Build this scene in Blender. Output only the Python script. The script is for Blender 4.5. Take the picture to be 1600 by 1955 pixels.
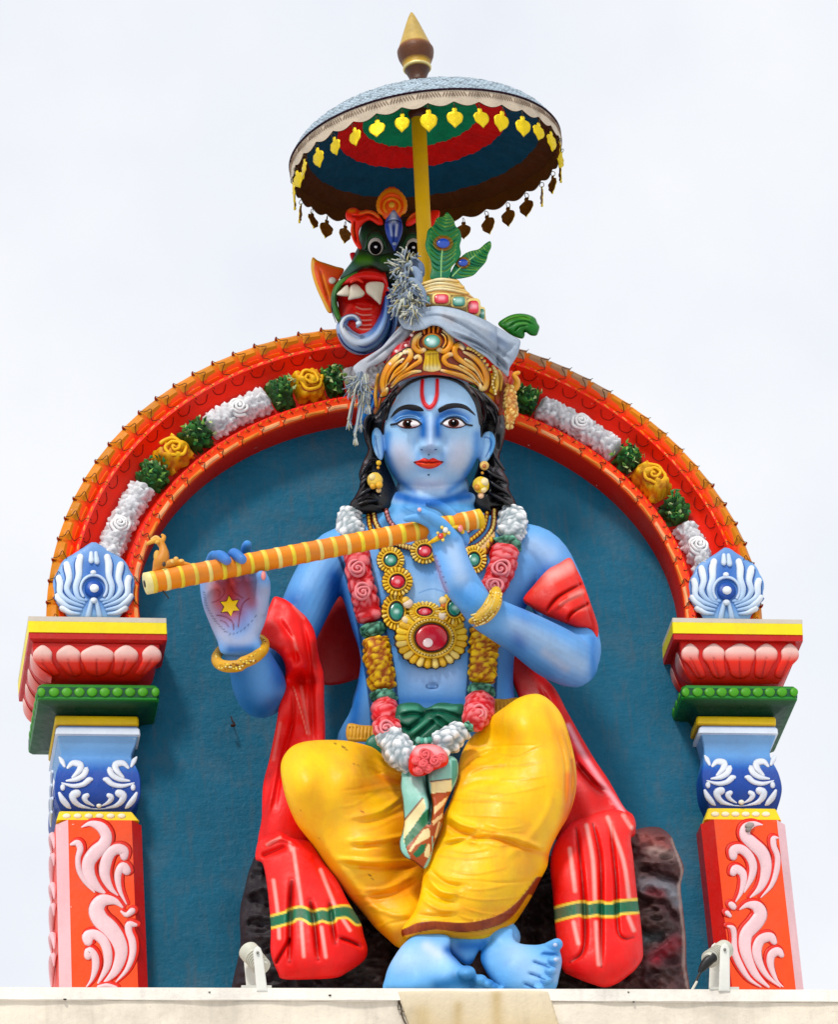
import bpy, math, random
import numpy as np
from mathutils import noise as mnoise, Vector, Matrix
random.seed(7); rng = np.random.default_rng(7)
pi = math.pi
for o in list(bpy.data.objects): bpy.data.objects.remove(o)
S = bpy.context.scene
# ---------------------------------------------------------------- camera (long lens, from below and a little to the left)
PSI, THE, RHO, FPX, DIST = math.radians(10), math.radians(29), -0.068, 10000.0, 25.0
Fv = np.array([math.sin(PSI)*math.cos(THE), math.cos(PSI)*math.cos(THE), math.sin(THE)])
_r = np.array([math.cos(PSI), -math.sin(PSI), 0.0]); _u = np.cross(_r, Fv)
Rv = _r*math.cos(RHO)+_u*math.sin(RHO); Uv = np.cross(Rv, Fv)
CAM = np.array([0, 0, 2.9933]) - Fv*DIST
def P(u, v, d):
    """point of the place that lies d metres in front of the wall plane on the sight line through (u, v) of the 1600x1955 survey grid"""
    u, v, d = np.broadcast_arrays(np.asarray(u, float), np.asarray(v, float), np.asarray(d, float))
    ray = Fv*FPX + (u[..., None]-800)*Rv - (v[..., None]-977.5)*Uv
    t = (-d-CAM[1])/ray[..., 1]
    return CAM + ray*t[..., None]
def proj(X):
    X = np.asarray(X, float)-CAM; z = X@Fv
    return 800+FPX*(X@Rv)/z, 977.5-FPX*(X@Uv)/z
cd = bpy.data.cameras.new('camera'); cam = bpy.data.objects.new('camera', cd); S.collection.objects.link(cam)
cd.sensor_fit = 'HORIZONTAL'; cd.sensor_width = 36; cd.lens = 36*FPX/1600; cd.clip_start = 1; cd.clip_end = 2000
cam.matrix_world = Matrix(((Rv[0], Uv[0], -Fv[0], CAM[0]), (Rv[1], Uv[1], -Fv[1], CAM[1]), (Rv[2], Uv[2], -Fv[2], CAM[2]), (0, 0, 0, 1)))
S.camera = cam
# ---------------------------------------------------------------- sky: bright thin overcast over a physical sky
SUN_EL, SUN_AZ, SUN_E, CLOUD, CLOUD_A = 50.0, -26.0, 1.5, 0.625, 0.94
W = bpy.data.worlds.new('World'); S.world = W; W.use_nodes = True
nt = W.node_tree; nt.nodes.clear()
N = lambda t: nt.nodes.new(t)
sky = N('ShaderNodeTexSky'); sky.sky_type = 'NISHITA'; sky.sun_disc = False
sky.sun_elevation = math.radians(SUN_EL); sky.sun_rotation = math.radians(180-SUN_AZ)
sk = N('ShaderNodeVectorMath'); sk.operation = 'SCALE'; sk.inputs['Scale'].default_value = 0.10
nt.links.new(sky.outputs[0], sk.inputs[0])
tc = N('ShaderNodeTexCoord'); nz = N('ShaderNodeTexNoise'); nz.inputs['Scale'].default_value = 12; nz.inputs['Detail'].default_value = 5
nt.links.new(tc.outputs['Generated'], nz.inputs[0])
rp = N('ShaderNodeValToRGB'); rp.color_ramp.elements[0].position = .3; rp.color_ramp.elements[1].position = .7
rp.color_ramp.elements[0].color = (.775*CLOUD/.86, .81*CLOUD/.86, .885*CLOUD/.86, 1); rp.color_ramp.elements[1].color = (.925*CLOUD/.86, .935*CLOUD/.86, .955*CLOUD/.86, 1)
nt.links.new(nz.outputs[0], rp.inputs[0])
mx = N('ShaderNodeMix'); mx.data_type = 'RGBA'; mx.inputs[0].default_value = CLOUD_A
nt.links.new(sk.outputs[0], mx.inputs[6]); nt.links.new(rp.outputs[0], mx.inputs[7])
bg = N('ShaderNodeBackground'); bg.inputs[1].default_value = 1.0; wo = N('ShaderNodeOutputWorld')
nt.links.new(mx.outputs[2], bg.inputs[0]); nt.links.new(bg.outputs[0], wo.inputs[0])
sd = bpy.data.lights.new('sun', 'SUN'); sd.energy = SUN_E; sd.angle = math.radians(10); sd.color = (1, .97, .92)
sun = bpy.data.objects.new('sun', sd); S.collection.objects.link(sun)
e, a = math.radians(SUN_EL), math.radians(SUN_AZ)
sdir = Vector((math.sin(a)*math.cos(e), -math.cos(a)*math.cos(e), math.sin(e)))
sun.rotation_euler = sdir.to_track_quat('Z', 'Y').to_euler(); sun.location = (0, -8, 14)
S.view_settings.view_transform = 'Standard'; S.view_settings.look = 'None'; S.view_settings.exposure = 0.58; S.view_settings.gamma = 1
S.view_settings.use_curve_mapping = False
S.cycles.max_bounces = 5; S.cycles.use_denoising = True
# ---------------------------------------------------------------- colours and materials
def lin(h):
    if not isinstance(h, str): return np.array(h, float)
    c = np.array([int(h[i:i+2], 16)/255 for i in (1, 3, 5)])
    return np.where(c <= .04045, c/12.92, ((c+.055)/1.055)**2.4)
BK = 0.95; SAT = 1.10
def mat(name, rough=.45, spec=.4, sat=None, bump=.25, bscale=60, mott=.10, mscale=5, chips=0.0, chipcol='#d8d0c4', metal=0, streak=0, dirt=.0, coat=0, brush=None, trowel=0):
    m = bpy.data.materials.new(name); m.use_nodes = True; t = m.node_tree; t.nodes.clear(); n = t.nodes.new; L = t.links.new
    out = n('ShaderNodeOutputMaterial'); b = n('ShaderNodeBsdfPrincipled'); L(b.outputs[0], out.inputs[0])
    at = n('ShaderNodeAttribute'); at.attribute_name = 'Col'
    geo = n('ShaderNodeNewGeometry')
    def nse(scale, det=4, rough_=.55, vec=None):
        x = n('ShaderNodeTexNoise'); x.inputs['Scale'].default_value = scale; x.inputs['Detail'].default_value = det; x.inputs['Roughness'].default_value = rough_
        L(vec or geo.outputs['Position'], x.inputs['Vector']); return x
    def mr(src, a, b_, c, d):
        x = n('ShaderNodeMapRange'); x.inputs[1].default_value = a; x.inputs[2].default_value = b_; x.inputs[3].default_value = c; x.inputs[4].default_value = d
        L(src, x.inputs[0]); return x.outputs[0]
    def mixc(fac, A, B, mode='MIX'):
        x = n('ShaderNodeMix'); x.data_type = 'RGBA'; x.blend_type = mode
        if hasattr(fac, 'links'): L(fac, x.inputs[0])
        else: x.inputs[0].default_value = fac
        L(A, x.inputs[6])
        if hasattr(B, 'links'): L(B, x.inputs[7])
        else: x.inputs[7].default_value = B
        return x.outputs[2]
    col = at.outputs['Color']
    n1 = nse(mscale, 6, .6); v1 = mr(n1.outputs[0], .3, .7, 1-mott, 1+mott*.5)
    hv = n('ShaderNodeHueSaturation'); hv.inputs['Saturation'].default_value = sat or SAT; L(col, hv.inputs['Color']); L(v1, hv.inputs['Value']); col = hv.outputs[0]
    mp = n('ShaderNodeMapping'); mp.inputs['Scale'].default_value = (9, 9, 1.2); L(geo.outputs['Position'], mp.inputs[0])
    if brush:
        bc_, ba, bs = brush; mb = n('ShaderNodeMapping'); mb.inputs['Scale'].default_value = bs; mb.inputs['Rotation'].default_value = (0, .25, 0); L(geo.outputs['Position'], mb.inputs[0])
        nb_ = nse(1.0, 7, .7, mb.outputs[0]); sb = mr(nb_.outputs[0], .44, .72, 0, ba); col = mixc(sb, col, (*lin(bc_), 1))
        nb2 = nse(1.7, 6, .7, mb.outputs[0]); sb2 = mr(nb2.outputs[0], .56, .76, 0, ba*.6); col = mixc(sb2, col, (*(lin(bc_)*.4+.6), 1), 'MULTIPLY')
    if streak:
        n2 = nse(3.5, 5, .6, mp.outputs[0]); s_ = mr(n2.outputs[0], .52, .75, 0, streak)
        col = mixc(s_, col, (.10, .09, .08, 1), 'MIX')
    if dirt:
        n5 = nse(2.3, 8, .7); s5 = mr(n5.outputs[0], .5, .72, 0, dirt); col = mixc(s5, col, (.16, .13, .10, 1), 'MIX')
        n6 = nse(120, 3, .6); s6 = mr(n6.outputs[0], .68, .74, 0, dirt); col = mixc(s6, col, (.05, .04, .035, 1), 'MIX')
    if chips:
        n3 = nse(22, 4, .75); s3 = mr(n3.outputs[0], .735-chips*.06, .75-chips*.06, 0, .8)
        c3 = lin(chipcol); col = mixc(s3, col, (*c3, 1))
    L(col, b.inputs['Base Color'])
    rr = mr(nse(30, 4).outputs[0], .3, .7, max(.05, rough-.1), min(1, rough+.12)); L(rr, b.inputs['Roughness'])
    b.inputs['Metallic'].default_value = metal; b.inputs['Specular IOR Level'].default_value = spec
    if coat: b.inputs['Coat Weight'].default_value = coat; b.inputs['Coat Roughness'].default_value = .2
    if bump:
        bp = n('ShaderNodeBump'); bp.inputs['Strength'].default_value = bump; bp.inputs['Distance'].default_value = .006
        a1 = nse(bscale, 5, .65); a2 = nse(7, 3, .5); ad = n('ShaderNodeMath'); ad.operation = 'MULTIPLY_ADD'; ad.inputs[1].default_value = 1.6
        L(a2.outputs[0], ad.inputs[0]); L(a1.outputs[0], ad.inputs[2]); hgt_ = ad.outputs[0]
        if trowel:
            mt = n('ShaderNodeMapping'); mt.inputs['Scale'].default_value = (2.5, 4, 9); mt.inputs['Rotation'].default_value = (0, .75, 0); L(geo.outputs['Position'], mt.inputs[0])
            a3 = nse(1.6, 6, .7, mt.outputs[0]); ad2 = n('ShaderNodeMath'); ad2.operation = 'MULTIPLY_ADD'; ad2.inputs[1].default_value = trowel; L(a3.outputs[0], ad2.inputs[0]); L(hgt_, ad2.inputs[2]); hgt_ = ad2.outputs[0]
        L(hgt_, bp.inputs['Height']); L(bp.outputs[0], b.inputs['Normal'])
    return m
M_ENAMEL = mat('gloss_enamel_paint', .42, .34, bump=.3, bscale=45, mott=.10, mscale=5, chips=.25, dirt=.2, streak=.08) #, .10, 5, dirt=.12)
M_SKIN = mat('blue_satin_paint', .5, .25, 1.06, .3, 40, .10, 4, chips=.15, chipcol='#c9d4e0', dirt=.2, streak=.10, brush=('#2a74c4', .10, (5, 5, 16)))
M_EYE = mat('dark_eye_paint', .75, .05, 1.0, 0, 60, .02, 6)
M_FACE = mat('fine_detail_paint', .4, .35, 1.05, .08, 60, .04, 6)
M_DHOTI = mat('yellow_cloth_paint', .42, .3, 1.12, .35, 45, .10, 5, dirt=.2, brush=('#ee7408', .34, (9, 9, 2.2)))
M_RED = mat('red_cloth_paint', .46, .3, 1.12, .3, 45, .10, 5, dirt=.14, brush=('#a80a08', .35, (12, 12, 1.6)))
M_MATT = mat('flat_masonry_paint', .6, .3, None, .35, 50, .12, 4, dirt=.22)
M_WALL = mat('teal_wall_paint', .62, .25, 1.15, .9, 38, .2, 2.4, dirt=.3, streak=.3, trowel=1.5, chips=.1, chipcol='#5a8aa0')
M_ARCH = mat('orange_arch_paint', .5, .2, 1.2, .3, 50, .10, 5, chips=.6, dirt=.2)
M_CEM = mat('weathered_cement_paint', .8, .2, None, .7, 55, .10, 4, streak=.12, dirt=.30)
M_GOLD = mat('gold_paint', .42, .4, None, .45, 90, .22, 14, dirt=.35)
M_FLOWER = mat('flower_relief_paint', .5, .3, None, .5, 120, .14, 16, dirt=.2)
M_CLOTH = mat('faded_cotton_cloth', .9, .1, .9, .55, 160, .16, 12, dirt=.25)
M_GEM = mat('gem_enamel', .22, .45, 1.1, .05, 30, .06, 8, coat=.6)
M_HAIR = mat('black_gloss_paint', .3, .5, None, .35, 50, .1, 8)
M_ROCK = mat('painted_rock', .6, .3, None, .9, 30, .3, 9, dirt=.3)
M_BRASS = mat('sheet_brass', .38, .5, None, .4, 150, .2, 14, metal=.55, dirt=.15)
M_FABRIC = mat('umbrella_fabric', .85, .15, None, .8, 90, .22, 14)
M_SILVER = mat('embossed_silver_cloth', .5, .35, .95, .8, 120, .18, 12)
M_LAMP = mat('lamp_casing', .5, .4, None, .1, 60, .06, 6, dirt=.2)
# ---------------------------------------------------------------- mesh containers, objects, tags
class Msh:
    def __init__(s): s.v, s.f, s.c, s.n = [], [], [], 0
    def add(s, v, f, c):
        v = np.asarray(v, float).reshape(-1, 3); c = lin(c) if isinstance(c, str) else np.asarray(c, float)
        if c.ndim == 1: c = np.tile(c, (len(v), 1))
        s.v.append(v); s.c.append(c); s.f += [tuple(int(i)+s.n for i in q) for q in f]; s.n += len(v); return s
    def join(s, o):
        for v, c in zip(o.v, o.c): s.v.append(v); s.c.append(c)
        s.f += [tuple(i+s.n for i in q) for q in o.f]; s.n += o.n; return s
WP = {}
def mesh_from(name, V, F, C, m, smooth=True):
    me = bpy.data.meshes.new(name); me.from_pydata(V.tolist(), [], F); me.update()
    at = me.color_attributes.new('Col', 'FLOAT_COLOR', 'POINT')
    at.data.foreach_set('color', np.c_[np.clip(C, 0, 1)*BK, np.ones(len(C))].astype(np.float32).ravel())
    me.polygons.foreach_set('use_smooth', np.full(len(me.polygons), bool(smooth))); me.materials.append(m)
    return me
def part(name, M, m, parent=None, smooth=True, fix=False, **tags):
    V = np.concatenate(M.v); C = np.concatenate(M.c)
    c = (V.min(0)+V.max(0))/2; 
    if parent is None: c[2] = V[:, 2].min()
    me = mesh_from(name, V-c, M.f, C, m, smooth)
    if fix:
        import bmesh
        bm = bmesh.new(); bm.from_mesh(me); bmesh.ops.recalc_face_normals(bm, faces=bm.faces); bm.to_mesh(me); bm.free()
    if smooth == 'auto':
        me.polygons.foreach_set('use_smooth', np.ones(len(me.polygons), bool)); me.set_sharp_from_angle(angle=math.radians(35))
    o = bpy.data.objects.new(name, me); S.collection.objects.link(o); WP[o.name] = c
    if parent is not None: o.parent = parent; o.location = c-WP[parent.name]
    else: o.location = c
    for k, v in tags.items(): o[k] = v
    return o
def thing(name, label, cat, loc, group=None):
    o = bpy.data.objects.new(name, None); o.empty_display_size = .1; S.collection.objects.link(o); o.location = loc; WP[o.name] = np.array(loc, float)
    o['label'] = label; o['category'] = cat
    if group: o['group'] = group
    return o
# ---------------------------------------------------------------- curves in survey coordinates
def T(s, o, L): return [(p[0]/s+o[0], p[1]/s+o[1]) + ((p[2]/s,) if len(p) > 2 else ()) for p in L]
def smooth_path(pts, n=6, closed=False):
    p = np.array(pts, float); k = len(p)
    if k < 3 and not closed: return np.array([p[0]+(p[-1]-p[0])*t for t in np.linspace(0, 1, n+1)])
    out = []; R = range(k if closed else k-1)
    for i in R:
        g = lambda j: p[j % k] if closed else p[min(max(j, 0), k-1)]
        a, b, c, d = g(i-1), g(i), g(i+1), g(i+2)
        for t in np.arange(n)/n:
            out.append(.5*((2*b)+(c-a)*t+(2*a-5*b+4*c-d)*t*t+(3*b-a-3*c+d)*t**3))
    if not closed: out.append(p[-1])
    return np.array(out)
def inside(poly, U, V):
    x, y = poly[:, 0], poly[:, 1]; r = np.zeros(U.shape, bool); j = len(x)-1
    for i in range(len(x)):
        c = ((y[i] > V) != (y[j] > V))
        if y[j] != y[i]: r ^= c & (U < (x[j]-x[i])*(V-y[i])/(y[j]-y[i])+x[i])
        j = i
    return r
def dist_pl(pl, U, V, closed=False, want=False):
    pl = np.asarray(pl, float)[:, :2]; Q = np.stack([U.ravel(), V.ravel()], 1); best = np.full(len(Q), 1e9); pt = np.zeros_like(Q)
    n = len(pl)
    for i in range(n if closed else n-1):
        a, b = pl[i], pl[(i+1) % n]; ab = b-a; L2 = ab@ab+1e-12
        t = np.clip(((Q-a)@ab)/L2, 0, 1); q = a+t[:, None]*ab; dd = ((Q-q)**2).sum(1); m_ = dd < best; best[m_] = dd[m_]
        if want: pt[m_] = q[m_]
    best = np.sqrt(best).reshape(U.shape)
    return (best, pt.reshape(U.shape+(2,))) if want else best
def poisson(mask, s):
    H, Wd = mask.shape
    if min(H, Wd) > 12:
        cm = mask[::2, ::2]; c = poisson(cm, s*2); phi = np.repeat(np.repeat(c, 2, 0), 2, 1)[:H, :Wd]
        if phi.shape != mask.shape: phi = np.pad(phi, ((0, H-phi.shape[0]), (0, Wd-phi.shape[1])))
        it = 60
    else: phi = np.zeros(mask.shape); it = 150
    phi = phi*mask
    for _ in range(it):
        q = np.pad(phi, 1); phi = np.where(mask, (q[2:, 1:-1]+q[:-2, 1:-1]+q[1:-1, 2:]+q[1:-1, :-2]+s*s)/4, 0)
    return phi
PXM = 1/400.
def idw(ctrl, U, V, p=2.2):
    c = np.array(ctrl, float); w = 0; a = 0
    for x, y, d in c:
        k = 1/(((U-x)**2+(V-y)**2)+30)**(p/2); w = w+k; a = a+k*d
    return a/w
def paint(C, U, V, paints):
    for p in paints:
        kind = p[0]
        if kind == 'poly':      # filled patch
            _, pts, col, al = p[:4]; pl = smooth_path(pts, 5, True) if (len(p) < 5 or p[4]) else np.array(pts, float)
            w = inside(pl, U, V)*al
        elif kind == 'line':    # painted line of half width w
            _, pts, hw, col, al = p[:5]; pl = smooth_path(pts, 5) if len(pts) > 2 else np.array(pts, float)
            w = np.clip((hw+.8-dist_pl(pl, U, V))/1.6, 0, 1)*al
        elif kind == 'soft':    # airbrushed stroke
            _, pts, sg, col, al = p[:5]; pl = smooth_path(pts, 4) if len(pts) > 2 else np.array(pts, float)
            w = np.exp(-(dist_pl(pl, U, V)/sg)**2)*al
        elif kind == 'vgrad':
            _, v0, v1, col, al = p[:5]; w = np.clip((V-v0)/(v1-v0), 0, 1)*al
        elif kind == 'fn': _, fn, col = p[:3]; w = fn(U, V)
        C = C*(1-w[..., None])+lin(col)*w[..., None]
    return C
def inflate(outline, d=.5, fat=1.0, res=3., back=None, ctrl=None, tilt=(0, 0), cut=[], col='#808080', paints=[], mapf=P, sm=True, extra=None, hcap=None, closed_back=True, rim=0.0):
    """solid with the given outline, rounded thickness, grooves/ridges cut into it; returns Msh with .surf sampler"""
    ol = smooth_path([q[:2] for q in outline], 6, True) if sm else np.array([q[:2] for q in outline], float)
    x0, y0 = ol.min(0)-2*res; x1, y1 = ol.max(0)+2*res
    gx = np.arange(x0, x1+res, res); gy = np.arange(y0, y1+res, res); U, V = np.meshgrid(gx, gy)
    mask = inside(ol, U, V); phi = poisson(mask, res)
    dist, near = dist_pl(ol, U, V, True, True)
    q = np.where(dist > 1.2*res, phi/np.maximum(dist, 1e-6), 0)*mask; w = (q > 0)*1.0
    for _ in range(3):
        pq, pw = np.pad(q, 1), np.pad(w, 1)
        sq = sum(pq[1+a:pq.shape[0]-1+a, 1+b:pq.shape[1]-1+b] for a in (-1, 0, 1) for b in (-1, 0, 1)); sw = sum(pw[1+a:pw.shape[0]-1+a, 1+b:pw.shape[1]-1+b] for a in (-1, 0, 1) for b in (-1, 0, 1))
        q = np.where((q == 0) & (sw > 0), sq/np.maximum(sw, 1), q); w = (q > 0)*1.0
    phi = np.where(mask & (dist < 2*res), q*dist, phi)
    h = np.sqrt(2*np.maximum(phi, 0))*PXM*fat
    if hcap: h = hcap*(1-np.exp(-h/hcap))
    cell = mask[:-1, :-1] | mask[1:, :-1] | mask[:-1, 1:] | mask[1:, 1:]
    use = np.zeros(mask.shape, bool); use[:-1, :-1] |= cell; use[1:, :-1] |= cell; use[:-1, 1:] |= cell; use[1:, 1:] |= cell
    snap = use & ~mask; UU = np.where(snap, near[..., 0], U); VV = np.where(snap, near[..., 1], V); h = np.where(mask, h, 0)
    uc, vc = ol.mean(0)
    if callable(d): d0 = d(UU, VV)
    elif ctrl is not None: d0 = idw(ctrl, UU, VV)
    else: d0 = np.full(U.shape, float(d))
    d0 = d0+tilt[0]*(UU-uc)+tilt[1]*(vc-VV)
    fr = d0+h+rim; edge = np.clip(dist/(3*res), 0, 1)*mask
    for pts, hw, dep in cut:
        pl = smooth_path(pts, 5) if len(pts) > 2 else np.array(pts, float)
        tp = 1.0
        if len(pts) > 2 and np.hypot(*(pl[0]-pl[-1])) > 2*hw: tp = np.clip(np.minimum(np.hypot(UU-pl[0][0], VV-pl[0][1]), np.hypot(UU-pl[-1][0], VV-pl[-1][1]))/(.22*np.linalg.norm(np.diff(pl, axis=0), axis=1).sum()), 0, 1)**.8
        fr = fr-dep*np.exp(-(dist_pl(pl, UU, VV)/hw)**2)*edge*tp
    if extra is not None: fr = fr+extra(UU, VV)*edge
    idx = -np.ones(mask.shape, int); idx[use] = np.arange(use.sum())
    C = paint(np.tile(lin(col), U.shape+(1,)), UU, VV, paints)
    Vf = mapf(UU[use], VV[use], fr[use]); k = len(Vf)
    ii, jj = np.nonzero(cell); a, b, c, e_ = idx[ii, jj], idx[ii, jj+1], idx[ii+1, jj+1], idx[ii+1, jj]
    M = Msh(); F = np.stack([a, e_, c, b], 1).tolist(); M.add(Vf, F, C[use])
    if closed_back:
        bk = fat if back is None else back
        Vb = mapf(UU[use], VV[use], (d0-h/max(fat, 1e-6)*bk-rim)[use]-.0005)
        M.add(Vb, np.stack([a, b, c, e_], 1).tolist(), C[use])
        if rim > 0: pass
        # rim faces between the two shells
        cnt = {}
        for q_ in F:
            for s_ in range(4):
                ed = (q_[s_], q_[(s_+1) % 4]); cnt[ed] = 1
        rimf = [(y_, x_, x_+k, y_+k) for (x_, y_) in cnt if (y_, x_) not in cnt]
        M.f += rimf
    def surf(u, v):
        fi = np.clip((np.asarray(v, float)-gy[0])/res, 0, len(gy)-1.001); fj = np.clip((np.asarray(u, float)-gx[0])/res, 0, len(gx)-1.001)
        i0, j0 = fi.astype(int), fj.astype(int); a_, b_ = fi-i0, fj-j0
        return fr[i0, j0]*(1-a_)*(1-b_)+fr[i0+1, j0]*a_*(1-b_)+fr[i0, j0+1]*(1-a_)*b_+fr[i0+1, j0+1]*a_*b_
    M.surf = surf
    return M
def ring_mesh(rings, col, caps=True, closed_ring=True):
    """rings: (n, k, 3)"""
    n, k = rings.shape[:2]; V = rings.reshape(-1, 3); F = []
    for i in range(n-1):
        for j in range(k if closed_ring else k-1):
            F.append((i*k+j, i*k+(j+1) % k, (i+1)*k+(j+1) % k, (i+1)*k+j))
    if caps: F.append(tuple(range(k-1, -1, -1))); F.append(tuple((n-1)*k+j for j in range(k)))
    c = lin(col) if isinstance(col, str) else np.asarray(col)
    if c.ndim == 2 and len(c) == n: c = np.repeat(c, k, 0)
    return Msh().add(V, F, c)
def stroke(pts, d, h=.012, k=8, col='#ffffff', n=5, mapf=P, endr=True, cols=None, base=.004):
    """raised ridge along pts (u, v, half width); half-elliptic section standing h metres proud of depth d (number or function)"""
    p = smooth_path(pts, n); t = np.gradient(p[:, :2], axis=0); t /= np.linalg.norm(t, axis=1)[:, None]+1e-9; nn = np.stack([-t[:, 1], t[:, 0]], 1)
    w = p[:, 2].copy()
    if endr:
        p0 = p[0].copy(); p1 = p[-1].copy(); p0[:2] -= t[0]*w[0]*.95; p1[:2] += t[-1]*w[-1]*.95; p0[2] *= .3; p1[2] *= .3
        a0 = p[0].copy(); a0[:2] -= t[0]*w[0]*.6; a0[2] *= .78; a1 = p[-1].copy(); a1[:2] += t[-1]*w[-1]*.6; a1[2] *= .78
        p = np.vstack([p0, a0, p, a1, p1]); nn = np.vstack([nn[0], nn[0], nn, nn[-1], nn[-1]]); w = p[:, 2]
    ph = np.linspace(0, 2*pi, k, endpoint=False); co, si = np.cos(ph), np.sin(ph)
    u = p[:, None, 0]+nn[:, None, 0]*w[:, None]*co; v = p[:, None, 1]+nn[:, None, 1]*w[:, None]*co
    dd = d(u, v) if callable(d) else d
    hh = np.minimum(1, w/np.maximum(w.max(), 1e-6)*1.3)[:, None]*h
    dep = dd+np.where(si > 0, si*hh, si*base)
    c = cols if cols is not None else col
    if cols is not None:
        tt = np.linspace(0, 1, len(p)); ks = np.linspace(0, 1, len(cols)); cc = np.array([lin(x) for x in cols]); c = np.stack([np.interp(tt, ks, cc[:, i]) for i in range(3)], 1)
    return ring_mesh(mapf(u, v, dep), c)
def tube(pts, col='#ffffff', k=16, n=5, ends=True, cols=None, squash=1.0):
    """true round limb; pts (u, v, d, radius in survey px)"""
    p = smooth_path(pts, n) if len(pts) > 2 else np.linspace(pts[0], pts[-1], n+1)
    X = P(p[:, 0], p[:, 1], p[:, 2]); r = p[:, 3]*PXM
    return wtube(X, r, col, k, ends, cols)
def wtube(X, r, col='#ffffff', k=12, ends=True, cols=None):
    X = np.asarray(X, float); r = np.broadcast_to(np.asarray(r, float), (len(X),)).copy()
    if ends:
        t0 = X[0]-X[1]; t0 /= np.linalg.norm(t0)+1e-9; t1 = X[-1]-X[-2]; t1 /= np.linalg.norm(t1)+1e-9
        A = [X[0]+t0*r[0]*s for s in (.97, .8, .45)]; B = [X[-1]+t1*r[-1]*s for s in (.45, .8, .97)]
        X = np.vstack([A, X, B]); r = np.r_[r[0]*np.array([.24, .6, .89]), r, r[-1]*np.array([.89, .6, .24])]
    t = np.gradient(X, axis=0); t /= np.linalg.norm(t, axis=1)[:, None]+1e-12
    a = np.array([0, 0, 1.]) if abs(t[0][2]) < .9 else np.array([1., 0, 0]); nrm = np.cross(t[0], a); nrm /= np.linalg.norm(nrm); N1 = []
    for ti in t:
        nrm = nrm-ti*(nrm@ti); nrm /= np.linalg.norm(nrm)+1e-12; N1.append(nrm)
    N1 = np.array(N1); N2 = np.cross(t, N1); ph = np.linspace(0, 2*pi, k, endpoint=False)
    R = X[:, None]+(N1[:, None]*np.cos(ph)[None, :, None]+N2[:, None]*np.sin(ph)[None, :, None])*r[:, None, None]
    c = col
    if cols is not None:
        tt = np.linspace(0, 1, len(X)); ks = np.linspace(0, 1, len(cols)); cc = np.array([lin(x) for x in cols]); c = np.stack([np.interp(tt, ks, cc[:, i]) for i in range(3)], 1)
    return ring_mesh(R, c)
def ball(u, v, d, ru, rv, rd, col='#ffffff', k=16, m=10, cols=None, bumps=0, seed=0):
    th = np.linspace(.02, pi-.02, m); ph = np.linspace(0, 2*pi, k, endpoint=False)
    st, ct = np.sin(th)[:, None], np.cos(th)[:, None]; x = st*np.cos(ph); y = -ct*np.ones_like(x); z = st*np.sin(ph)
    s = 1+bumps*np.sin(x*9+seed)*np.sin(y*8+seed*2)*np.cos(z*7) if bumps else 1
    M = ring_mesh(P(u+ru*x*s, v+rv*y*s, d+rd*PXM*z*s), col)
    return M
def join(*ms):
    M = Msh()
    for m_ in ms: M.join(m_)
    return M
def revolve(prof, base, axis=(0, 0, 1), k=48, col='#ffffff', cols=None, caps=True):
    """prof: (radius, height) metres about base point"""
    ax = np.array(axis, float); ax /= np.linalg.norm(ax); e1 = np.cross(ax, [0, 1, 0]); e1 /= np.linalg.norm(e1); e2 = np.cross(ax, e1)
    ph = np.linspace(0, 2*pi, k, endpoint=False); pr = np.array(prof, float)
    R = np.array(base)+pr[:, None, 1:2]*ax+pr[:, None, 0:1]*(np.cos(ph)[None, :, None]*e1+np.sin(ph)[None, :, None]*e2)
    c = np.array([lin(x) for x in cols]) if cols is not None else col
    return ring_mesh(R, c, caps)
def vnoise(X, s, seed=0):
    return np.array([mnoise.noise(Vector((p[0]*s+seed, p[1]*s, p[2]*s))) for p in X])
def vcell(X, s, seed=0):
    out = np.empty(len(X))
    for i, p in enumerate(X):
        dd = mnoise.voronoi(Vector((p[0]*s+seed, p[1]*s, p[2]*s)))[0]; out[i] = dd[1]-dd[0]
    return out
# ================================================================= ledge, wall
def world_box(x0, x1, y0, y1, z0, z1, col, nx=1, nz=1, jit=0, seed=0):
    M = Msh(); v = []; f = []
    # subdivided box by grid per face
    def face(o, a, b, na, nb):
        base = len(v)
        for i in range(na+1):
            for j in range(nb+1): v.append(np.array(o)+np.array(a)*i/na+np.array(b)*j/nb)
        for i in range(na):
            for j in range(nb):
                q = base+i*(nb+1)+j; f.append((q, q+nb+1, q+nb+2, q+1))
    dx, dy, dz = x1-x0, y1-y0, z1-z0
    face((x0, y0, z0), (dx, 0, 0), (0, 0, dz), nx, nz); face((x1, y1, z0), (-dx, 0, 0), (0, 0, dz), nx, nz)
    face((x0, y0, z1), (dx, 0, 0), (0, dy, 0), nx, 1); face((x0, y1, z0), (dx, 0, 0), (0, -dy, 0), nx, 1)
    face((x0, y1, z0), (0, -dy, 0), (0, 0, dz), 1, nz); face((x1, y0, z0), (0, dy, 0), (0, 0, dz), 1, nz)
    V = np.array(v)
    if jit:
        n = vnoise(V, 6, seed)*jit+vnoise(V, 1.7, seed+5)*jit*1.5
        V[:, 1] += np.where(V[:, 1] < y0+.01, n, 0); V[:, 2] += np.where((V[:, 2] > z1-.01) & (V[:, 1] < y0+.01), n*.5, 0)
    return M.add(V, f, col)
ledge = thing('parapet_ledge', 'weathered cream cement parapet ledge running under the pillars and the statue', 'ledge', (0, -1.15, -.4))
part('coping', world_box(-3.4, 3.4, -1.15, .45, -.055, 0, '#fbf3e6', 260, 2, .006, 3), M_CEM, ledge, smooth='auto')
part('ledge_face', world_box(-3.4, 3.4, -1.135, .44, -.62, -.0555, '#eee2cf', 260, 22, .008, 9), M_CEM, ledge, smooth='auto')
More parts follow.
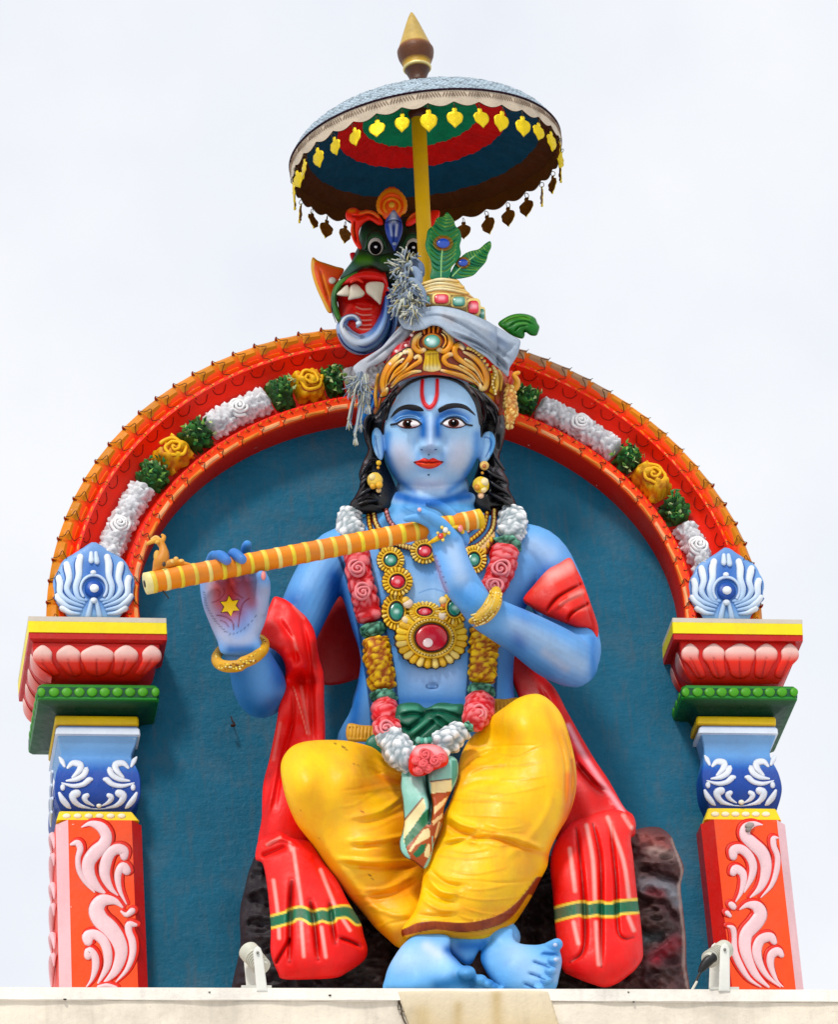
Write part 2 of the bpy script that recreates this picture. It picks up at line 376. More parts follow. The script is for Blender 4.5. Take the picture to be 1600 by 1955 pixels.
# block of newer cement under the feet
bl = [(757, 1890), (790, 1985), (1076, 1985), (1047, 1889)]
M = inflate(bl, d=1.146, fat=.5, hcap=.012, res=4, sm=False, col='#e2d3b8', closed_back=True, back=0.1,
            paints=[('soft', [(875, 1920), (872, 1990)], 10, '#b59b6c', .7), ('soft', [(948, 1900), (950, 1990)], 12, '#bba06e', .7), ('soft', [(805, 1935), (812, 1990)], 18, '#c3a872', .6), ('vgrad', 1895, 1975, '#d8c095', .7)])
part('cement_block', M, M_CEM, ledge, smooth='auto', label='yellowish patched cement block with cracked edges under the feet')
def crack(pts, w, d=1.1445, col='#4a3d30'):
    q = smooth_path(pts, 4); q = q+rng.normal(0, .9, q.shape)
    return stroke([(a, b, w*rng.uniform(.5, 1.3)) for a, b in q], d, .004, 5, col, 1)
part('crack', join(crack([(757, 1897), (764, 1915), (768, 1935), (780, 1960)], 2), crack([(766, 1902), (759, 1922), (771, 1930)], 1)), M_CEM, ledge, kind='stuff')
part('crack', join(crack([(1040, 1898), (1046, 1918), (1056, 1940)], 2.2), crack([(1050, 1893), (1056, 1906)], 1.6)), M_CEM, ledge, kind='stuff')
for (u, v, r) in [(124, 1907, 2.2), (955, 1901, 2), (400, 1893, 1.6), (630, 1899, 2), (1200, 1893, 1.6), (1210, 1912, 1.4)]:
    part('pit', ball(u, v, 1.149, r*1.6, r*.8, 3, '#2c2620', 8, 6), M_CEM, ledge, kind='stuff')

# ----- arch geometry: outer and inner edge fitted in the wall's own plane (x, z), polar about AC
AC = np.array([-.085, 2.9933-.775])
_L = T(2.5, (60, 620), [(1370, 25), (1160, 65), (1050, 97), (945, 140), (840, 190), (738, 240), (640, 315), (540, 395), (465, 470), (375, 575), (305, 670), (238, 775), (185, 880), (145, 1000), (115, 1120)])
_R = T(2.58, (940, 640), [(170, 70), (295, 110), (430, 180), (570, 250), (700, 330), (820, 425), (935, 545), (1025, 660), (1105, 760), (1180, 880), (1240, 990), (1285, 1110), (1310, 1230)])
_I = [(664, 780), (532, 808), (460, 844), (400, 884), (348, 932), (320, 972), (300, 1012), (282, 1060), (264, 1120), (979, 803), (1064, 830), (1145, 888), (1188, 923), (1223, 958), (1262, 1020), (1289, 1086), (1308, 1117)]
def _pol(L):
    X = np.array([P(q[0], q[1], .2) for q in L]); x, z = X[:, 0]-AC[0], X[:, 2]-AC[1]; th = np.arctan2(x, z); o = np.argsort(th)
    return np.polyfit(th[o], np.hypot(x, z)[o], 5)
PO, PI_ = _pol(_L+_R), _pol(_I)
TH0, TH1 = -1.66, 1.66
def rad(th, s):
    tc_ = np.clip(th, -1.5, 1.5)
    ro, ri = np.polyval(PO, tc_), np.polyval(PI_, tc_); return ro+(ri-ro)*s
def A(th, s, d):
    th, s, d = np.broadcast_arrays(np.asarray(th, float), np.asarray(s, float), np.asarray(d, float)); r = rad(th, s)
    return np.stack([AC[0]+r*np.sin(th), -d, AC[1]+r*np.cos(th)], -1)
def th_of(u, v, d=.2):
    X = P(u, v, d); return math.atan2(X[0]-AC[0], X[2]-AC[1])
# teal back wall: solid slab with a round head
ths = np.linspace(TH0, TH1, 60)
top = A(ths, .55, 0); prof = np.vstack([[top[0][0], 0, -.03], top, [top[-1][0], 0, -.03]])
M = Msh(); k = len(prof)
nx_ = 90; V = []; F = []
for i in range(k):
    pass
cen = np.array([[-.085, 0, 1.2]]*k)
R = np.stack([prof*(1-t)+cen*t for t in np.linspace(0, .97, 26)]); R[..., 1] -= 0
back = prof.copy(); back[:, 1] = .30
fr = ring_mesh(R, '#10627f', caps=False); M.join(fr); M.join(ring_mesh(np.stack([prof, back]), '#10627f', caps=False))
M.add(np.vstack([back]), [tuple(range(k))], '#10627f'); M.add(R[-1], [tuple(range(k))], '#10627f')
wall = thing('arched_wall', 'teal painted plaster wall filling the arch behind the seated statue', 'wall', (0, 0, 0))
part('plaster_face', M, M_WALL, wall)
def hook(u, v, pts, col, nm, lab, cat):
    M = join(*[tube([(u+a, v+b, c, r) for a, b, c, r in q], col, 6, 4) for q in pts]); o = part(nm, M, M_CEM, label=lab, category=cat)
hook(445, 1382, [[(-4, -14, .01, 1.3), (-1, -6, .03, 1.3), (3, 0, .05, 1.6), (-2, 3, .05, 3.2), (2, 2, .06, 3)]], '#3a1d16', 'rusty_hook', 'small rusty hook stuck in the teal wall below the raised elbow', 'hook')
hook(1082, 1392, [[(0, -14, .45, 1.4), (2, -4, .45, 1.4), (-2, 10, .42, 1.5), (-4, 18, .40, 1.2)], [(0, -1, .45, 1.1), (-6, -4, .45, 1)]], '#1c1c20', 'bent_wire', 'short bent dark wire sticking up beside the yellow knee', 'wire')

# ================================================================= arch
arch = thing('painted_arch', 'orange red moulded arch with flower garland over the teal wall', 'arch', (AC[0], 0, AC[1]))
RED, ORG, PEA, TAN = '#fd2406', '#fd5214', '#f99a60', '#de8a40'
TE0, TE1 = th_of(150, 1186, .2)-.0, th_of(1425, 1190, .2)+.0
# moulding profile: (s, depth)
prof = [(.0, -.22), (.0, .10), (.005, .150), (.02, .172), (.10, .168), (.17, .150), (.2, .175), (.24, .178), (.255, .165), (.30, .13), (.36, .108), (.42, .10), (.76, .10), (.80, .12), (.84, .165), (.86, .17), (.93, .16), (.985, .16), (1.0, .145), (1.0, .0), (1.0, -.01)]
pcol = ['#8aa091', '#8aa091', '#d98a4a', TAN, ORG, RED, RED, RED, RED, RED, RED, '#c8201a', '#c8201a', RED, RED, RED, ORG, ORG, '#d42410', '#c41c10', '#c41c10']
ths = np.linspace(TE0, TE1, 200); R = np.stack([A(t, [p_[0] for p_ in prof], [p_[1] for p_ in prof]) for t in ths])
V = R.reshape(-1, 3); kk = len(prof); F = [(i*kk+j, i*kk+j+1, (i+1)*kk+j+1, (i+1)*kk+j) for i in range(len(ths)-1) for j in range(kk-1)]
F += [(i*kk, (i+1)*kk, (i+1)*kk+kk-1, i*kk+kk-1) for i in range(len(ths)-1)]
C = np.tile(np.array([lin(c_) for c_ in pcol]), (len(ths), 1))
part('moulding', Msh().add(V, F, C), M_ARCH, arch, smooth='auto')
def arc_slab(t0, t1, s0, s1, d0, d1, col, hump=.012, nt_=8, ns=5, wob=0, cols=None, lift=0, seedk=0):
    """curved slab on the arch, rounded top, one end (t1) lifted"""
    tt = np.linspace(0, 1, nt_); ss = np.linspace(0, 1, ns); TT, SS = np.meshgrid(tt, ss, indexing='ij')
    wv = wob*np.sin(TT*pi*2+seedk)*(1-abs(2*SS-1)); s = s0+(s1-s0)*SS+wv
    base = d0+(d1-d0)*SS; h = hump*np.sqrt(np.clip(1-(2*SS-1)**4, 0, 1))*np.sqrt(np.clip(1-(2*TT-1)**8, 0, 1))+lift*TT**3
    X = A(t0+(t1-t0)*TT, s, base+h); Y = A(t0+(t1-t0)*TT, s, base-.012); n = nt_*ns
    F = [(i*ns+j, i*ns+j+1, (i+1)*ns+j+1, (i+1)*ns+j) for i in range(nt_-1) for j in range(ns-1)]; F2 = [tuple(q+n for q in reversed(f)) for f in F]
    bd = [i*ns for i in range(nt_)]+[(nt_-1)*ns+j for j in range(1, ns)]+[i*ns+ns-1 for i in range(nt_-2, -1, -1)]+[j for j in range(ns-2, 0, -1)]
    F3 = [(bd[i], bd[(i+1) % len(bd)], bd[(i+1) % len(bd)]+n, bd[i]+n) for i in range(len(bd))]
    c = np.tile(lin(col), (2*n, 1))
    return Msh().add(np.vstack([X.reshape(-1, 3), Y.reshape(-1, 3)]), F+F2+F3, c)
def arc_line(ts, w, col, h=.004, d=None):
    q = smooth_path([(a, b, c_) for a, b, c_ in ts], 5)
    X = A(q[:, 0], q[:, 1], q[:, 2]); return wtube(X, w, col, 5, True)
NT = 46; edges = np.linspace(TE0, TE1, NT+1)
for i in range(NT):
    sgn = -1 if edges[i] < 0 else 1
    a, b = (edges[i], edges[i+1]) if sgn > 0 else (edges[i+1], edges[i])
    w = b-a; jt = rng.normal(0, .004)
    worn = (sgn > 0 and .25 < abs(a) < .62)
    ca = ['#d98a45', '#e08c40', '#cf8a4c'][i % 3] if not worn else '#b99478'
    M = arc_slab(a+w*.02, b-w*.03, -.035, .115, .145, .160, ca, .022, 7, 4, 0, lift=.012)
    # orange inner half of the tile
    M.join(arc_slab(a+w*.03, b-w*.04, .118, .182, .150, .150, '#f4702c' if i % 2 else '#ee5a1e', .018, 5, 3))
    o = part('rim_tile', M, M_ARCH, arch, smooth='auto')
    # carved black scallop line and small dark hook at the joint
    L = join(arc_line([(b, -.03, .175), (b-w*.08, .03, .186), (b-w*.35, .055, .19), (b-w*.12, .11, .184), (b-w*.02, .16, .178), (b-w*.25, .21, .182), (b-w*.3, .26, .166)], .0017, '#2a0d08'))
    if sgn < 0 or i > NT*.82: L.join(wtube(A([b, b+.3*w*0, b-w*.02], [-.03, -.044, -.046], [.15, .162, .17]), [.007, .004, .0015], '#a0361c', 6))
    part('carved_line', L, M_ARCH, o, kind='stuff')
    nseg = 2
    for q in range(nseg):
        part('peach_strip', arc_slab(a+w*(q/nseg+.03), a+w*((q+1)/nseg-.04), .205+rng.normal(0, .003), .238, .174, .174, ['#fba678', '#fcae82', '#f89466'][(i+q) % 3], .008, 3, 3), M_ARCH, arch, smooth='auto')
    part('relief_line', arc_line([(a+w*.1, .27, .158), (a+w*.3, .31, .128), (a+w*.65, .30, .134), (a+w*.8, .26, .163)], .0018, '#7d1209'), M_ARCH, arch, kind='stuff')
NI = 34; edges = np.linspace(TE0, TE1, NI+1)
for i in range(NI):
    sgn = -1 if edges[i] < 0 else 1
    a, b = (edges[i], edges[i+1]) if sgn > 0 else (edges[i+1], edges[i])
    w = b-a
    M = arc_slab(a+w*.03, b-w*.04, .93+.012*math.sin(i*2.1), .99, .158, .15, ['#fcb488', '#fba878', '#fdbd96'][i % 3], .014, 8, 4, .008, lift=.004, seedk=i)
    o = part('inner_tile', M, M_ARCH, arch, smooth='auto')
    L = arc_line([(b, 1.0, .158), (b-w*.05, .96, .17), (b-w*.22, .925, .168), (b-w*.05, .885, .168), (b-w*.2, .845, .165), (b-w*.3, .82, .14)], .002, '#4a0f08')
    L.join(arc_line([(a+w*.4, .90, .165), (a+w*.47, .865, .172), (a+w*.35, .83, .16)], .0016, '#5a140a'))
    part('carved_line', L, M_ARCH, o, kind='stuff')
    for q in range(3):
        part('peach_strip', arc_slab(a+w*(q/3+.03), a+w*((q+1)/3-.03), .855+rng.normal(0, .003), .885, .166, .166, ['#fa8c58', '#fba070', '#f67c46'][(i+q) % 3], .007, 3, 3), M_ARCH, arch, smooth='auto')
# --- flower garland on the arch
def wave_colour(n, a, b, c=None):
    n = np.clip(n, 0, 1)[:, None]; return lin(a)*(1-n)+lin(b)*n
def rough_arc(t0, t1, sc, rs, depth, col_lo, col_hi, cell=26, amp=.03, seed=0, nt_=None, under=None, ell=1.0):
    L = abs(t1-t0)*1.5; n = nt_ or max(8, int(L/.009)); k = 26
    tt = np.linspace(t0, t1, n); ph = np.linspace(-.15*pi, 1.15*pi, k); TT, PH = np.meshgrid(tt, ph, indexing='ij')
    e_ = np.clip(np.minimum(np.arange(n), np.arange(n)[::-1])/2.5, 0, 1)[:, None]**.5
    s = sc-rs*np.cos(PH)*(.85+.15*e_); d = .095+depth*np.sin(PH)*e_
    X = A(TT, s, d).reshape(-1, 3); c1 = vcell(X, cell, seed); c2 = vnoise(X, cell*1.3, seed+3)
    hgt = np.clip(c1*1.6, 0, 1)**.6
    cen = A(TT, sc+0*s, .09+0*d).reshape(-1, 3); N_ = X-cen; N_ /= np.linalg.norm(N_, axis=1)[:, None]+1e-9
    X = X+N_*((hgt-.5)*amp+c2*amp*.5)[:, None]
    C = wave_colour(hgt*.8+.25*c2+.1, col_lo, col_hi)
    if under is not None:
        w = np.clip((np.sin(PH)*0+np.cos(PH)*-1*-1-.35)*1.6, 0, 1).reshape(-1)[:, None]*0; C = C*(1-w)+lin(under)*w
    F = [(i*k+j, i*k+j+1, (i+1)*k+j+1, (i+1)*k+j) for i in range(n-1) for j in range(k-1)]
    M = Msh().add(X, F, C)
    for ii in (0, n-1): M.f.append(tuple(ii*k+j for j in range(k)))
    return M
def rose_arc(t, sc, r, d, c1, c2, seed=0, turns=3.2):
    """spiral petals standing on the arch"""
    M = Msh(); a = np.linspace(0, turns*2*pi, 90); lob = 1+.09*np.sin(a*2.4+seed)+.05*np.sin(a*5.3)
    rr = r*(a/a[-1])**.8*lob
    X = A(t, sc, d)+np.stack([rr*np.cos(a+seed), 0*a, rr*np.sin(a+seed)*.95], 1); X[:, 1] -= .028*(1-(a/a[-1])**1.5)
    M.join(wtube(X, .0078*np.interp(a, [0, a[-1]], [.7, 1.25]), c1, 7)); X2 = X.copy(); X2[:, [0, 2]] = A(t, sc, d)[[0, 2]]+(X[:, [0, 2]]-A(t, sc, d)[[0, 2]])*1.13; X2[:, 1] += .004
    M.join(wtube(X2, .0055, c2, 5)); return M
SEG = [('white', (196, 1085), (268, 905)), ('green', (268, 905), (306, 872)), ('yellow', (306, 872), (346, 828)), ('green', (348, 826), (392, 794)), ('white', (392, 794), (512, 736)), ('green', (512, 736), (556, 713)), ('yellow', (556, 713), (616, 706)), ('green', (616, 706), (658, 696)), ('white', (658, 696), (800, 690)),
       ('green', (860, 700), (930, 712)), ('yellow', (930, 712), (986, 735)), ('green', (986, 738), (1034, 755)), ('white', (1034, 755), (1190, 842)), ('green', (1190, 842), (1222, 878)), ('yellow', (1222, 878), (1276, 932)), ('green', (1276, 938), (1308, 984)), ('white', (1308, 984), (1372, 1085))]
nmap = {'white': 'white_flower_string', 'green': 'green_leaf_cluster', 'yellow': 'yellow_rose_block'}
for i, (kd, p0, p1) in enumerate(SEG):
    t0, t1 = th_of(*p0), th_of(*p1)
    if kd == 'white': M = rough_arc(t0, t1, .585, .155, .085, '#b3aeb2', '#ffffff', 36, .026, i, under='#6a2a4a')
    elif kd == 'green': M = rough_arc(t0+(t1-t0)*.06, t1-(t1-t0)*.06, .585, .165, .10, '#03160c', '#3f7a34', 30, .05, i)
    else: M = rough_arc(t0, t1, .585, .175, .115, '#c0560a', '#ffc92a', 22, .03, i)
    if kd == 'green':   # pointed leaves sticking out
        for q in range(46):
            t = rng.uniform(min(t0, t1), max(t0, t1)); s = .585+rng.uniform(-.15, .15); dd = .1+.10*math.sqrt(max(0, 1-((s-.585)/.19)**2))
            c = A(t, s, dd); dr = rng.normal(0, 1, 3); dr[1] = -abs(dr[1])*.7; dr /= np.linalg.norm(dr); sd_ = np.cross(dr, rng.normal(0, 1, 3)); sd_ /= np.linalg.norm(sd_)
            l, wd = .022, .009; M.add([c-dr*l*.4, c+sd_*wd, c+dr*l, c-sd_*wd, c+np.array([0, -.006, 0])], [(0, 1, 4), (1, 2, 4), (2, 3, 4), (3, 0, 4)], random.choice(['#1c5a2c', '#7fae52', '#0b3a1d', '#b8c98a', '#2f7a3a']))
    o = part(nmap[kd], M, M_FLOWER, arch)
    tm = (t0+t1)/2
    if kd == 'yellow' and not 700 < p0[0] < 900:
        part('rose', rose_arc(tm, .585, .062, .19, '#fdc024', '#b8440a', i, 2.1), M_FLOWER, o)
    if kd == 'white' and i not in (8,):
        part('rose', rose_arc(tm, .585, .046, .165, '#f8f6f4', '#b4aeb4', i), M_FLOWER, o)

# ================================================================= pillars
def prism(levels, back=.30, cols=None, sub=1):
    """levels: (v, uL, uR, d, chamfer_px, colour); section is a rectangle with cut front corners, carried back to y=+back"""
    R = []; C = []
    for (v, uL, uR, d, ch, col) in levels:
        a, b = P(uL, v, d), P(uR, v, d); z = (a[2]+b[2])/2; xL, xR = a[0], b[0]; c = max(ch*PXM, .003); bk = back if not isinstance(back, tuple) else back[0]
        hw = (xR-xL)/2; yb = -d+2*hw+(.0)
        R.append([(xL, -d+c, z), (xL+c, -d, z), (xR-c, -d, z), (xR, -d+c, z), (xR, yb-c, z), (xR-c, yb, z), (xL+c, yb, z), (xL, yb-c, z)])
        C.append(lin(col))
    R = np.array(R); C = np.repeat(np.array(C), 8, 0)
    return Msh().join(ring_mesh(R, C))
def sprism(levels, dup=True):
    out = Msh()
    for a, b in zip(levels[:-1], levels[1:]):
        pass
    return prism(levels)
def pillar(side):
    Lf = side < 0
    th_ = thing('arch_pillar', 'left arch pillar painted orange with pink scrolls under the flute end' if Lf else 'right arch pillar painted orange with pink scrolls and a grey chip, beside the rock', 'pillar', (-1.5 if Lf else 1.5, 0, 0), 'painted pillars carrying the arch')
    if Lf: fu = lambda u: u; off = 0; cap = (54, 317); X0 = 0
    if Lf:
        K = dict(cap=(54, 318), vtop=1178, y1=1187, y2=1208, y3=1229, cove=(62, 305), cove2=(98, 262), v2=1300, g=(72, 304), gv=(1307, 1339), gb=(105, 268), bar=(105, 265), bv=(1367, 1385), rim=(106, 268), rv=(1391, 1401), blk=[(1401, 110, 264), (1420, 113, 259), (1443, 117, 251), (1458, 113, 258), (1478, 107, 267), (1505, 105, 269), (1525, 107, 266), (1549, 117, 251)], den=(1549, 113, 253, 1565, 108, 266), sh=(1565, 108, 272, 1890, 115, 285))
    else:
        K = dict(cap=(1284, 1532), vtop=1181, y1=1189, y2=1210, y3=1226, cove=(1298, 1520), cove2=(1323, 1486), v2=1304, g=(1302, 1523), gv=(1309, 1337), gb=(1330, 1484), bar=(1330, 1482), bv=(1368, 1385), rim=(1334, 1486), rv=(1390, 1399), blk=[(1399, 1338, 1483), (1415, 1342, 1477), (1437, 1345, 1470), (1455, 1343, 1477), (1475, 1340, 1487), (1500, 1342, 1493), (1520, 1346, 1491), (1543, 1354, 1484)], den=(1543, 1352, 1482, 1564, 1346, 1492), sh=(1564, 1342, 1503, 1890, 1377, 1540))
    cb = .27 if Lf else .26
    d_of = lambda w: cb-(K['cap'][1]-K['cap'][0]-w)/2*PXM
    cw = K['cap']
    dc = cb; l0, l1 = cw
    part('abacus', prism([(K['vtop'], l0, l1, dc, 1, '#cfc4b4'), (K['y1'], l0, l1, dc, 1, '#cfc4b4')]), M_ENAMEL, th_, smooth=False)
    part('abacus', prism([(K['y1']+.2, l0, l1, dc, 1, '#f7df05'), (K['y2'], l0+1, l1+1, dc, 1, '#f7df05')]), M_ENAMEL, th_, smooth=False, label='yellow cap slab')
    part('cap_underside', prism([(K['y2']+.2, l0+1, l1+1, dc-.004, 1, '#c0170f'), (K['y2']+12, l0+2, l1+1, dc-.004, 1, '#c0170f'), (K['y3'], l0+10, l1-10, dc-.03, 1, '#b0140e')]), M_ENAMEL, th_, smooth=False)
    c0, c1 = K['cove'], K['cove2']; n = 10; lv = []; dts = []
    for i in range(n+1):
        t = i/n; w = t**1.0; e_ = (t**2.2); v = K['y3']+(K['v2']-K['y3'])*t
        lo = c0[0]+(c1[0]-c0[0])*e_; hi = c0[1]+(c1[1]-c0[1])*e_; d = d_of(hi-lo); dts.append((v, lo, hi, d))
        lv.append((v, lo, hi, d, 2, '#d41c12'))
    part('lotus_cove', prism(lv), M_ENAMEL, th_, smooth='auto')
    dv = np.array(dts)
    fd = lambda U, V: np.interp(V, dv[:, 0], dv[:, 3])+.002
    # lotus petals on the front
    cu = (c0[0]+c0[1])/2+(2 if Lf else 4); sx = (c0[1]-c0[0])/243
    for j, (x, wd) in enumerate([(-104, 36), (-55, 45), (0, 62), (55, 45), (104, 36)]):
        uc = cu+x*sx; vt = K['y3']+3; vb = K['v2']-8; w_ = wd*sx/2; cxb = cu+x*sx*.80; wb = w_*.86
        ol = [(uc, vt-1), (uc+w_*.55, vt+4), (uc+w_, vt+14), (uc+w_*.98, vt+28), ((uc+cxb)/2+w_*.8, vt+42), (cxb+wb*.7, vb-6), (cxb, vb), (cxb-wb*.7, vb-6), ((uc+cxb)/2-w_*.8, vt+42), (uc-w_*.98, vt+28), (uc-w_, vt+14), (uc-w_*.55, vt+4)]
        part('lotus_petal', inflate(ol, d=fd, fat=.45, res=2, back=.1, col='#efc6bb', hcap=.016, cut=[([(uc, vt+28), (cxb, vb)], 1.6, .006)],
             paints=[('vgrad', vt+14, vt+36, '#f2301f', 1.0), ('vgrad', vb-18, vb, '#c81a12', .8), ('line', [(uc-1, vt+34), (cxb, vb)], 1.4, '#a9120c', .8)]), M_ENAMEL, th_)
    # petals on the visible side (left face for both)
    X = lambda a, v, q: None
    for j in range(4 if Lf else 2):
        yy0 = -(cb-.02)+.09+j*.15; zt = P(c0[0], K['y3'], .25)[2]; zb = P(c0[0], K['v2'], .2)[2]
        lo_ = [P(a[1], a[0], a[3]) for a in dts]; zs = np.array([q[2] for q in lo_]); xs = np.array([q[0] for q in lo_])
        def mside(u, v, d, zs=zs, xs=xs): return np.stack([np.interp(v, zs[::-1], xs[::-1])-d, np.asarray(u, float), np.asarray(v, float)], -1)
        w_ = .052; ol = [(yy0, zt-.005), (yy0+w_*.7, zt-.03), (yy0+w_, zt-.07), (yy0+w_*.8, zt-.13), (yy0, zb+.02), (yy0-w_*.8, zt-.13), (yy0-w_, zt-.07), (yy0-w_*.7, zt-.03)]
        part('lotus_petal', inflate(ol, d=.002, fat=60, res=.008, back=.1, hcap=.012, col='#efc6bb', mapf=mside, paints=[('vgrad', zt-.03, zt-.13, '#f2372a', 1.0)]), M_ENAMEL, th_)
    g0, g1 = K['g']; dg = d_of(g1-g0)
    va, vb = K['gv']
    part('green_slab', prism([(va, g0+3, g1-3, dg-.012, 6, '#1f6b2b'), (va+4, g0, g1, dg, 5, '#2c7f2f'), (vb-5, g0, g1, dg, 5, '#2c7f2f'), (vb, g0+2, g1-3, dg-.01, 6, '#154a24'), (vb+12, g0+24, g1-24, dg-.06, 4, '#0e3522'), (K['bv'][0]-1, K['bar'][0]+4, K['bar'][1]-4, d_of(K['bar'][1]-K['bar'][0])-.01, 3, '#0e3522')]), M_ENAMEL, th_, smooth='auto')
    part('dark_band', prism([(va+5, g0-.4, g1+.4, dg+.001, 5, '#0f4a2a'), (vb-9, g0-.4, g1+.4, dg+.001, 5, '#0f4a2a')]), M_ENAMEL, th_, smooth='auto')
    nb = 10
    for j in range(nb):
        u = g0+7+(g1-g0-14)*j/(nb-1); part('bead', ball(u, (va+vb)/2-2, dg+.002, 10.5 if 0 < j < nb-1 else 8, 8.6, 3.2, '#4f9a2e', 12, 8), M_ENAMEL, th_)
    for j in range(6 if Lf else 3):
        c = P(g0, (va+vb)/2-2, dg); c[1] += .06+j*.075; th2 = np.linspace(.05, pi-.05, 7); ph2 = np.linspace(0, 2*pi, 10, endpoint=False)
        R_ = c+np.stack([.008*np.sin(th2)[:, None]*np.cos(ph2), .028*np.sin(th2)[:, None]*np.sin(ph2), .024*np.cos(th2)[:, None]*np.ones(10)], -1)
        part('bead', ring_mesh(R_, '#3f8a2e'), M_ENAMEL, th_)
    b0, b1 = K['bar']; db = d_of(b1-b0)+.012; va, vb = K['bv']
    part('yellow_bar', prism([(va, b0+1, b1-1, db-.006, 3, '#c9a83a'), (va+4, b0, b1, db, 3, '#e6c12a'), (vb-4, b0, b1, db, 3, '#e6bd1d'), (vb, b0+2, b1-2, db-.008, 3, '#b98d16')]), M_ENAMEL, th_, smooth='auto')
    r0, r1 = K['rim']; dr_ = d_of(r1-r0)+.008; va, vb = K['rv']
    part('white_rim', prism([(va-5, r0+6, r1-6, dr_-.012, 2, '#3d6fb4'), (va, r0+1, r1-1, dr_-.002, 2, '#cfd9e8'), (vb, r0, r1, dr_, 2, '#dfe5ee')]), M_ENAMEL, th_, smooth='auto')
    bk = np.array(K['blk'], float); vs = np.linspace(bk[0, 0], bk[-1, 0], 40); lo = smooth_path([(a, b) for a, b, _ in bk], 12); hi = smooth_path([(a, c) for a, _, c in bk], 12)
    bl_ = np.interp(vs, lo[:, 0], lo[:, 1]); bh_ = np.interp(vs, hi[:, 0], hi[:, 1]); t0_, t1_ = bk[0, 0], bk[-1, 0]
    def bc(v):
        t = (v-t0_)/(t1_-t0_); a = lin('#8fb6dc'); b = lin('#6f9fd4'); c = lin('#0c47a4'); e_ = lin('#0a3280')
        return a*(1-t/.3)+b*(t/.3) if t < .3 else (b+(c-b)*(t-.3)/.2 if t < .5 else c+(e_-c)*(t-.5)/.5)
    dblk = np.array([d_of(h_-l_) for l_, h_ in zip(bl_, bh_)])
    part('blue_block', prism([(v, l_, h_, d, 2, bc(v)) for v, l_, h_, d in zip(vs, bl_, bh_, dblk)]), M_ENAMEL, th_, smooth='auto')
    fb = lambda U, V: np.interp(V, vs, dblk)
    # white leaf scrolls of the blue block, mirrored about its middle
    um = (bk[4][1]+bk[4][2])/2; hw = (bk[4][2]-bk[4][1])/2; v0 = bk[3][0]
    sc = [[(-.80, .26, 9), (-.80, .26, 9)], [(-.72, .10, 3), (-.60, -.02, 6), (-.42, .02, 7), (-.45, .18, 6), (-.60, .36, 3)], [(-.30, .16, 4), (-.28, .15, 6), (-.34, .30, 6), (-.52, .42, 5), (-.75, .46, 2)],
          [(-.16, .42, 4), (-.22, .44, 6), (-.36, .56, 5), (-.60, .60, 4), (-.86, .52, 1.5)], [(-.50, .80, 8), (-.60, .86, 8), (-.56, 1.02, 6), (-.42, 1.14, 4), (-.2, 1.2, 1.5)], [(-.26, .86, 5), (-.32, .92, 6), (-.26, 1.04, 4), (-.1, 1.14, 1.2)],
          [(-.84, .62, 5), (-.84, .66, 5)], [(-.92, .8, 3), (-.84, .98, 6), (-.72, 1.14, 5), (-.66, 1.2, 2)], [(-.92, -.18, 2), (-.86, -.08, 5), (-.80, .06, 3)]]
    dz = (bk[7][0]-v0)/1.30
    for q in sc:
        for m_ in (1, -1):
            pts = [(um-m_*hw*x*-1 if False else um+m_*hw*x, v0+dz*y, w) for x, y, w in q]
            part('leaf_scroll', stroke(pts, fb, .008, 8, '#dfe3ea', 4, base=.003), M_ENAMEL, th_)
    part('leaf_scroll', stroke([(um-38, bk[7][0]-9, 1), (um, bk[7][0]-5, 1.3), (um+38, bk[7][0]-9, 1)], fb, .003, 6, '#c3cede', 5), M_ENAMEL, th_)
    part('knob', ball(um+2, bk[7][0]-12, dblk[-1]+.012, 6, 5, 5, '#e8e4d0', 10, 7), M_ENAMEL, th_)
    if Lf:   # scrolls on the outer side of the block
        for q in range(5):
            c = P(107, 1480+q*17, .12); c = c+np.array([-.012, .06+.05*(q % 3), 0]); a_ = np.linspace(0, 2.6, 9)
            part('leaf_scroll', wtube(c+np.stack([0*a_, .05*np.cos(a_), .045*np.sin(a_)], 1), .009*np.sin(np.linspace(.4, 2.8, 9)), '#cfd8e4', 6), M_ENAMEL, th_)
    v1, x0, x1, v2, x2, x3 = K['den']; dd = d_of(x1-x0)+.004
    part('dentil_band', prism([(v1, x0, x1, dd, 3, '#f6d428'), (v2, x2, x3, dd+.012, 3, '#f6d428')]), M_ENAMEL, th_, smooth=False)
    nd = 6
    for j in range(nd):
        u = x0+8+(x1-x0-14)*(j+.3)/nd; part('dentil', ball(u, (v1+v2)/2+.5, dd+.008, 8.2, 5.2, 2, '#f7eecb', 10, 6), M_ENAMEL, th_)
    a0, s0, s1, a1, s2, s3 = K['sh']; chL, chR = 24, 20; ds = d_of(s1-s0)+.01
    vend = 2080; ex = (vend-a0)/(a1-a0); e0, e1 = s0+(s2-s0)*ex, s1+(s3-s1)*ex
    pL, pR = '#f3bdc0', '#e01a10'
    # shaft: flat front, cut corners painted pink / dark red
    for nm, seg in (('shaft', None),):
        Rr = []
        for v, uL, uR in ((a0, s0, s1), (vend, e0, e1)):
            a, b = P(uL, v, ds), P(uR, v, ds); z = (a[2]+b[2])/2; c = .052; hw_ = (b[0]-a[0]); yb = -ds+hw_
            Rr.append([(a[0], -ds+c, z), (a[0]+c, -ds, z), (b[0]-c*.95, -ds, z), (b[0], -ds+c, z), (b[0], yb, z), (a[0], yb, z)])
        Rr = np.array(Rr); cs = ['#f3bdc0', '#fb5b36', '#dc180f', '#b81410', '#e88', '#f25a4c'] if Lf else ['#b81410', '#fb5b36', '#f0c3c6', '#e8a0a0', '#e88', '#c31710']
        if not Lf: cs = ['#e0190f', '#fb5b36', '#f0c3c6', '#e8a0a0', '#d33', '#c01510']
        M = Msh(); n_ = 24
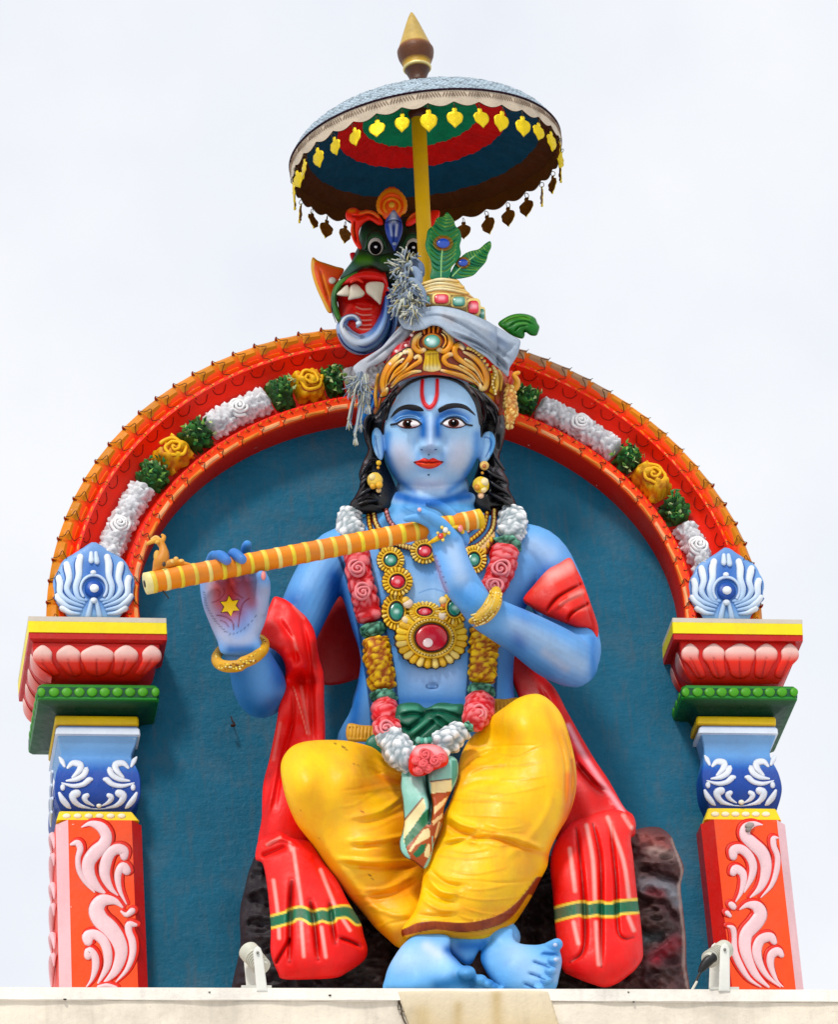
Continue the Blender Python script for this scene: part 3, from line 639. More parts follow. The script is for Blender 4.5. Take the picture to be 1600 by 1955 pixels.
        for j in range(6):
            A0, A1 = Rr[0][j], Rr[0][(j+1) % 6]; B0, B1 = Rr[1][j], Rr[1][(j+1) % 6]
            g = np.array([[A0*(1-t)+B0*t, A1*(1-t)+B1*t] for t in np.linspace(0, 1, n_)]); cc = cs[j] if cs[j].startswith('#') and len(cs[j]) == 7 else '#ee8888'
            M.add(g.reshape(-1, 3), [(2*i, 2*i+1, 2*i+3, 2*i+2) for i in range(n_-1)], cc)
        M.add(Rr[0], [tuple(range(6))], '#fb5b36'); part('shaft', M, M_ENAMEL, th_, smooth=False)
    SL = [[(550, 628, 5), (610, 605, 20), (680, 630, 38), (715, 690, 42), (695, 750, 46), (640, 800, 50), (595, 870, 48), (600, 950, 45), (640, 1020, 36), (700, 1068, 12)], [(478, 745, 10), (520, 735, 24), (540, 775, 24), (524, 840, 20), (532, 920, 20), (575, 1000, 16), (635, 1065, 6)],
          [(835, 825, 30), (830, 790, 38), (790, 775, 38), (740, 805, 40), (712, 870, 42), (705, 950, 38), (742, 1035, 22), (790, 1085, 6)], [(850, 920, 34), (828, 895, 35), (800, 925, 28), (792, 980, 24), (808, 1060, 16), (850, 1145, 5)], [(815, 1195, 8), (850, 1218, 18), (888, 1192, 24)],
          [(822, 1165, 8), (770, 1125, 26), (690, 1122, 46), (650, 1180, 56), (675, 1250, 60), (740, 1310, 60), (795, 1390, 54), (815, 1480, 46), (775, 1595, 32), (700, 1672, 8)], [(912, 1285, 14), (870, 1285, 28), (866, 1330, 26), (890, 1400, 28), (890, 1490, 24), (850, 1590, 16), (780, 1668, 5)],
          [(592, 1392, 36), (592, 1360, 40), (645, 1352, 36), (700, 1400, 36), (725, 1480, 34), (718, 1570, 26), (660, 1675, 8)], [(592, 1492, 30), (602, 1462, 32), (638, 1500, 28), (642, 1570, 26), (618, 1650, 14), (582, 1700, 5)], [(660, 1700, 10), (720, 1692, 16), (780, 1706, 12)]]
    SR = [[(1022, 375, 5), (960, 370, 24), (900, 400, 42), (890, 460, 45), (950, 520, 50), (1020, 590, 52), (1050, 680, 48), (1040, 780, 40), (1000, 865, 26), (930, 930, 6)], [(1140, 475, 8), (1108, 482, 24), (1110, 540, 25), (1138, 620, 24), (1130, 730, 24), (1090, 840, 18), (1012, 930, 5)],
          [(800, 615, 34), (805, 570, 40), (860, 562, 38), (920, 612, 36), (952, 690, 34), (938, 780, 26), (885, 890, 6)], [(800, 740, 30), (820, 712, 36), (868, 742, 34), (880, 800, 28), (860, 890, 18), (820, 962, 6)], [(800, 1000, 28), (785, 985, 26)], [(755, 1050, 22), (775, 1070, 16)],
          [(850, 1022, 6), (910, 988, 24), (978, 1000, 46), (1008, 1060, 55), (968, 1130, 58), (900, 1210, 54), (890, 1310, 50), (920, 1420, 40), (980, 1530, 28), (1070, 1612, 10)], [(760, 1150, 10), (798, 1170, 24), (808, 1240, 22), (810, 1340, 28), (848, 1440, 28), (920, 1550, 18), (1010, 1612, 6)],
          [(1112, 1268, 26), (1082, 1232, 38), (1012, 1252, 40), (980, 1330, 40), (1000, 1430, 32), (1060, 1530, 20), (1160, 1612, 6)], [(1168, 1368, 24), (1140, 1342, 36), (1092, 1370, 35), (1086, 1450, 28), (1130, 1560, 14), (1180, 1612, 5)]]
    tr = (lambda L: T(3.522, (0, 1400), L)) if Lf else (lambda L: T(4, (1200, 1480), L))
    for q in (SL if Lf else SR):
        pts = tr(q); rd = [(a-(3 if not Lf else -3), b-2, w+3.2) for a, b, w in pts]
        o = part('pink_scroll', stroke(pts, ds, .008, 10, '#f3cfd2', 5, base=.0), M_ENAMEL, th_)
        part('red_edging', stroke(rd, ds, .0025, 8, '#e8230d', 5, base=.0), M_ENAMEL, o)
    if Lf:   # outer side scrolls, seen edge on
        for q in range(6):
            c = P(s0, 1600+q*48, ds); a_ = np.linspace(0, 3.4, 14); sg = 1 if q % 2 else -1
            X_ = c+np.stack([0*a_-.0, .17+.07*np.cos(a_)*sg, .10*np.sin(a_*.8)-.0*a_], 1); X_[:, 0] = c[0]+(c[2]-X_[:, 2])*0-.002
            part('pink_scroll', wtube(X_, .018*np.sin(np.linspace(.3, 2.9, 14)), '#efc0c4', 8), M_ENAMEL, th_)
    else:
        part('chip', join(ball(1431, 1575, ds+.010, 9, 6, 4, '#a49a94', 10, 7, bumps=.2), ball(1429, 1583, ds+.010, 6, 5, 4, '#8f8680', 10, 7, bumps=.2)), M_CEM, th_, label='grey chipped bare cement patch')
    # ---- shell fan ornament on top of the cap
    if Lf: C0 = (179, 1120); rx, ry = 76, 72; vb_ = 1178
    else: C0 = (1387, 1124); rx, ry = 70, 66; vb_ = 1182
    fan = thing('shell_ornament', ('pale blue and white shell ornament on the left pillar cap' if Lf else 'pale blue and white shell ornament on the right pillar cap'), 'ornament', P(C0[0], vb_, .2), 'blue shell ornaments at the arch feet')
    ol = []
    for a in np.linspace(-2.42, 2.42, 46):
        r = 1+.035*abs(math.sin(a*5.6)); ol.append((C0[0]+rx*r*math.sin(a), C0[1]-ry*r*math.cos(a)-(13*math.exp(-(a/.2)**2))))
    ol += [(C0[0]+rx*.62, vb_+3), (C0[0]-rx*.62, vb_+3)]
    dF = .215
    base = inflate(ol, d=dF-.04, fat=.25, hcap=.05, back=.6, res=2.5, sm=False, col='#86aede', paints=[('soft', [(C0[0], C0[1]+5), (C0[0], C0[1]-35)], 34, '#3a66b4', .85), ('vgrad', vb_-20, vb_+4, '#9fc6dd', .6)])
    part('shell_body', base, M_ENAMEL, fan)
    sf = lambda u, v: base.surf(u, v)
    LB = [[(.18, .44, 3), (.38, .30, 5), (.46, .02, 6.5), (.38, -.30, 7), (.38, -.60, 8), (.34, -.78, 7)], [(.24, .54, 3), (.54, .36, 5), (.68, .06, 6.5), (.62, -.22, 7), (.66, -.48, 8), (.68, -.58, 7)], [(.28, .64, 3), (.62, .48, 5), (.84, .20, 6.5), (.85, -.08, 7.5), (.88, -.22, 7)], [(.32, .76, 3), (.64, .66, 5), (.84, .46, 7), (.92, .26, 7)], [(.36, .90, 3), (.58, .86, 5), (.78, .72, 7)]]
    for m_ in (1, -1):
        for j, q in enumerate(LB):
            pts = [(C0[0]+m_*x*rx, C0[1]+y*ry*(.8 if y > .3 else 1), w) for x, y, w in q]
            o = part('shell_lobe', stroke(pts, sf, .015, 8, '#d8e6f2', 5, cols=['#8fb4e0', '#bcd3ec', '#e4edf6', '#edf3f7']), M_ENAMEL, fan)
            part('groove_line', stroke([(a_+m_*w*1.05, b_+1, .9) for a_, b_, w in pts], sf, .007, 5, '#2f5fae', 5), M_ENAMEL, o, kind='stuff')
    part('shell_lobe', stroke([(C0[0]-5, C0[1]-50, 6), (C0[0]-5, C0[1]-64, 4)], sf, .012, 8, '#dbe7f3', 4), M_ENAMEL, fan)
    part('shell_lobe', stroke([(C0[0]+6, C0[1]-48, 6), (C0[0]+4, C0[1]-64, 4)], sf, .012, 8, '#cfdff0', 4), M_ENAMEL, fan)
    a_ = np.linspace(-2.2, 2.2, 16)
    part('ring_band', stroke([(C0[0]+25*math.sin(x), C0[1]+3-25*math.cos(x), 3.2) for x in a_], sf, .016, 8, '#c9daee', 2), M_ENAMEL, fan)
    part('boss', ball(C0[0], C0[1]+4, sf(C0[0], C0[1]+4)+.004, 18, 17, 8, '#2551a4', 16, 9), M_ENAMEL, fan)
    part('boss', ball(C0[0]+1, C0[1]+3, sf(C0[0], C0[1]+3)+.016, 9.5, 8.5, 7, '#eef1f4', 14, 9), M_ENAMEL, fan)
    part('boss', ball(C0[0]-1, C0[1]-27, sf(C0[0], C0[1]-27)+.004, 6, 5, 6, '#e8edf4', 12, 8), M_ENAMEL, fan)
    for m_ in (1, -1): part('shell_stem', stroke([(C0[0]+m_*4, C0[1]+26, 4), (C0[0]+m_*8, C0[1]+42, 5), (C0[0]+m_*11, vb_, 6)], sf, .014, 8, '#b9cfe6', 4), M_ENAMEL, fan)
    part('shell_stem', ball(C0[0], C0[1]+26, sf(C0[0], C0[1]+26)+.006, 7, 6, 7, '#dfe7f0', 12, 8), M_ENAMEL, fan)
for sd_ in (-1, 1): pillar(sd_)
# ================================================================= rock seat
rock = thing('rock_seat', 'dark purple brown painted rock seat behind the red shawl ends', 'rock', P(880, 1886, .6))
def rocky(seed, amp=.05, s=5):
    def f(U, V):
        X = np.stack([U.ravel()*PXM, V.ravel()*PXM*1.6, 0*U.ravel()], 1); a_ = vnoise(X, s, seed); b_ = vnoise(X, s*2.4, seed+9); c_ = vnoise(X, s*6, seed+4); return ((.35-np.abs(a_))*amp*2.2+(.3-np.abs(b_))*amp*1.2+c_*amp*.45).reshape(U.shape)
    return f
RK = [('soft', [(1230, 1600), (1270, 1610)], 16, '#a05a55', .7), ('soft', [(1245, 1622), (1280, 1632)], 9, '#c2a9a0', .5), ('soft', [(1215, 1690), (1270, 1690), (1296, 1720)], 13, '#7d8088', .8), ('soft', [(1240, 1700), (1260, 1705)], 10, '#7d3038', .8), ('soft', [(1250, 1750), (1280, 1770)], 20, '#2a0d12', .9),
      ('soft', [(1232, 1790), (1260, 1786)], 10, '#6c7a7c', .8), ('soft', [(1250, 1830), (1290, 1800)], 13, '#8c2c38', .85), ('soft', [(1240, 1860), (1290, 1850)], 14, '#2c1214', .8), ('line', [(1282, 1602), (1296, 1640), (1302, 1665), (1296, 1695), (1301, 1745), (1306, 1795), (1306, 1845), (1313, 1884)], 2.5, '#a8948c', .7)]
part('rock', inflate([(1190, 1585), (1210, 1584), (1237, 1578), (1262, 1580), (1282, 1597), (1291, 1620), (1301, 1640), (1306, 1660), (1300, 1692), (1305, 1742), (1310, 1792), (1311, 1842), (1317, 1886), (1322, 1960), (1150, 1960), (1150, 1700)], d=.55, fat=.7, res=3, extra=rocky(3), col='#4a2a2c', paints=RK,
     cut=[([(1210, 1655), (1250, 1668), (1298, 1680)], 8, .06), ([(1212, 1735), (1260, 1720), (1300, 1770)], 7, .04), ([(1222, 1775), (1262, 1790)], 8, .06)]), M_ROCK, rock)
part('rock', inflate([(505, 1630), (480, 1650), (466, 1700), (458, 1740), (459, 1800), (462, 1960), (760, 1960), (760, 1740), (640, 1640)], d=.45, fat=.5, res=4, extra=rocky(8), col='#241d22', paints=[('soft', [(700, 1750), (740, 1860)], 30, '#3a211c', .8)]), M_ROCK, rock)
part('rock', inflate([(700, 1700), (800, 1660), (1000, 1640), (1110, 1640), (1180, 1760), (1180, 1960), (680, 1960)], d=.5, fat=.25, res=4, extra=rocky(12), col='#2c1a18', paints=[('soft', [(910, 1830), (910, 1850)], 14, '#6d5552', .9)]), M_ROCK, rock)

# ================================================================= the seated statue
fig = thing('seated_statue', 'blue skinned crowned statue seated with crossed feet and playing a flute', 'statue', P(880, 1886, .9))
Z = lambda u, v, cu, cv, su, sv: np.exp(-((u-cu)/su)**2-((v-cv)/sv)**2)
def face_extra(u, v):
    e = 0
    for cu, s in ((782, 1), (864, -1)):
        e = e-.030*Z(u, v, cu+4*s, 795, 25, 13)+.024*Z(u, v, cu, 808, 19, 9)
        e = e+.006*Z(u, v, cu, 778, 30, 7)+.012*Z(u, v, cu-20*s, 862, 24, 26)
    nw = np.interp(v, [780, 830, 850], [8, 10, 12]); nh = np.interp(v, [765, 790, 825, 848, 858, 868], [.0, .016, .040, .062, .052, 0])
    e = e+nh*np.exp(-((u-822)/nw)**2)+.010*Z(u, v, 822, 849, 11, 8)+.026*Z(u, v, 808, 853, 7.5, 6.5)+.026*Z(u, v, 836, 853, 7.5, 6.5)
    e = e-.016*Z(u, v, 796, 846, 7, 14)-.016*Z(u, v, 848, 846, 7, 14)
    e = e+.020*Z(u, v, 819, 884, 30, 15)-.008*Z(u, v, 819, 903, 20, 5)+.022*Z(u, v, 820, 922, 26, 13)-.006*Z(u, v, 820, 868, 4, 5)
    return e
head = inflate([(755, 762), (741, 788), (734, 815), (732, 852), (737, 878), (748, 904), (765, 926), (788, 941), (820, 947), (852, 941), (876, 926), (896, 904), (910, 877), (917, 852), (917, 815), (913, 780), (900, 748), (880, 706), (825, 690), (775, 706)], d=.60, fat=.88, res=1.6, tilt=(.0004, .0010), extra=face_extra)
torso = inflate([(745, 940), (742, 968), (700, 985), (650, 1005), (612, 1040), (618, 1090), (652, 1140), (672, 1200), (688, 1255), (682, 1305), (671, 1350), (665, 1440), (1000, 1440), (985, 1350), (980, 1290), (988, 1210), (1010, 1150), (1062, 1090), (1055, 1035), (1005, 1004), (940, 985), (905, 968), (902, 940)], d=.48, fat=.55, hcap=.30, res=3, tilt=(.0002, .0002),
                extra=lambda u, v: .02*Z(u, v, 745, 1120, 60, 50)+.02*Z(u, v, 890, 1120, 60, 50)-.012*Z(u, v, 825, 1120, 14, 70)+.02*Z(u, v, 826, 1280, 70, 60)-.02*Z(u, v, 827, 1309, 8, 5))
def ear(cu, cv, ru, rv, s):
    ol = [(cu-s*ru*.7, cv+rv), (cu+s*ru*.2, cv+rv*.75), (cu+s*ru*.9, cv+rv*.1), (cu+s*ru*1.05, cv-rv*.55), (cu+s*ru*.5, cv-rv), (cu-s*ru*.4, cv-rv*.9), (cu-s*ru, cv-rv*.3), (cu-s*ru*1.1, cv+rv*.5)]
    return inflate(ol, d=.60, fat=1.0, res=1.6, cut=[([(cu-s*ru*.2, cv-rv*.6), (cu+s*ru*.45, cv-rv*.3), (cu+s*ru*.1, cv+rv*.4)], 2.8, .022)])
earL, earR = ear(721, 848, 11, 31, -1), ear(930, 855, 15, 31, 1)
palmL = inflate([(381, 1115), (383, 1085), (398, 1072), (440, 1068), (482, 1068), (508, 1090), (513, 1125), (513, 1160), (505, 1192), (496, 1215), (494, 1250), (428, 1250), (414, 1222), (400, 1190), (387, 1155)], d=.84, fat=.42, res=2, extra=lambda u, v: .02*Z(u, v, 492, 1150, 18, 40)+.012*Z(u, v, 402, 1160, 14, 50)-.012*Z(u, v, 446, 1130, 30, 30))
TR = lambda L: T(6.154, (740, 920), L)
palmR = inflate(TR([(1200, 1330), (1150, 1240), (1080, 1130), (1010, 1010), (960, 900), (920, 780), (880, 660), (820, 580), (740, 510), (660, 455), (560, 400), (450, 368), (385, 372), (410, 430), (470, 530), (500, 640), (520, 760), (550, 900), (590, 1020), (605, 1100), (650, 1230), (700, 1330), (780, 1430), (860, 1510), (960, 1560), (1090, 1560), (1190, 1450)]), ctrl=[(830, 990, 1.01), (860, 1060, .98), (915, 1160, .93)], fat=.6, res=2,
                extra=lambda u, v: .006*Z(u, v, 858, 1012, 9, 9)-.004*Z(u, v, 838, 1005, 3, 14))
footA = inflate([(775, 1797), (760, 1814), (743, 1842), (735, 1866), (734, 1892), (790, 1894), (850, 1895), (890, 1896), (905, 1888), (908, 1868), (905, 1853), (898, 1844), (884, 1842), (872, 1830), (860, 1815), (855, 1785), (800, 1780)], ctrl=[(760, 1860, .98), (820, 1830, .98), (895, 1862, 1.05), (800, 1890, 1.02)], fat=.62, res=2)
legM = inflate([(835, 1780), (850, 1806), (873, 1831), (890, 1842), (902, 1838), (915, 1815), (940, 1790), (930, 1770)], d=.93, fat=.5, res=2.5)
footB = inflate([(925, 1775), (938, 1792), (922, 1808), (917, 1830), (925, 1850), (936, 1868), (952, 1888), (975, 1893), (1020, 1893), (1048, 1894), (1062, 1886), (1068, 1862), (1073, 1838), (1071, 1820), (1064, 1806), (1043, 1800), (1024, 1803), (996, 1801), (982, 1793), (975, 1770)], ctrl=[(945, 1800, .93), (1000, 1850, .99), (1060, 1870, 1.04)], fat=.62, res=2, cut=[([(1020, 1836), (1050, 1846)], 2.4, .025), ([(1012, 1858), (1042, 1869)], 2.4, .025), ([(1002, 1877), (1024, 1886)], 2.4, .02), ([(1036, 1822), (1060, 1823)], 3, .03)])
bodyM = join(head, torso, earL, earR, palmL, palmR, footA, footB, legM,
    tube([(828, 880, .42, 50), (827, 935, .42, 70), (825, 975, .43, 78), (824, 1010, .43, 92)], k=28),
    tube([(700, 1050, .46, 46), (645, 1062, .46, 50), (602, 1120, .46, 47), (565, 1200, .46, 43), (525, 1285, .47, 42), (500, 1318, .50, 46)], k=24),      # raised arm
    tube([(500, 1322, .52, 47), (492, 1300, .60, 48), (478, 1265, .70, 41), (462, 1235, .78, 36), (455, 1195, .82, 36)], k=24),
    tube([(960, 1050, .48, 52), (1018, 1066, .49, 60), (1052, 1110, .50, 56), (1082, 1180, .55, 50), (1100, 1235, .63, 46), (1094, 1262, .68, 46)], k=24),
    tube([(1094, 1264, .68, 47), (1055, 1244, .76, 49), (1000, 1210, .84, 42), (955, 1186, .89, 37), (920, 1165, .92, 33), (890, 1130, .94, 26), (872, 1090, .95, 20)], k=24),
    # fingers of the hand at the mouth
    tube([(884, 1030, .92, 13), (875, 1008, .94, 12), (862, 986, .97, 11), (842, 968, .99, 9.5), (819, 962, 1.0, 7)], k=14),
    tube([(862, 1030, 1.0, 15), (846, 1006, 1.03, 13), (828, 991, 1.05, 11), (812, 982, 1.06, 9), (802, 974, 1.06, 7)], k=14),
    tube([(838, 1010, 1.0, 11), (814, 995, 1.03, 9.5), (794, 989, 1.03, 8), (776, 991, 1.03, 6)], k=14),
    tube([(836, 1040, .98, 12), (818, 1012, .96, 9.5), (800, 1000, .95, 8), (782, 1002, .95, 6)], k=12),
    tube([(850, 1085, .93, 15), (838, 1045, .87, 13), (846, 1012, .85, 11)], k=12),
    # fingers curled over the flute
    tube([(404, 1100, .86, 12), (402, 1078, .88, 11), (405, 1064, .93, 9.5), (408, 1059, .96, 8)], k=14),
    tube([(424, 1100, .88, 12), (418, 1074, .90, 12), (416, 1062, .97, 11), (424, 1063, 1.03, 10.5), (433, 1070, 1.055, 9)], k=14),
    tube([(452, 1100, .88, 12), (448, 1070, .90, 12), (446, 1058, .97, 11), (453, 1061, 1.03, 10.5), (462, 1068, 1.055, 9)], k=14),
    tube([(478, 1100, .88, 12), (473, 1066, .89, 11), (470, 1048, .93, 10), (472, 1040, .96, 8.5)], k=14),
    tube([(494, 1165, .88, 15), (501, 1135, .92, 14), (503, 1112, .97, 12.5), (499, 1100, .99, 10.5)], k=14),
    # toes
    ball(891, 1857, 1.08, 18, 15, 34, k=16), ball(916, 1870, 1.06, 15, 11, 24), ball(932, 1877, 1.06, 12, 9, 20), ball(944, 1883, 1.055, 10, 7.5, 18), ball(954, 1887, 1.05, 9, 6, 16), tube([(860, 1872, 1.02, 20), (905, 1880, 1.03, 15), (945, 1887, 1.03, 8)]),
    tube([(1040, 1812, 1.0, 10), (1056, 1806, 1.03, 11.5), (1063, 1802, 1.04, 11)], k=14), ball(1058, 1832, 1.07, 13, 8.5, 20), ball(1052, 1852, 1.075, 13, 9, 22), ball(1044, 1870, 1.075, 13, 8.5, 22), ball(1030, 1885, 1.07, 12, 7, 20),
    # shins and thighs inside the dhoti
    tube([(960, 1790, .86, 32), (800, 1650, .60, 40), (640, 1510, .66, 42), (720, 1480, .42, 40), (800, 1440, .36, 40)]), tube([(840, 1800, .90, 28), (920, 1610, .78, 40), (990, 1440, .72, 40), (940, 1450, .5, 36), (880, 1430, .36, 36)]))
# weld everything into one skin
import bmesh
def weld(M, vox, sm=4):
    V = np.concatenate(M.v); me = bpy.data.meshes.new('tmp'); me.from_pydata(V.tolist(), [], M.f); me.update()
    bm = bmesh.new(); bm.from_mesh(me); bmesh.ops.recalc_face_normals(bm, faces=bm.faces); bm.to_mesh(me); bm.free()
    o = bpy.data.objects.new('tmp', me); S.collection.objects.link(o); r = o.modifiers.new('r', 'REMESH'); r.mode = 'VOXEL'; r.voxel_size = vox
    s = o.modifiers.new('s', 'SMOOTH'); s.factor = .5; s.iterations = sm
    dg = bpy.context.evaluated_depsgraph_get(); ev = o.evaluated_get(dg); m2 = ev.to_mesh(); n = len(m2.vertices); V = np.empty(n*3); m2.vertices.foreach_get('co', V); F = [tuple(p.vertices) for p in m2.polygons]; ev.to_mesh_clear()
    bpy.data.objects.remove(o); return V.reshape(-1, 3), F
BV, BF = weld(bodyM, .0052, 3)
BU, BVv = proj(BV)
SK = '#6cb0e8'
bp_ = [
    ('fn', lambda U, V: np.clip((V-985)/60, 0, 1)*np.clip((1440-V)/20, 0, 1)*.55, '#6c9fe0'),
    # painted modelling of the face
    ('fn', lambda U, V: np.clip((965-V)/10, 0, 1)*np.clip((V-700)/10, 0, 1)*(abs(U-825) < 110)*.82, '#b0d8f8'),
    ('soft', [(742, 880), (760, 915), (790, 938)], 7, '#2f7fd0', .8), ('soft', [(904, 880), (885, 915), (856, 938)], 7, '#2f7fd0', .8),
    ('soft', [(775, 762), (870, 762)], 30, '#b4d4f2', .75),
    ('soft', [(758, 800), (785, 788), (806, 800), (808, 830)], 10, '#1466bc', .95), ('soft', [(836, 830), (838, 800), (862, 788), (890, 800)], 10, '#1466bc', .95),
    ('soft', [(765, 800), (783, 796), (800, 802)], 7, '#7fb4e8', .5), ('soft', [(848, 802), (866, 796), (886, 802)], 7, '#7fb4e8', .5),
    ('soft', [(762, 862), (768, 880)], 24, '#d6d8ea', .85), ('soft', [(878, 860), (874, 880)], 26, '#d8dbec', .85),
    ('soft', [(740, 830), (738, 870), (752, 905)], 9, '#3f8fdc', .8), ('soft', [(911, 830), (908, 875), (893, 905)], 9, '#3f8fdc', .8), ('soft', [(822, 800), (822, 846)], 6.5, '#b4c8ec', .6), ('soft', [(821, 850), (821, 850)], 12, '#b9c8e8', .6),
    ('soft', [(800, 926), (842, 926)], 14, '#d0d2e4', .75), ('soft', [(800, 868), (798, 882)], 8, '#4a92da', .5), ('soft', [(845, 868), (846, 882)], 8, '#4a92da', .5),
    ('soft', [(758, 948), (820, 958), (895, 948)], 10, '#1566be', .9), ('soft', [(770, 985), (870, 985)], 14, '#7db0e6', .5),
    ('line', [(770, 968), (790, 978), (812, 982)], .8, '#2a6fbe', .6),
    # body
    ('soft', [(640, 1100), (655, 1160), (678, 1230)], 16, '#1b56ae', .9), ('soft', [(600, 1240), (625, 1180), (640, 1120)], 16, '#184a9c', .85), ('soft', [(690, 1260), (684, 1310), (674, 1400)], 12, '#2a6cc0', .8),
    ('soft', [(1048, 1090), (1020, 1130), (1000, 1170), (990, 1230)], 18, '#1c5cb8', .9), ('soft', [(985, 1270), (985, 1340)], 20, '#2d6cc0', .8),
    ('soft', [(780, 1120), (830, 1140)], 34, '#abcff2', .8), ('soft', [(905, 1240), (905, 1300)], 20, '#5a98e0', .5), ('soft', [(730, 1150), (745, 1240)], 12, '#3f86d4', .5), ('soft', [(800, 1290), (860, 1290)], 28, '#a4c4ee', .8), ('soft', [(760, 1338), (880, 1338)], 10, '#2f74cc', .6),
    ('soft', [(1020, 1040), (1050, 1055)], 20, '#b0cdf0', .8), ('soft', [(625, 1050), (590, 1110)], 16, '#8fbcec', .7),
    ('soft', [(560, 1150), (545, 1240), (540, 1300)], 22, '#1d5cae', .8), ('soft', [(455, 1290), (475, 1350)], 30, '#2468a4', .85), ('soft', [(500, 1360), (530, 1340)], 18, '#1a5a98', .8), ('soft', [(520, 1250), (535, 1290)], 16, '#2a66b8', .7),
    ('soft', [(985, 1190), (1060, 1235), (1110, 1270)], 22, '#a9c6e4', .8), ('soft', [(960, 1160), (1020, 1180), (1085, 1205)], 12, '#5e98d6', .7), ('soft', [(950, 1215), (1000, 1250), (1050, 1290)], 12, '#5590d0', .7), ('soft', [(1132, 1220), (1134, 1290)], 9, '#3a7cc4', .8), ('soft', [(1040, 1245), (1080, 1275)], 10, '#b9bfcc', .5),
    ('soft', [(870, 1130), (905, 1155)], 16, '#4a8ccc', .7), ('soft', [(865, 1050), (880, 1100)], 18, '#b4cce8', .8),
    # left palm
    ('soft', [(405, 1120), (410, 1190), (450, 1228), (490, 1200), (505, 1130)], 17, '#a9b2ca', .9), ('soft', [(440, 1110), (440, 1160)], 34, '#b03c3a', 1), ('soft', [(470, 1110), (480, 1150)], 14, '#a84a50', .8), ('soft', [(415, 1120), (418, 1150)], 12, '#b8504a', .8), ('soft', [(440, 1240), (480, 1240)], 10, '#1f62ac', .8),
    ('soft', [(410, 1062), (470, 1050)], 22, '#2f74c4', .8),
    ('line', [(405, 1150), (418, 1145), (428, 1133), (427, 1122)], 1.1, '#7a1420', .8), ('line', [(441, 1120), (446, 1130), (455, 1136), (464, 1142)], 1.1, '#7a1420', .8), ('line', [(414, 1174), (432, 1178), (444, 1188), (446, 1202)], 1.2, '#6a1420', .9), ('line', [(420, 1184), (430, 1188), (436, 1196)], 1, '#6a1420', .8), ('line', [(476, 1142), (464, 1152), (458, 1172), (455, 1196)], 1.2, '#7a1420', .9), ('line', [(414, 1125), (420, 1130), (418, 1140)], 1, '#7a1420', .7)]
for i in range(16):   # little tick marks round the palm
    a = i/15; x = [388, 393, 402, 415, 432][min(4, int(a*5))]; y = 1130+a*75; bp_.append(('line', [(388+a*a*40, y), (392+a*a*42, y+1.5)], .8, '#2a2438', .8))
for i in range(8): bp_.append(('line', [(438+i*7, 1212-i*i*.7), (440+i*7, 1209-i*i*.7)], .8, '#2a2438', .8))
for u, v in TR([(562, 870), (585, 930), (612, 992), (625, 1055), (655, 1118), (682, 1182)]): bp_.append(('line', [(u-1, v), (u+1, v)], 1.1, '#1c1c40', .9))
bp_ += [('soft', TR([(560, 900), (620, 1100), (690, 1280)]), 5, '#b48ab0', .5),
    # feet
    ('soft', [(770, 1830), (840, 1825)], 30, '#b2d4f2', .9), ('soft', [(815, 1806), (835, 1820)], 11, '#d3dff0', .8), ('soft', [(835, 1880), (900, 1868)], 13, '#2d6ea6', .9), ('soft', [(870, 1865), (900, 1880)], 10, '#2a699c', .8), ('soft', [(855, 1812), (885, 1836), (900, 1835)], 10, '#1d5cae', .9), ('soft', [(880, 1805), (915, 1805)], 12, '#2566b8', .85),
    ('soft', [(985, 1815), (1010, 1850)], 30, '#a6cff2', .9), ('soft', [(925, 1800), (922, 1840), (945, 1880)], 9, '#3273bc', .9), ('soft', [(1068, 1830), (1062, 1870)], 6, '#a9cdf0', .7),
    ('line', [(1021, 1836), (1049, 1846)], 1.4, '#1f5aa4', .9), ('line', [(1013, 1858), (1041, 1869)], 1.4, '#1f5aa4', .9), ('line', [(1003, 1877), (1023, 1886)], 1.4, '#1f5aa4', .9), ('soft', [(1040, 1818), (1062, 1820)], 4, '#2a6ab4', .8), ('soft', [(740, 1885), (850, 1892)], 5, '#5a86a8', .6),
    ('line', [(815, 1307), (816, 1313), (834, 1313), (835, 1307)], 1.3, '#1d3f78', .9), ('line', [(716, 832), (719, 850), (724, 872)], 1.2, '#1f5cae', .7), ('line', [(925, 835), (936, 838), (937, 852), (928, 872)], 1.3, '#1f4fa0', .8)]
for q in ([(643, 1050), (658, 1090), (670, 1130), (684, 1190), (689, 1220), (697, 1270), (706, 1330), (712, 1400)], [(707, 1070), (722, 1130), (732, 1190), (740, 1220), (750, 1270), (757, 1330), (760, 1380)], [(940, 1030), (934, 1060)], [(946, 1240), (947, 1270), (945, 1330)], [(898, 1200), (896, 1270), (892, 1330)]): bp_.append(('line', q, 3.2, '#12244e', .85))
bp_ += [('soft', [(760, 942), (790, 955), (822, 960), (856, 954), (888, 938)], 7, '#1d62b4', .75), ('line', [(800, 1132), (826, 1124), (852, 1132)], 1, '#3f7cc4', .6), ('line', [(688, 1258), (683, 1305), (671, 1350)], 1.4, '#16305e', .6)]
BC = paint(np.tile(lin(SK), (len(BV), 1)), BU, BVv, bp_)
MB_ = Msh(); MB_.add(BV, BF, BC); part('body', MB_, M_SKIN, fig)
hs = lambda u, v: head.surf(u, v)+.003
part('hairline', stroke([(736, 800, 3), (742, 776, 5), (752, 756, 5), (770, 738, 4), (795, 725, 3), (826, 719, 2.5), (862, 724, 3), (888, 737, 4), (905, 757, 5), (914, 778, 5), (918, 810, 3)], lambda u, v: np.maximum(head.surf(u, v), .64)+.004, .012, 8, '#0a080b', 5), M_HAIR, fig)
ts_ = torso.surf
def onface(nm, ol, col, m, h=.010, fat=.35, par=None, off=.001, res=1., **k): return part(nm, inflate(ol, d=lambda u, v: head.surf(u, v)+off, fat=fat, hcap=h, back=.02, res=res, col=col, **k), m, par or fig)
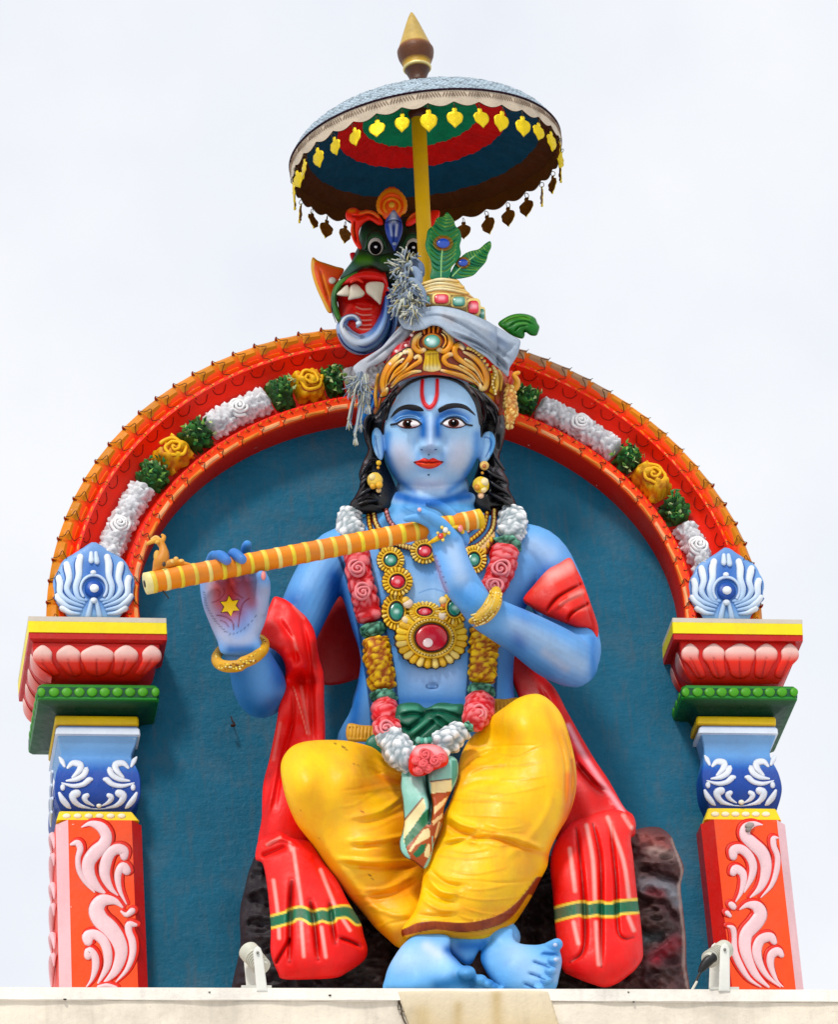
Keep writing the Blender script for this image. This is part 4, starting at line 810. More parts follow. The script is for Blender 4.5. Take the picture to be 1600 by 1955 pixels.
F4 = lambda L: T(4, (640, 640), L)
for nm, L in (('eyebrow', [(425, 622), (470, 562), (540, 531), (620, 535), (668, 562), (670, 582), (600, 579), (540, 568), (490, 583), (430, 628)]), ('eyebrow', [(788, 578), (792, 560), (850, 527), (930, 519), (1000, 537), (1050, 582), (1072, 612), (1062, 610), (1005, 572), (940, 556), (865, 566), (802, 592)])):
    onface(nm, F4(L), '#0b0a10', M_FACE, .005, sm=True)
for s, W_, ic, lid, crease, low in ((-1, [(470, 677), (505, 657), (560, 646), (612, 652), (652, 677), (622, 698), (565, 708), (505, 700)], (556, 676), [(425, 684), (470, 674), (512, 650), (562, 639), (618, 647), (656, 676)], [(462, 648), (500, 624), (560, 612), (610, 618), (645, 640)], [(470, 680), (505, 704), (562, 712), (622, 702), (652, 680)]),
                            (1, [(816, 672), (855, 646), (910, 636), (955, 650), (998, 680), (960, 700), (905, 706), (852, 696)], (905, 670), [(806, 676), (850, 642), (910, 629), (962, 644), (1002, 680), (1046, 690)], [(826, 642), (868, 616), (930, 612), (980, 628), (1012, 656)], [(818, 676), (850, 700), (905, 710), (960, 704), (1000, 684)])):
    e_ = onface('eye', F4(W_), '#e4dcdc', M_FACE, .006, paints=[('soft', F4([low[1], low[2], low[3]]), 2.2, '#d8301c', .9)], off=.003)
    u, v = F4([ic])[0]; d = float(head.surf(u, v))+.010
    part('iris', ball(u, v+.2, d-.002, 10.6, 8.2, 2.2, '#3a170b', 20, 10), M_EYE, e_); part('pupil', ball(u, v, d+.001, 6.6, 5.6, 2.2, '#050304', 16, 8), M_EYE, e_)
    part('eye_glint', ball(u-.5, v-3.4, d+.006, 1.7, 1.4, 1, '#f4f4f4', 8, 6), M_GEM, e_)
    part('upper_lid_line', stroke([(a, b, 1.9) for a, b in F4(lid)], lambda u, v: head.surf(u, v)+.006, .005, 6, '#0d0c1a', 5), M_FACE, fig); part('lower_lid_line', stroke([(a, b, .9) for a, b in F4(low)], lambda u, v: head.surf(u, v)+.004, .003, 6, '#3a0f16', 5), M_FACE, fig)
    part('lid_crease', stroke([(a, b, 1.4) for a, b in F4(crease)], hs, .004, 6, '#86b6e6', 5), M_FACE, fig)
lp = onface('lips', F4([(598, 970), (640, 955), (680, 938), (714, 948), (750, 937), (790, 955), (828, 966), (800, 992), (760, 1014), (715, 1022), (668, 1014), (635, 998)]), '#f0301a', M_FACE, .022, fat=.7, cut=[(F4([(605, 971), (650, 968), (690, 974), (714, 971), (742, 974), (780, 968), (822, 967)]), 1.7, .014)],
    paints=[('soft', F4([(665, 994), (760, 994)]), 3.2, '#ff6a3a', .8), ('line', F4([(605, 971), (650, 968), (690, 974), (714, 971), (742, 974), (780, 968), (822, 967)]), .9, '#5a0608', .9), ('line', F4([(598, 970), (612, 972)]), 2, '#3a0408', .9), ('line', F4([(812, 968), (828, 966)]), 2, '#3a0408', .9)])
part('forehead_mark', stroke(T(4, (640, 640), [(667, 342, 12), (663, 400, 13), (664, 460, 14), (680, 520, 15), (718, 552, 17), (756, 522, 15), (776, 460, 14), (779, 400, 13), (780, 342, 12)]), lambda u, v: head.surf(u, v)+.004, .005, 8, '#d3121c', 6), M_FACE, fig)
part('mark_outline', stroke(T(4, (640, 640), [(667, 340, 17), (663, 400, 18), (664, 460, 19), (680, 520, 20), (718, 556, 21), (756, 522, 20), (776, 460, 19), (779, 400, 18), (780, 340, 17)]), lambda u, v: head.surf(u, v)+.003, .002, 8, '#d9a6c0', 6), M_FACE, fig)
for u, v in F4([(715, 912), (714, 1066)]): part('beauty_spot', ball(u, v, float(head.surf(u, v))+.002, 1.9, 1.6, 2, '#0a1030', 8, 6), M_FACE, fig)
for u, v in F4([(658, 878), (772, 876)]): part('nostril', ball(u+ (2 if u < 820 else -2), v-1, float(head.surf(u, v))+.004, 3.6, 1.7, 3, '#123a78', 10, 6), M_FACE, fig)
# palm star, thumb nail
def star(cu, cv, r, n=6, rot=0, q=.5): return [(cu+r*(1 if i % 2 == 0 else q)*math.sin(rot+i*pi/n), cv-r*(1 if i % 2 == 0 else q)*math.cos(rot+i*pi/n)) for i in range(2*n)]
part('palm_star', inflate(star(439, 1157, 20, 6, -.1, .55), d=lambda u, v: palmL.surf(u, v)+.003, fat=.4, hcap=.006, back=.02, res=1.2, sm=False, col='#f6c814', paints=[]), M_FACE, fig)
part('star_outline', inflate(star(439, 1157, 22, 6, -.1, .57), d=lambda u, v: palmL.surf(u, v)+.001, fat=.3, hcap=.003, back=.02, res=1.2, sm=False, col='#3a1a10'), M_FACE, fig)
part('thumb_nail', ball(503, 1099, 1.012, 5, 9, 4, '#e08a86', 12, 8), M_FACE, fig); part('finger_nail', ball(801, 973, 1.078, 4, 4, 3, '#e3b4b8', 12, 8), M_FACE, fig)
for u, v in ((1062, 1803), (1063, 1831), (1055, 1852), (1045, 1870)): part('toe_nail', ball(u-2, v, 1.115 if v > 1810 else 1.075, 4.5, 4, 4, '#bccbe6', 10, 7), M_FACE, fig)

# ----- hair
def hair(ol, d, fat, cut, seed, hi):
    return inflate(ol, d=d, fat=fat, res=2.2, col='#0a080b', cut=cut, paints=[('soft', q, 2.2, '#8a8288', .75) for q in hi])
hc = lambda L, w=2.6, d=.02: [(q, w, d) for q in L]
part('hair', hair(F4([(545, 340), (440, 420), (330, 540), (240, 610), (215, 700), (225, 800), (250, 880), (215, 960), (180, 1060), (190, 1140), (150, 1230), (110, 1300), (180, 1360), (330, 1370), (430, 1320), (470, 1200), (430, 1080), (385, 980), (365, 860), (372, 700), (395, 590), (460, 480), (560, 390), (640, 345)]), .50, .9,
     hc([F4([(300, 620), (270, 700), (290, 800)]), F4([(240, 980), (300, 960), (330, 1000)]), F4([(200, 1080), (290, 1060), (340, 1120)]), F4([(190, 1200), (280, 1180), (350, 1230)]), F4([(160, 1290), (260, 1260), (340, 1300)]), F4([(400, 470), (360, 540)]), F4([(450, 420), (420, 480)]), F4([(350, 520), (320, 600)])]), 1,
     [F4([(290, 625), (330, 610)]), F4([(200, 1075), (235, 1068)]), F4([(195, 1245), (250, 1215)]), F4([(350, 560), (385, 540)]), F4([(400, 500), (430, 480)]), F4([(230, 970), (250, 960)]), F4([(430, 450), (470, 420)]), F4([(310, 660), (345, 650)])]), M_HAIR, fig)
part('hair', hair(F4([(840, 330), (960, 345), (1060, 400), (1150, 450), (1230, 530), (1290, 620), (1300, 740), (1280, 840), (1255, 930), (1270, 1010), (1325, 1110), (1330, 1180), (1380, 1290), (1320, 1370), (1180, 1380), (1060, 1330), (1010, 1220), (1060, 1090), (1100, 960), (1100, 860), (1110, 760), (1105, 640), (1085, 540), (1030, 440), (950, 380)]), .50, .9,
     hc([F4([(1140, 500), (1220, 600), (1250, 700)]), F4([(1120, 560), (1180, 660)]), F4([(1290, 1040), (1240, 1010), (1200, 1040)]), F4([(1320, 1140), (1250, 1120), (1210, 1180)]), F4([(1350, 1240), (1270, 1220), (1200, 1260)]), F4([(1180, 1090), (1160, 1200)]), F4([(1300, 1320), (1200, 1320)]), F4([(1240, 760), (1245, 860)])]), 2,
     [F4([(1150, 545), (1200, 570)]), F4([(1230, 640), (1270, 700)]), F4([(1220, 1020), (1270, 1060)]), F4([(1220, 1140), (1290, 1150)]), F4([(1230, 1240), (1310, 1280)]), F4([(1110, 770), (1125, 800)]), F4([(1190, 1010), (1220, 1040)])]), M_HAIR, fig)
for i in range(5):   # combed strands over the left temple
    part('hair_lock', stroke(T(4, (640, 640), [(520-i*32, 372+i*38, 5), (470-i*30, 400+i*42, 10), (430-i*28, 440+i*40, 4)]), .635-i*.004, .02, 8, '#141016', 4), M_HAIR, fig)
for q in ([(1060, 420, 6), (1120, 500, 16), (1150, 600, 16), (1130, 680, 8)], [(1150, 470, 6), (1220, 560, 16), (1240, 660, 15), (1220, 740, 6)], [(1110, 660, 8), (1116, 760, 14), (1106, 860, 10), (1085, 940, 4)], [(1120, 1000, 6), (1200, 1060, 20), (1280, 1100, 18), (1310, 1130, 6)], [(1150, 1090, 6), (1230, 1150, 22), (1310, 1200, 16), (1340, 1240, 6)], [(1160, 1190, 6), (1250, 1240, 22), (1330, 1290, 14)], [(1200, 880, 6), (1240, 960, 16), (1290, 1030, 8)],
          [(280, 960, 6), (220, 1020, 18), (200, 1080, 10)], [(300, 1060, 6), (220, 1110, 18), (190, 1160, 8)], [(320, 1150, 6), (230, 1190, 20), (160, 1250, 8)], [(330, 1260, 6), (230, 1270, 20), (140, 1310, 8)], [(300, 590, 8), (240, 640, 18), (230, 720, 12), (240, 800, 5)]):
    part('hair_curl', stroke(T(4, (640, 640), q), .575, .05, 10, '#0d0a0e', 5, base=.02), M_HAIR, fig)
# ----- earrings
def earring(name, bl, par=fig):
    M = Msh(); 
    for u, v, d, r, c in bl: M.join(ball(u, v, d, r, r*1.02, r, c, 16, 10, bumps=.05, seed=r))
    return part(name, M, M_GOLD, par)
earring('earring', [(723, 884, .70, 5, '#e0b02a'), (722, 893, .70, 3, '#d89a20'), (716, 917, .72, 15, '#eac562'), (711, 911, .745, 7, '#f0da9a'), (724, 926, .745, 7, '#e8b038'), (723, 936, .73, 5, '#f0cf90'), (712, 928, .74, 6, '#e2a83a')])
earring('earring', [(925, 889, .70, 9, '#e8c070'), (925, 890, .73, 4, '#c06a28'), (921, 903, .70, 3, '#d89a20'), (918, 926, .72, 16, '#eac84c'), (925, 920, .745, 8, '#f2dfae'), (912, 930, .745, 7, '#d8902a'), (918, 946, .73, 6, '#efc6a0'), (923, 934, .74, 7, '#f0d9a0')])

# ================================================================= clothes
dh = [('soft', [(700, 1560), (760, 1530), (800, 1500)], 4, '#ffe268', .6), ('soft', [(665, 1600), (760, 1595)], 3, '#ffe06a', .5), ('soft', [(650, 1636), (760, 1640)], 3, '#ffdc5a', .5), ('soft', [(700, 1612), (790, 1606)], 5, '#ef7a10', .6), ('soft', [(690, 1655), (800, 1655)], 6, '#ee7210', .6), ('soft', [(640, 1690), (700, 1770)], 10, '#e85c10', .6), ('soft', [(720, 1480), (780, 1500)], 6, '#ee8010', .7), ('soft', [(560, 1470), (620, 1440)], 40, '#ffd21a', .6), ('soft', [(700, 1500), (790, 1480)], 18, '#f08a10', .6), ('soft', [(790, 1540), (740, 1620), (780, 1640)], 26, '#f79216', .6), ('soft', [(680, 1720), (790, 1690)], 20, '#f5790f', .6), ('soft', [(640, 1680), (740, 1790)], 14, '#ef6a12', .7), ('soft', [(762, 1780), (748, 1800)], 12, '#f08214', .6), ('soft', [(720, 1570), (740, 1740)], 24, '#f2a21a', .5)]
for u, v, r in ((640, 1419, 2), (656, 1426, 2.6), (662, 1431, 1.6), (676, 1458, 1.6), (684, 1461, 1.4), (692, 1549, 2.4), (706, 1670, 2.2), (711, 1677, 1.6), (574, 1546, 1), (610, 1600, 1.2)): dh.append(('line', [(u-r, v-r*.4), (u+r, v+r*.5)], r*.7, '#5a3012', .85))
r8 = np.random.default_rng(8); creL, creR = [], []
for v in np.arange(1480, 1780, 17):
    x0 = r8.uniform(640, 720)+(v-1480)*.12; L_ = r8.uniform(60, 130); y = v+r8.normal(0, 4); q = [(x0, y+8), (x0+L_*.4, y+4+r8.normal(0, 3)), (x0+L_, y-14+r8.normal(0, 5))]
    creL.append((q, r8.uniform(1.6, 2.6), r8.choice([-.003, .004]))); dh.append(('soft', q, r8.uniform(1.4, 3), r8.choice(['#e8740e', '#ffe070', '#f08c12']), .26))
legL = inflate([(591, 1414), (564, 1421), (546, 1436), (536, 1460), (539, 1495), (548, 1530), (564, 1568), (581, 1592), (600, 1616), (618, 1645), (641, 1677), (664, 1709), (691, 1740), (715, 1769), (741, 1793), (760, 1808), (785, 1812), (840, 1790), (850, 1700), (850, 1600), (830, 1500), (800, 1470), (768, 1455), (741, 1440), (715, 1427), (671, 1415), (631, 1412)],
    ctrl=[(580, 1490, .93), (650, 1480, .86), (740, 1460, .60), (820, 1500, .50), (700, 1620, .80), (800, 1640, .62), (770, 1780, .80)], fat=.62, res=2.4, col='#ffc010', paints=dh,
    cut=[([(700, 1462), (740, 1490), (790, 1500)], 7, .03), ([(710, 1447), (760, 1475), (800, 1478)], 6, -.02), ([(700, 1520), (740, 1512), (790, 1505)], 6, .016), ([(665, 1560), (730, 1545), (790, 1500)], 5, -.024), ([(680, 1572), (740, 1560), (800, 1530)], 5, .016), ([(660, 1607), (730, 1602), (800, 1590)], 4.5, -.018), ([(664, 1617), (730, 1612), (800, 1604)], 4.5, .014), ([(640, 1638), (720, 1645), (808, 1640)], 5, -.018), ([(650, 1650), (730, 1656), (808, 1652)], 5, .014),
         ([(690, 1700), (750, 1690), (800, 1660)], 6, -.018), ([(700, 1712), (760, 1704), (805, 1680)], 5, .016), ([(700, 1722), (750, 1745), (790, 1740)], 6, -.012), ([(600, 1560), (640, 1640), (720, 1740), (760, 1790)], 10, -.012)]+creL)
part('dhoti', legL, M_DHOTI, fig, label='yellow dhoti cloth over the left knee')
hem = [(768, 1783), (782, 1778), (800, 1770), (830, 1767), (880, 1770), (922, 1765), (964, 1750), (999, 1722), (1030, 1682)]
hb = [(772, 1791), (803, 1784), (834, 1779), (880, 1784), (925, 1780), (955, 1770), (985, 1750), (1012, 1712)]
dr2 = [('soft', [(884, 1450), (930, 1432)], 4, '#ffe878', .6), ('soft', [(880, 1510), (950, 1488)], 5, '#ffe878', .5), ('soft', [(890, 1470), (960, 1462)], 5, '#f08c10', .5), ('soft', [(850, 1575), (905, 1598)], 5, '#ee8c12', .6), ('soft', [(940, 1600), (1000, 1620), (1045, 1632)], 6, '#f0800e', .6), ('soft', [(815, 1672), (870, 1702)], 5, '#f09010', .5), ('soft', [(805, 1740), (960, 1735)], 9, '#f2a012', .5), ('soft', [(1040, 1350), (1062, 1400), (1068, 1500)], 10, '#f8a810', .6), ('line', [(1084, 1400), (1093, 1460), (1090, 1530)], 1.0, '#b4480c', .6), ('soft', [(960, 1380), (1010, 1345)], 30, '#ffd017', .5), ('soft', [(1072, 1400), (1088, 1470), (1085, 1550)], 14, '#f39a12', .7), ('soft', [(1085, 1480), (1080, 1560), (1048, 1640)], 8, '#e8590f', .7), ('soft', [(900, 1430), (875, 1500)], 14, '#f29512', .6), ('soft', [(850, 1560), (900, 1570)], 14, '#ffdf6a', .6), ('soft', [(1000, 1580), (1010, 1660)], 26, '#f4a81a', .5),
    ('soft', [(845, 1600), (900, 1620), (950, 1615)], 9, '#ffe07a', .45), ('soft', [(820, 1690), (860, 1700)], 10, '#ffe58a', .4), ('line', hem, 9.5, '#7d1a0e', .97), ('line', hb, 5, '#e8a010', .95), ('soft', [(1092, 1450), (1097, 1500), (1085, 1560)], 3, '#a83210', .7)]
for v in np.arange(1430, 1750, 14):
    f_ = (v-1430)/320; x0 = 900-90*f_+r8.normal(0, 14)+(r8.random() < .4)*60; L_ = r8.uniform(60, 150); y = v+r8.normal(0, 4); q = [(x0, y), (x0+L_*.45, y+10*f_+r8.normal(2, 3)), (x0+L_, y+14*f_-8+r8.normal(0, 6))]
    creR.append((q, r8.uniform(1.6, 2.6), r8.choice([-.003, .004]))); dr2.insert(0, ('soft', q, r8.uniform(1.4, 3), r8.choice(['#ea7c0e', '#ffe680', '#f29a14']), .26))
legR = inflate([(1020, 1324), (992, 1331), (964, 1349), (936, 1370), (914, 1392), (894, 1414), (880, 1442), (874, 1470), (869, 1500), (859, 1531), (848, 1554), (841, 1587), (831, 1615), (817, 1643), (808, 1668), (803, 1702), (792, 1738), (772, 1765), (766, 1780), (776, 1795), (803, 1790), (834, 1786), (880, 1793), (922, 1795), (950, 1783), (978, 1766), (999, 1738), (1020, 1703), (1034, 1675), (1045, 1653), (1050, 1625), (1066, 1590), (1084, 1560), (1095, 1531), (1101, 1496), (1099, 1457), (1090, 1415), (1077, 1374), (1062, 1349), (1041, 1330)],
    ctrl=[(1010, 1370, .92), (930, 1420, .72), (1060, 1480, .92), (960, 1560, .93), (860, 1600, .88), (900, 1700, .93), (800, 1770, .98), (990, 1740, .88)], fat=.62, res=2, col='#ffc612', paints=dr2,
    cut=[([(880, 1470), (905, 1448), (945, 1430)], 5, .02), ([(884, 1482), (920, 1462), (970, 1458)], 5, -.02), ([(875, 1505), (910, 1490), (960, 1490)], 5, .014), ([(852, 1552), (880, 1572), (915, 1582)], 6, -.026), ([(848, 1568), (875, 1588), (905, 1592)], 5, .02), ([(842, 1606), (875, 1600), (915, 1608)], 5, -.02), ([(836, 1622), (880, 1604), (950, 1600), (1000, 1618), (1040, 1625)], 4.5, .018), ([(940, 1592), (990, 1600), (1040, 1622)], 5, -.016), ([(820, 1660), (850, 1685), (890, 1692)], 5, .020), ([(813, 1670), (842, 1700), (880, 1706)], 5, -.022),
         ([(806, 1688), (835, 1712), (870, 1720)], 5, .020), ([(800, 1712), (840, 1735), (880, 1738)], 5, -.014), ([(790, 1745), (830, 1748), (870, 1742)], 4, .012), ([(960, 1640), (1000, 1610), (1040, 1560), (1060, 1500)], 8, -.01), ([(1075, 1390), (1092, 1450), (1090, 1530)], 3, .02), ([(1064, 1400), (1080, 1460), (1078, 1540)], 3, .014), (hem, 2, .0)]+creR, extra=lambda u, v: .012*(dist_pl(smooth_path(hem, 5), u, v) < 10))
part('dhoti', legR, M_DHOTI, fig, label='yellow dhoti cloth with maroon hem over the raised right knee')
# waist cloth
part('waistband', inflate([(664, 1382), (690, 1384), (718, 1388), (716, 1412), (690, 1416), (663, 1412)], d=.62, fat=.5, res=2, col='#d29a1c', cut=[([(668+i*7, 1388), (666+i*7, 1408)], 1.3, .012) for i in range(7)]), M_GOLD, fig)
part('waistband', inflate([(938, 1336), (965, 1334), (990, 1332), (994, 1350), (950, 1366), (938, 1362)], d=.64, fat=.5, res=2, col='#c98f1c', cut=[([(946+i*8, 1338), (946+i*8, 1356)], 1.3, .012) for i in range(5)]), M_GOLD, fig)
GR = ['#156a52', '#0d3f36', '#5aa58a']
part('cummerbund', inflate([(757, 1350), (775, 1341), (798, 1342), (814, 1351), (838, 1341), (866, 1343), (886, 1346), (890, 1375), (900, 1388), (873, 1400), (824, 1428), (789, 1430), (764, 1414), (752, 1386)], d=.74, fat=.75, res=2, col='#0e5a42', cut=[([(762, 1368), (790, 1362), (812, 1368)], 4, .03), ([(770, 1400), (800, 1376), (815, 1360), (850, 1358)], 4, .035), ([(788, 1412), (820, 1384), (835, 1372)], 4, .03), ([(830, 1366), (855, 1385), (868, 1392)], 4, .03), ([(826, 1372), (850, 1392)], 3, -.012), ([(835, 1356), (870, 1366), (886, 1376)], 4, .025), ([(756, 1384), (780, 1390)], 4, .02)],
     paints=[('soft', [(770, 1352), (795, 1352)], 5, '#4d9a7e', .7), ('soft', [(830, 1352), (870, 1352)], 4, '#6bb096', .6), ('soft', [(790, 1395), (815, 1378)], 5, '#3f9274', .6), ('soft', [(845, 1375), (870, 1386)], 4, '#3f9274', .6)]), M_ENAMEL, fig)
part('cummerbund', inflate([(716, 1400), (770, 1400), (800, 1440), (760, 1450), (700, 1425)], d=.66, fat=.4, res=2.5, col='#1d6a52'), M_ENAMEL, fig)
SQ = T(5.333, (640, 1320), [(700, 780), (670, 860), (665, 980), (685, 1100), (695, 1220), (700, 1330), (680, 1440), (655, 1520), (665, 1620), (720, 1690), (800, 1730), (900, 1800), (950, 1760), (985, 1650), (1010, 1540), (1070, 1400), (1100, 1280), (1110, 1180), (1170, 1040), (1230, 920), (1255, 800), (1230, 680), (1100, 640), (850, 640)])
T5 = lambda L: T(5.333, (640, 1320), L)
sash = inflate(SQ, ctrl=[(800, 1460, .88), (790, 1560, .92), (800, 1640, .97), (850, 1480, .92), (840, 1560, .98)], fat=.4, res=1.8, col='#8fc4b4', sm=True, cut=[(T5([(900, 830), (935, 1000), (975, 1150), (960, 1340)]), 4, .05), (T5([(980, 850), (1000, 1050)]), 2, -.01)],
    paints=[('poly', T5([(690, 1330), (900, 1080), (925, 1180), (700, 1540)]), '#ead8a4', 1, 0), ('poly', T5([(700, 1500), (900, 1230), (960, 1180), (985, 1330), (720, 1590)]), '#16643a', 1, 0), ('poly', T5([(720, 1590), (930, 1350), (990, 1350), (980, 1640), (900, 1790), (780, 1730)]), '#a84a16', 1, 0), ('poly', T5([(745, 1620), (900, 1400), (960, 1390), (965, 1480), (820, 1560), (765, 1640)]), '#e6d09a', 1, 0), ('poly', T5([(790, 1650), (870, 1560), (930, 1545), (900, 1640), (830, 1695)]), '#16643a', 1, 0), ('poly', T5([(905, 1640), (945, 1545), (970, 1560), (960, 1690), (910, 1680)]), '#e6d09a', 1, 0),
        ('poly', T5([(970, 920), (1185, 895), (1185, 1020), (980, 1035)]), '#f3dfa6', 1, 0), ('poly', T5([(980, 1035), (1200, 1015), (1110, 1270), (1060, 1420), (1000, 1560), (975, 1330)]), '#a8461a', 1, 0), ('poly', T5([(1000, 1180), (1150, 1060), (1130, 1120), (1000, 1260)]), '#f0c890', 1, 0), ('poly', T5([(985, 1320), (1100, 1230), (1090, 1280), (1000, 1360)]), '#efc58e', 1, 0), ('line', T5([(1060, 1330), (1020, 1480)]), 2, '#f0c890', 1), ('line', T5([(690, 1325), (890, 1085)]), 1.5, '#7a2814', 1), ('line', T5([(930, 840), (945, 1000), (975, 1150), (960, 1330)]), 3.5, '#0c3a2e', 1), ('line', T5([(970, 915), (1190, 888)]), 1.3, '#6a2410', 1),
        ('poly', T5([(1190, 700), (1240, 700), (1240, 860), (1190, 960)]), '#3c7f66', .8, 0), ('line', T5([(672, 860), (665, 980), (685, 1100), (695, 1220), (700, 1330), (680, 1440), (655, 1520), (665, 1620), (720, 1690), (800, 1730), (900, 1800)]), 1.6, '#4a1008', .95), ('soft', T5([(780, 880), (870, 1000)]), 6, '#c8e0d8', .6), ('line', T5([(700, 800), (740, 850)]), 3, '#3c8a74', .6)])
part('sash_end', sash, M_ENAMEL, fig)

RD = '#f4100a'
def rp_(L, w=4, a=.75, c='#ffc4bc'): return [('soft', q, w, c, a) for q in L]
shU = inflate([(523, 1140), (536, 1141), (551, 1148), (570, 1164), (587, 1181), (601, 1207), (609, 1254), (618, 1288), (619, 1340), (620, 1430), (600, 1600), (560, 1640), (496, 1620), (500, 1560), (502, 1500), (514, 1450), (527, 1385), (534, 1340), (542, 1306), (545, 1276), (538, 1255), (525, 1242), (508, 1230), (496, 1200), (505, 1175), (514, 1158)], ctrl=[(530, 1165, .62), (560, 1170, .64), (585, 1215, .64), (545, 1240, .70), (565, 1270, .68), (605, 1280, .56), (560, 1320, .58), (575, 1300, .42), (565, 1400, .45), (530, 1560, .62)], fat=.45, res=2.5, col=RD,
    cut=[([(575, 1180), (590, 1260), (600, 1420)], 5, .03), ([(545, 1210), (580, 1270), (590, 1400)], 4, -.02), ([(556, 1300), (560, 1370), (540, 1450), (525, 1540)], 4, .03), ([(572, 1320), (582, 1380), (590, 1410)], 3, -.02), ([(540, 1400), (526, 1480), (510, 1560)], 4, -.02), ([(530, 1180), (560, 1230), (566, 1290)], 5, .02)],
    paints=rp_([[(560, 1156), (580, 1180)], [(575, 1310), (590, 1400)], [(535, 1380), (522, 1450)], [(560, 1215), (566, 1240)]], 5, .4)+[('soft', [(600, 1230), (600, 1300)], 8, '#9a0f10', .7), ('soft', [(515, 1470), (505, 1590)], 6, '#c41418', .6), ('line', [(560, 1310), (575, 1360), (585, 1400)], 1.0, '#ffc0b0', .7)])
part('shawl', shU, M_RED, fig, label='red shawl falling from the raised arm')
part('shawl', inflate([(590, 1170), (640, 1120), (680, 1180), (700, 1250), (695, 1290), (605, 1300)], d=.2, fat=.25, res=4, col='#a31512', back=.2), M_ENAMEL, fig, label='dark red shawl across the back')
fg = [([(557, 1680), (554, 1740), (553, 1835)], 4.5, .055), ([(592, 1720), (600, 1760), (607, 1830)], 4.5, .055), ([(629, 1722), (634, 1760), (640, 1800)], 4, .045), ([(527, 1838), (552, 1795)], 3.5, .03), ([(648, 1790), (668, 1796), (688, 1806)], 3.5, .03), ([(600, 1640), (640, 1700)], 6, .012)]
bundL = inflate([(497, 1601), (520, 1592), (535, 1586), (560, 1600), (594, 1608), (618, 1645), (644, 1679), (664, 1719), (688, 1759), (695, 1786), (702, 1812), (695, 1833), (664, 1855), (640, 1866), (587, 1869), (540, 1868), (530, 1855), (517, 1819), (517, 1769), (511, 1700), (502, 1650), (488, 1640), (490, 1615)], ctrl=[(510, 1620, .74), (560, 1700, .80), (620, 1850, .86), (680, 1800, .84)], fat=.62, res=2.2, col=RD, cut=fg+[([(500, 1615), (535, 1600), (570, 1615)], 4, -.02), ([(505, 1632), (540, 1618)], 5, .03)],
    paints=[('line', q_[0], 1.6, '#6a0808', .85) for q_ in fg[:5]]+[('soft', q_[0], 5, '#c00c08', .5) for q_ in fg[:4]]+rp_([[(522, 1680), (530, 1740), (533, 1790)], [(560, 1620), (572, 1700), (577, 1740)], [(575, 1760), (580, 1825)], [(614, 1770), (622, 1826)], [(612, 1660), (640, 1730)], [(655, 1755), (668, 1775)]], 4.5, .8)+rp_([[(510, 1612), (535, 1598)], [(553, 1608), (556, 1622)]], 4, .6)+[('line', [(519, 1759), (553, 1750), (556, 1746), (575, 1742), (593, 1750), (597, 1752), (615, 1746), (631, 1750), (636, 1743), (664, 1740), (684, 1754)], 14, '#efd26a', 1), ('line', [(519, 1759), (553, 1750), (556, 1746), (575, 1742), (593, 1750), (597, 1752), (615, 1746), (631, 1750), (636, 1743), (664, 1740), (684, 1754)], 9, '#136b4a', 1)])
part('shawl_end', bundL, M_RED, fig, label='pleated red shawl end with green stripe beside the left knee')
slv = inflate([(1085, 1065), (1066, 1076), (1045, 1088), (1020, 1116), (999, 1144), (1015, 1160), (1040, 1174), (1079, 1190), (1100, 1198), (1125, 1201), (1139, 1219), (1142, 1196), (1126, 1146), (1113, 1110), (1103, 1090), (1094, 1071)], ctrl=[(1015, 1130, .70), (1050, 1120, .70), (1090, 1080, .66), (1100, 1180, .74), (1135, 1205, .70)], fat=.85, res=2, col='#e8221a', cut=[([(1040, 1172), (1065, 1140), (1115, 1112)], 2.6, .035), ([(1080, 1190), (1092, 1170), (1128, 1150)], 2.6, .035), ([(1100, 1096), (1118, 1140), (1132, 1195)], 2.2, .02), ([(1058, 1165), (1080, 1145), (1120, 1128)], 3, -.014)],
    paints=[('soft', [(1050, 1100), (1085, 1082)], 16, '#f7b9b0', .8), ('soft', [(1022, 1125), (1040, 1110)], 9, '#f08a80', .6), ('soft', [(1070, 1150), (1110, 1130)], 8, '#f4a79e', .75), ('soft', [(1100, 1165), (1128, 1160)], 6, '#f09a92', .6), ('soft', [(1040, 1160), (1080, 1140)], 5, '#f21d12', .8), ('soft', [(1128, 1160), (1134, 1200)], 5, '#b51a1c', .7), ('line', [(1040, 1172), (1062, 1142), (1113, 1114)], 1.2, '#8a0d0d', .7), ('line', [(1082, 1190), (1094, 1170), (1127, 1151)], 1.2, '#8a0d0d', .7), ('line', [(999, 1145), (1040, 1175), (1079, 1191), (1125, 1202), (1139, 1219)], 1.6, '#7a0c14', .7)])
part('shawl_sleeve', slv, M_RED, fig)
shR = inflate([(960, 1240), (1005, 1262), (1030, 1285), (1060, 1315), (1083, 1358), (1111, 1408), (1136, 1450), (1164, 1492), (1192, 1541), (1209, 1556), (1214, 1580), (1200, 1600), (1110, 1600), (1060, 1600), (1020, 1400), (990, 1330), (975, 1290)], ctrl=[(1000, 1290, .42), (1080, 1390, .45), (1150, 1520, .62), (1195, 1570, .70), (1080, 1560, .60)], fat=.4, res=2.5, col='#e01412', cut=[([(1030, 1310), (1065, 1370), (1100, 1430)], 3, .02), ([(1098, 1455), (1130, 1490), (1165, 1520)], 6, .05), ([(1075, 1390), (1120, 1470), (1180, 1540)], 5, -.02)],
    paints=[('soft', [(1000, 1270), (1030, 1330)], 16, '#9c1216', .8), ('soft', [(1102, 1460), (1130, 1500), (1150, 1512)], 8, '#8a1010', .8)]+rp_([[(1085, 1385), (1120, 1450), (1165, 1515), (1188, 1548)]], 6, .75, '#ffc4cc')+rp_([[(1098, 1420), (1140, 1490)]], 4, .6, '#fdd')[:0])
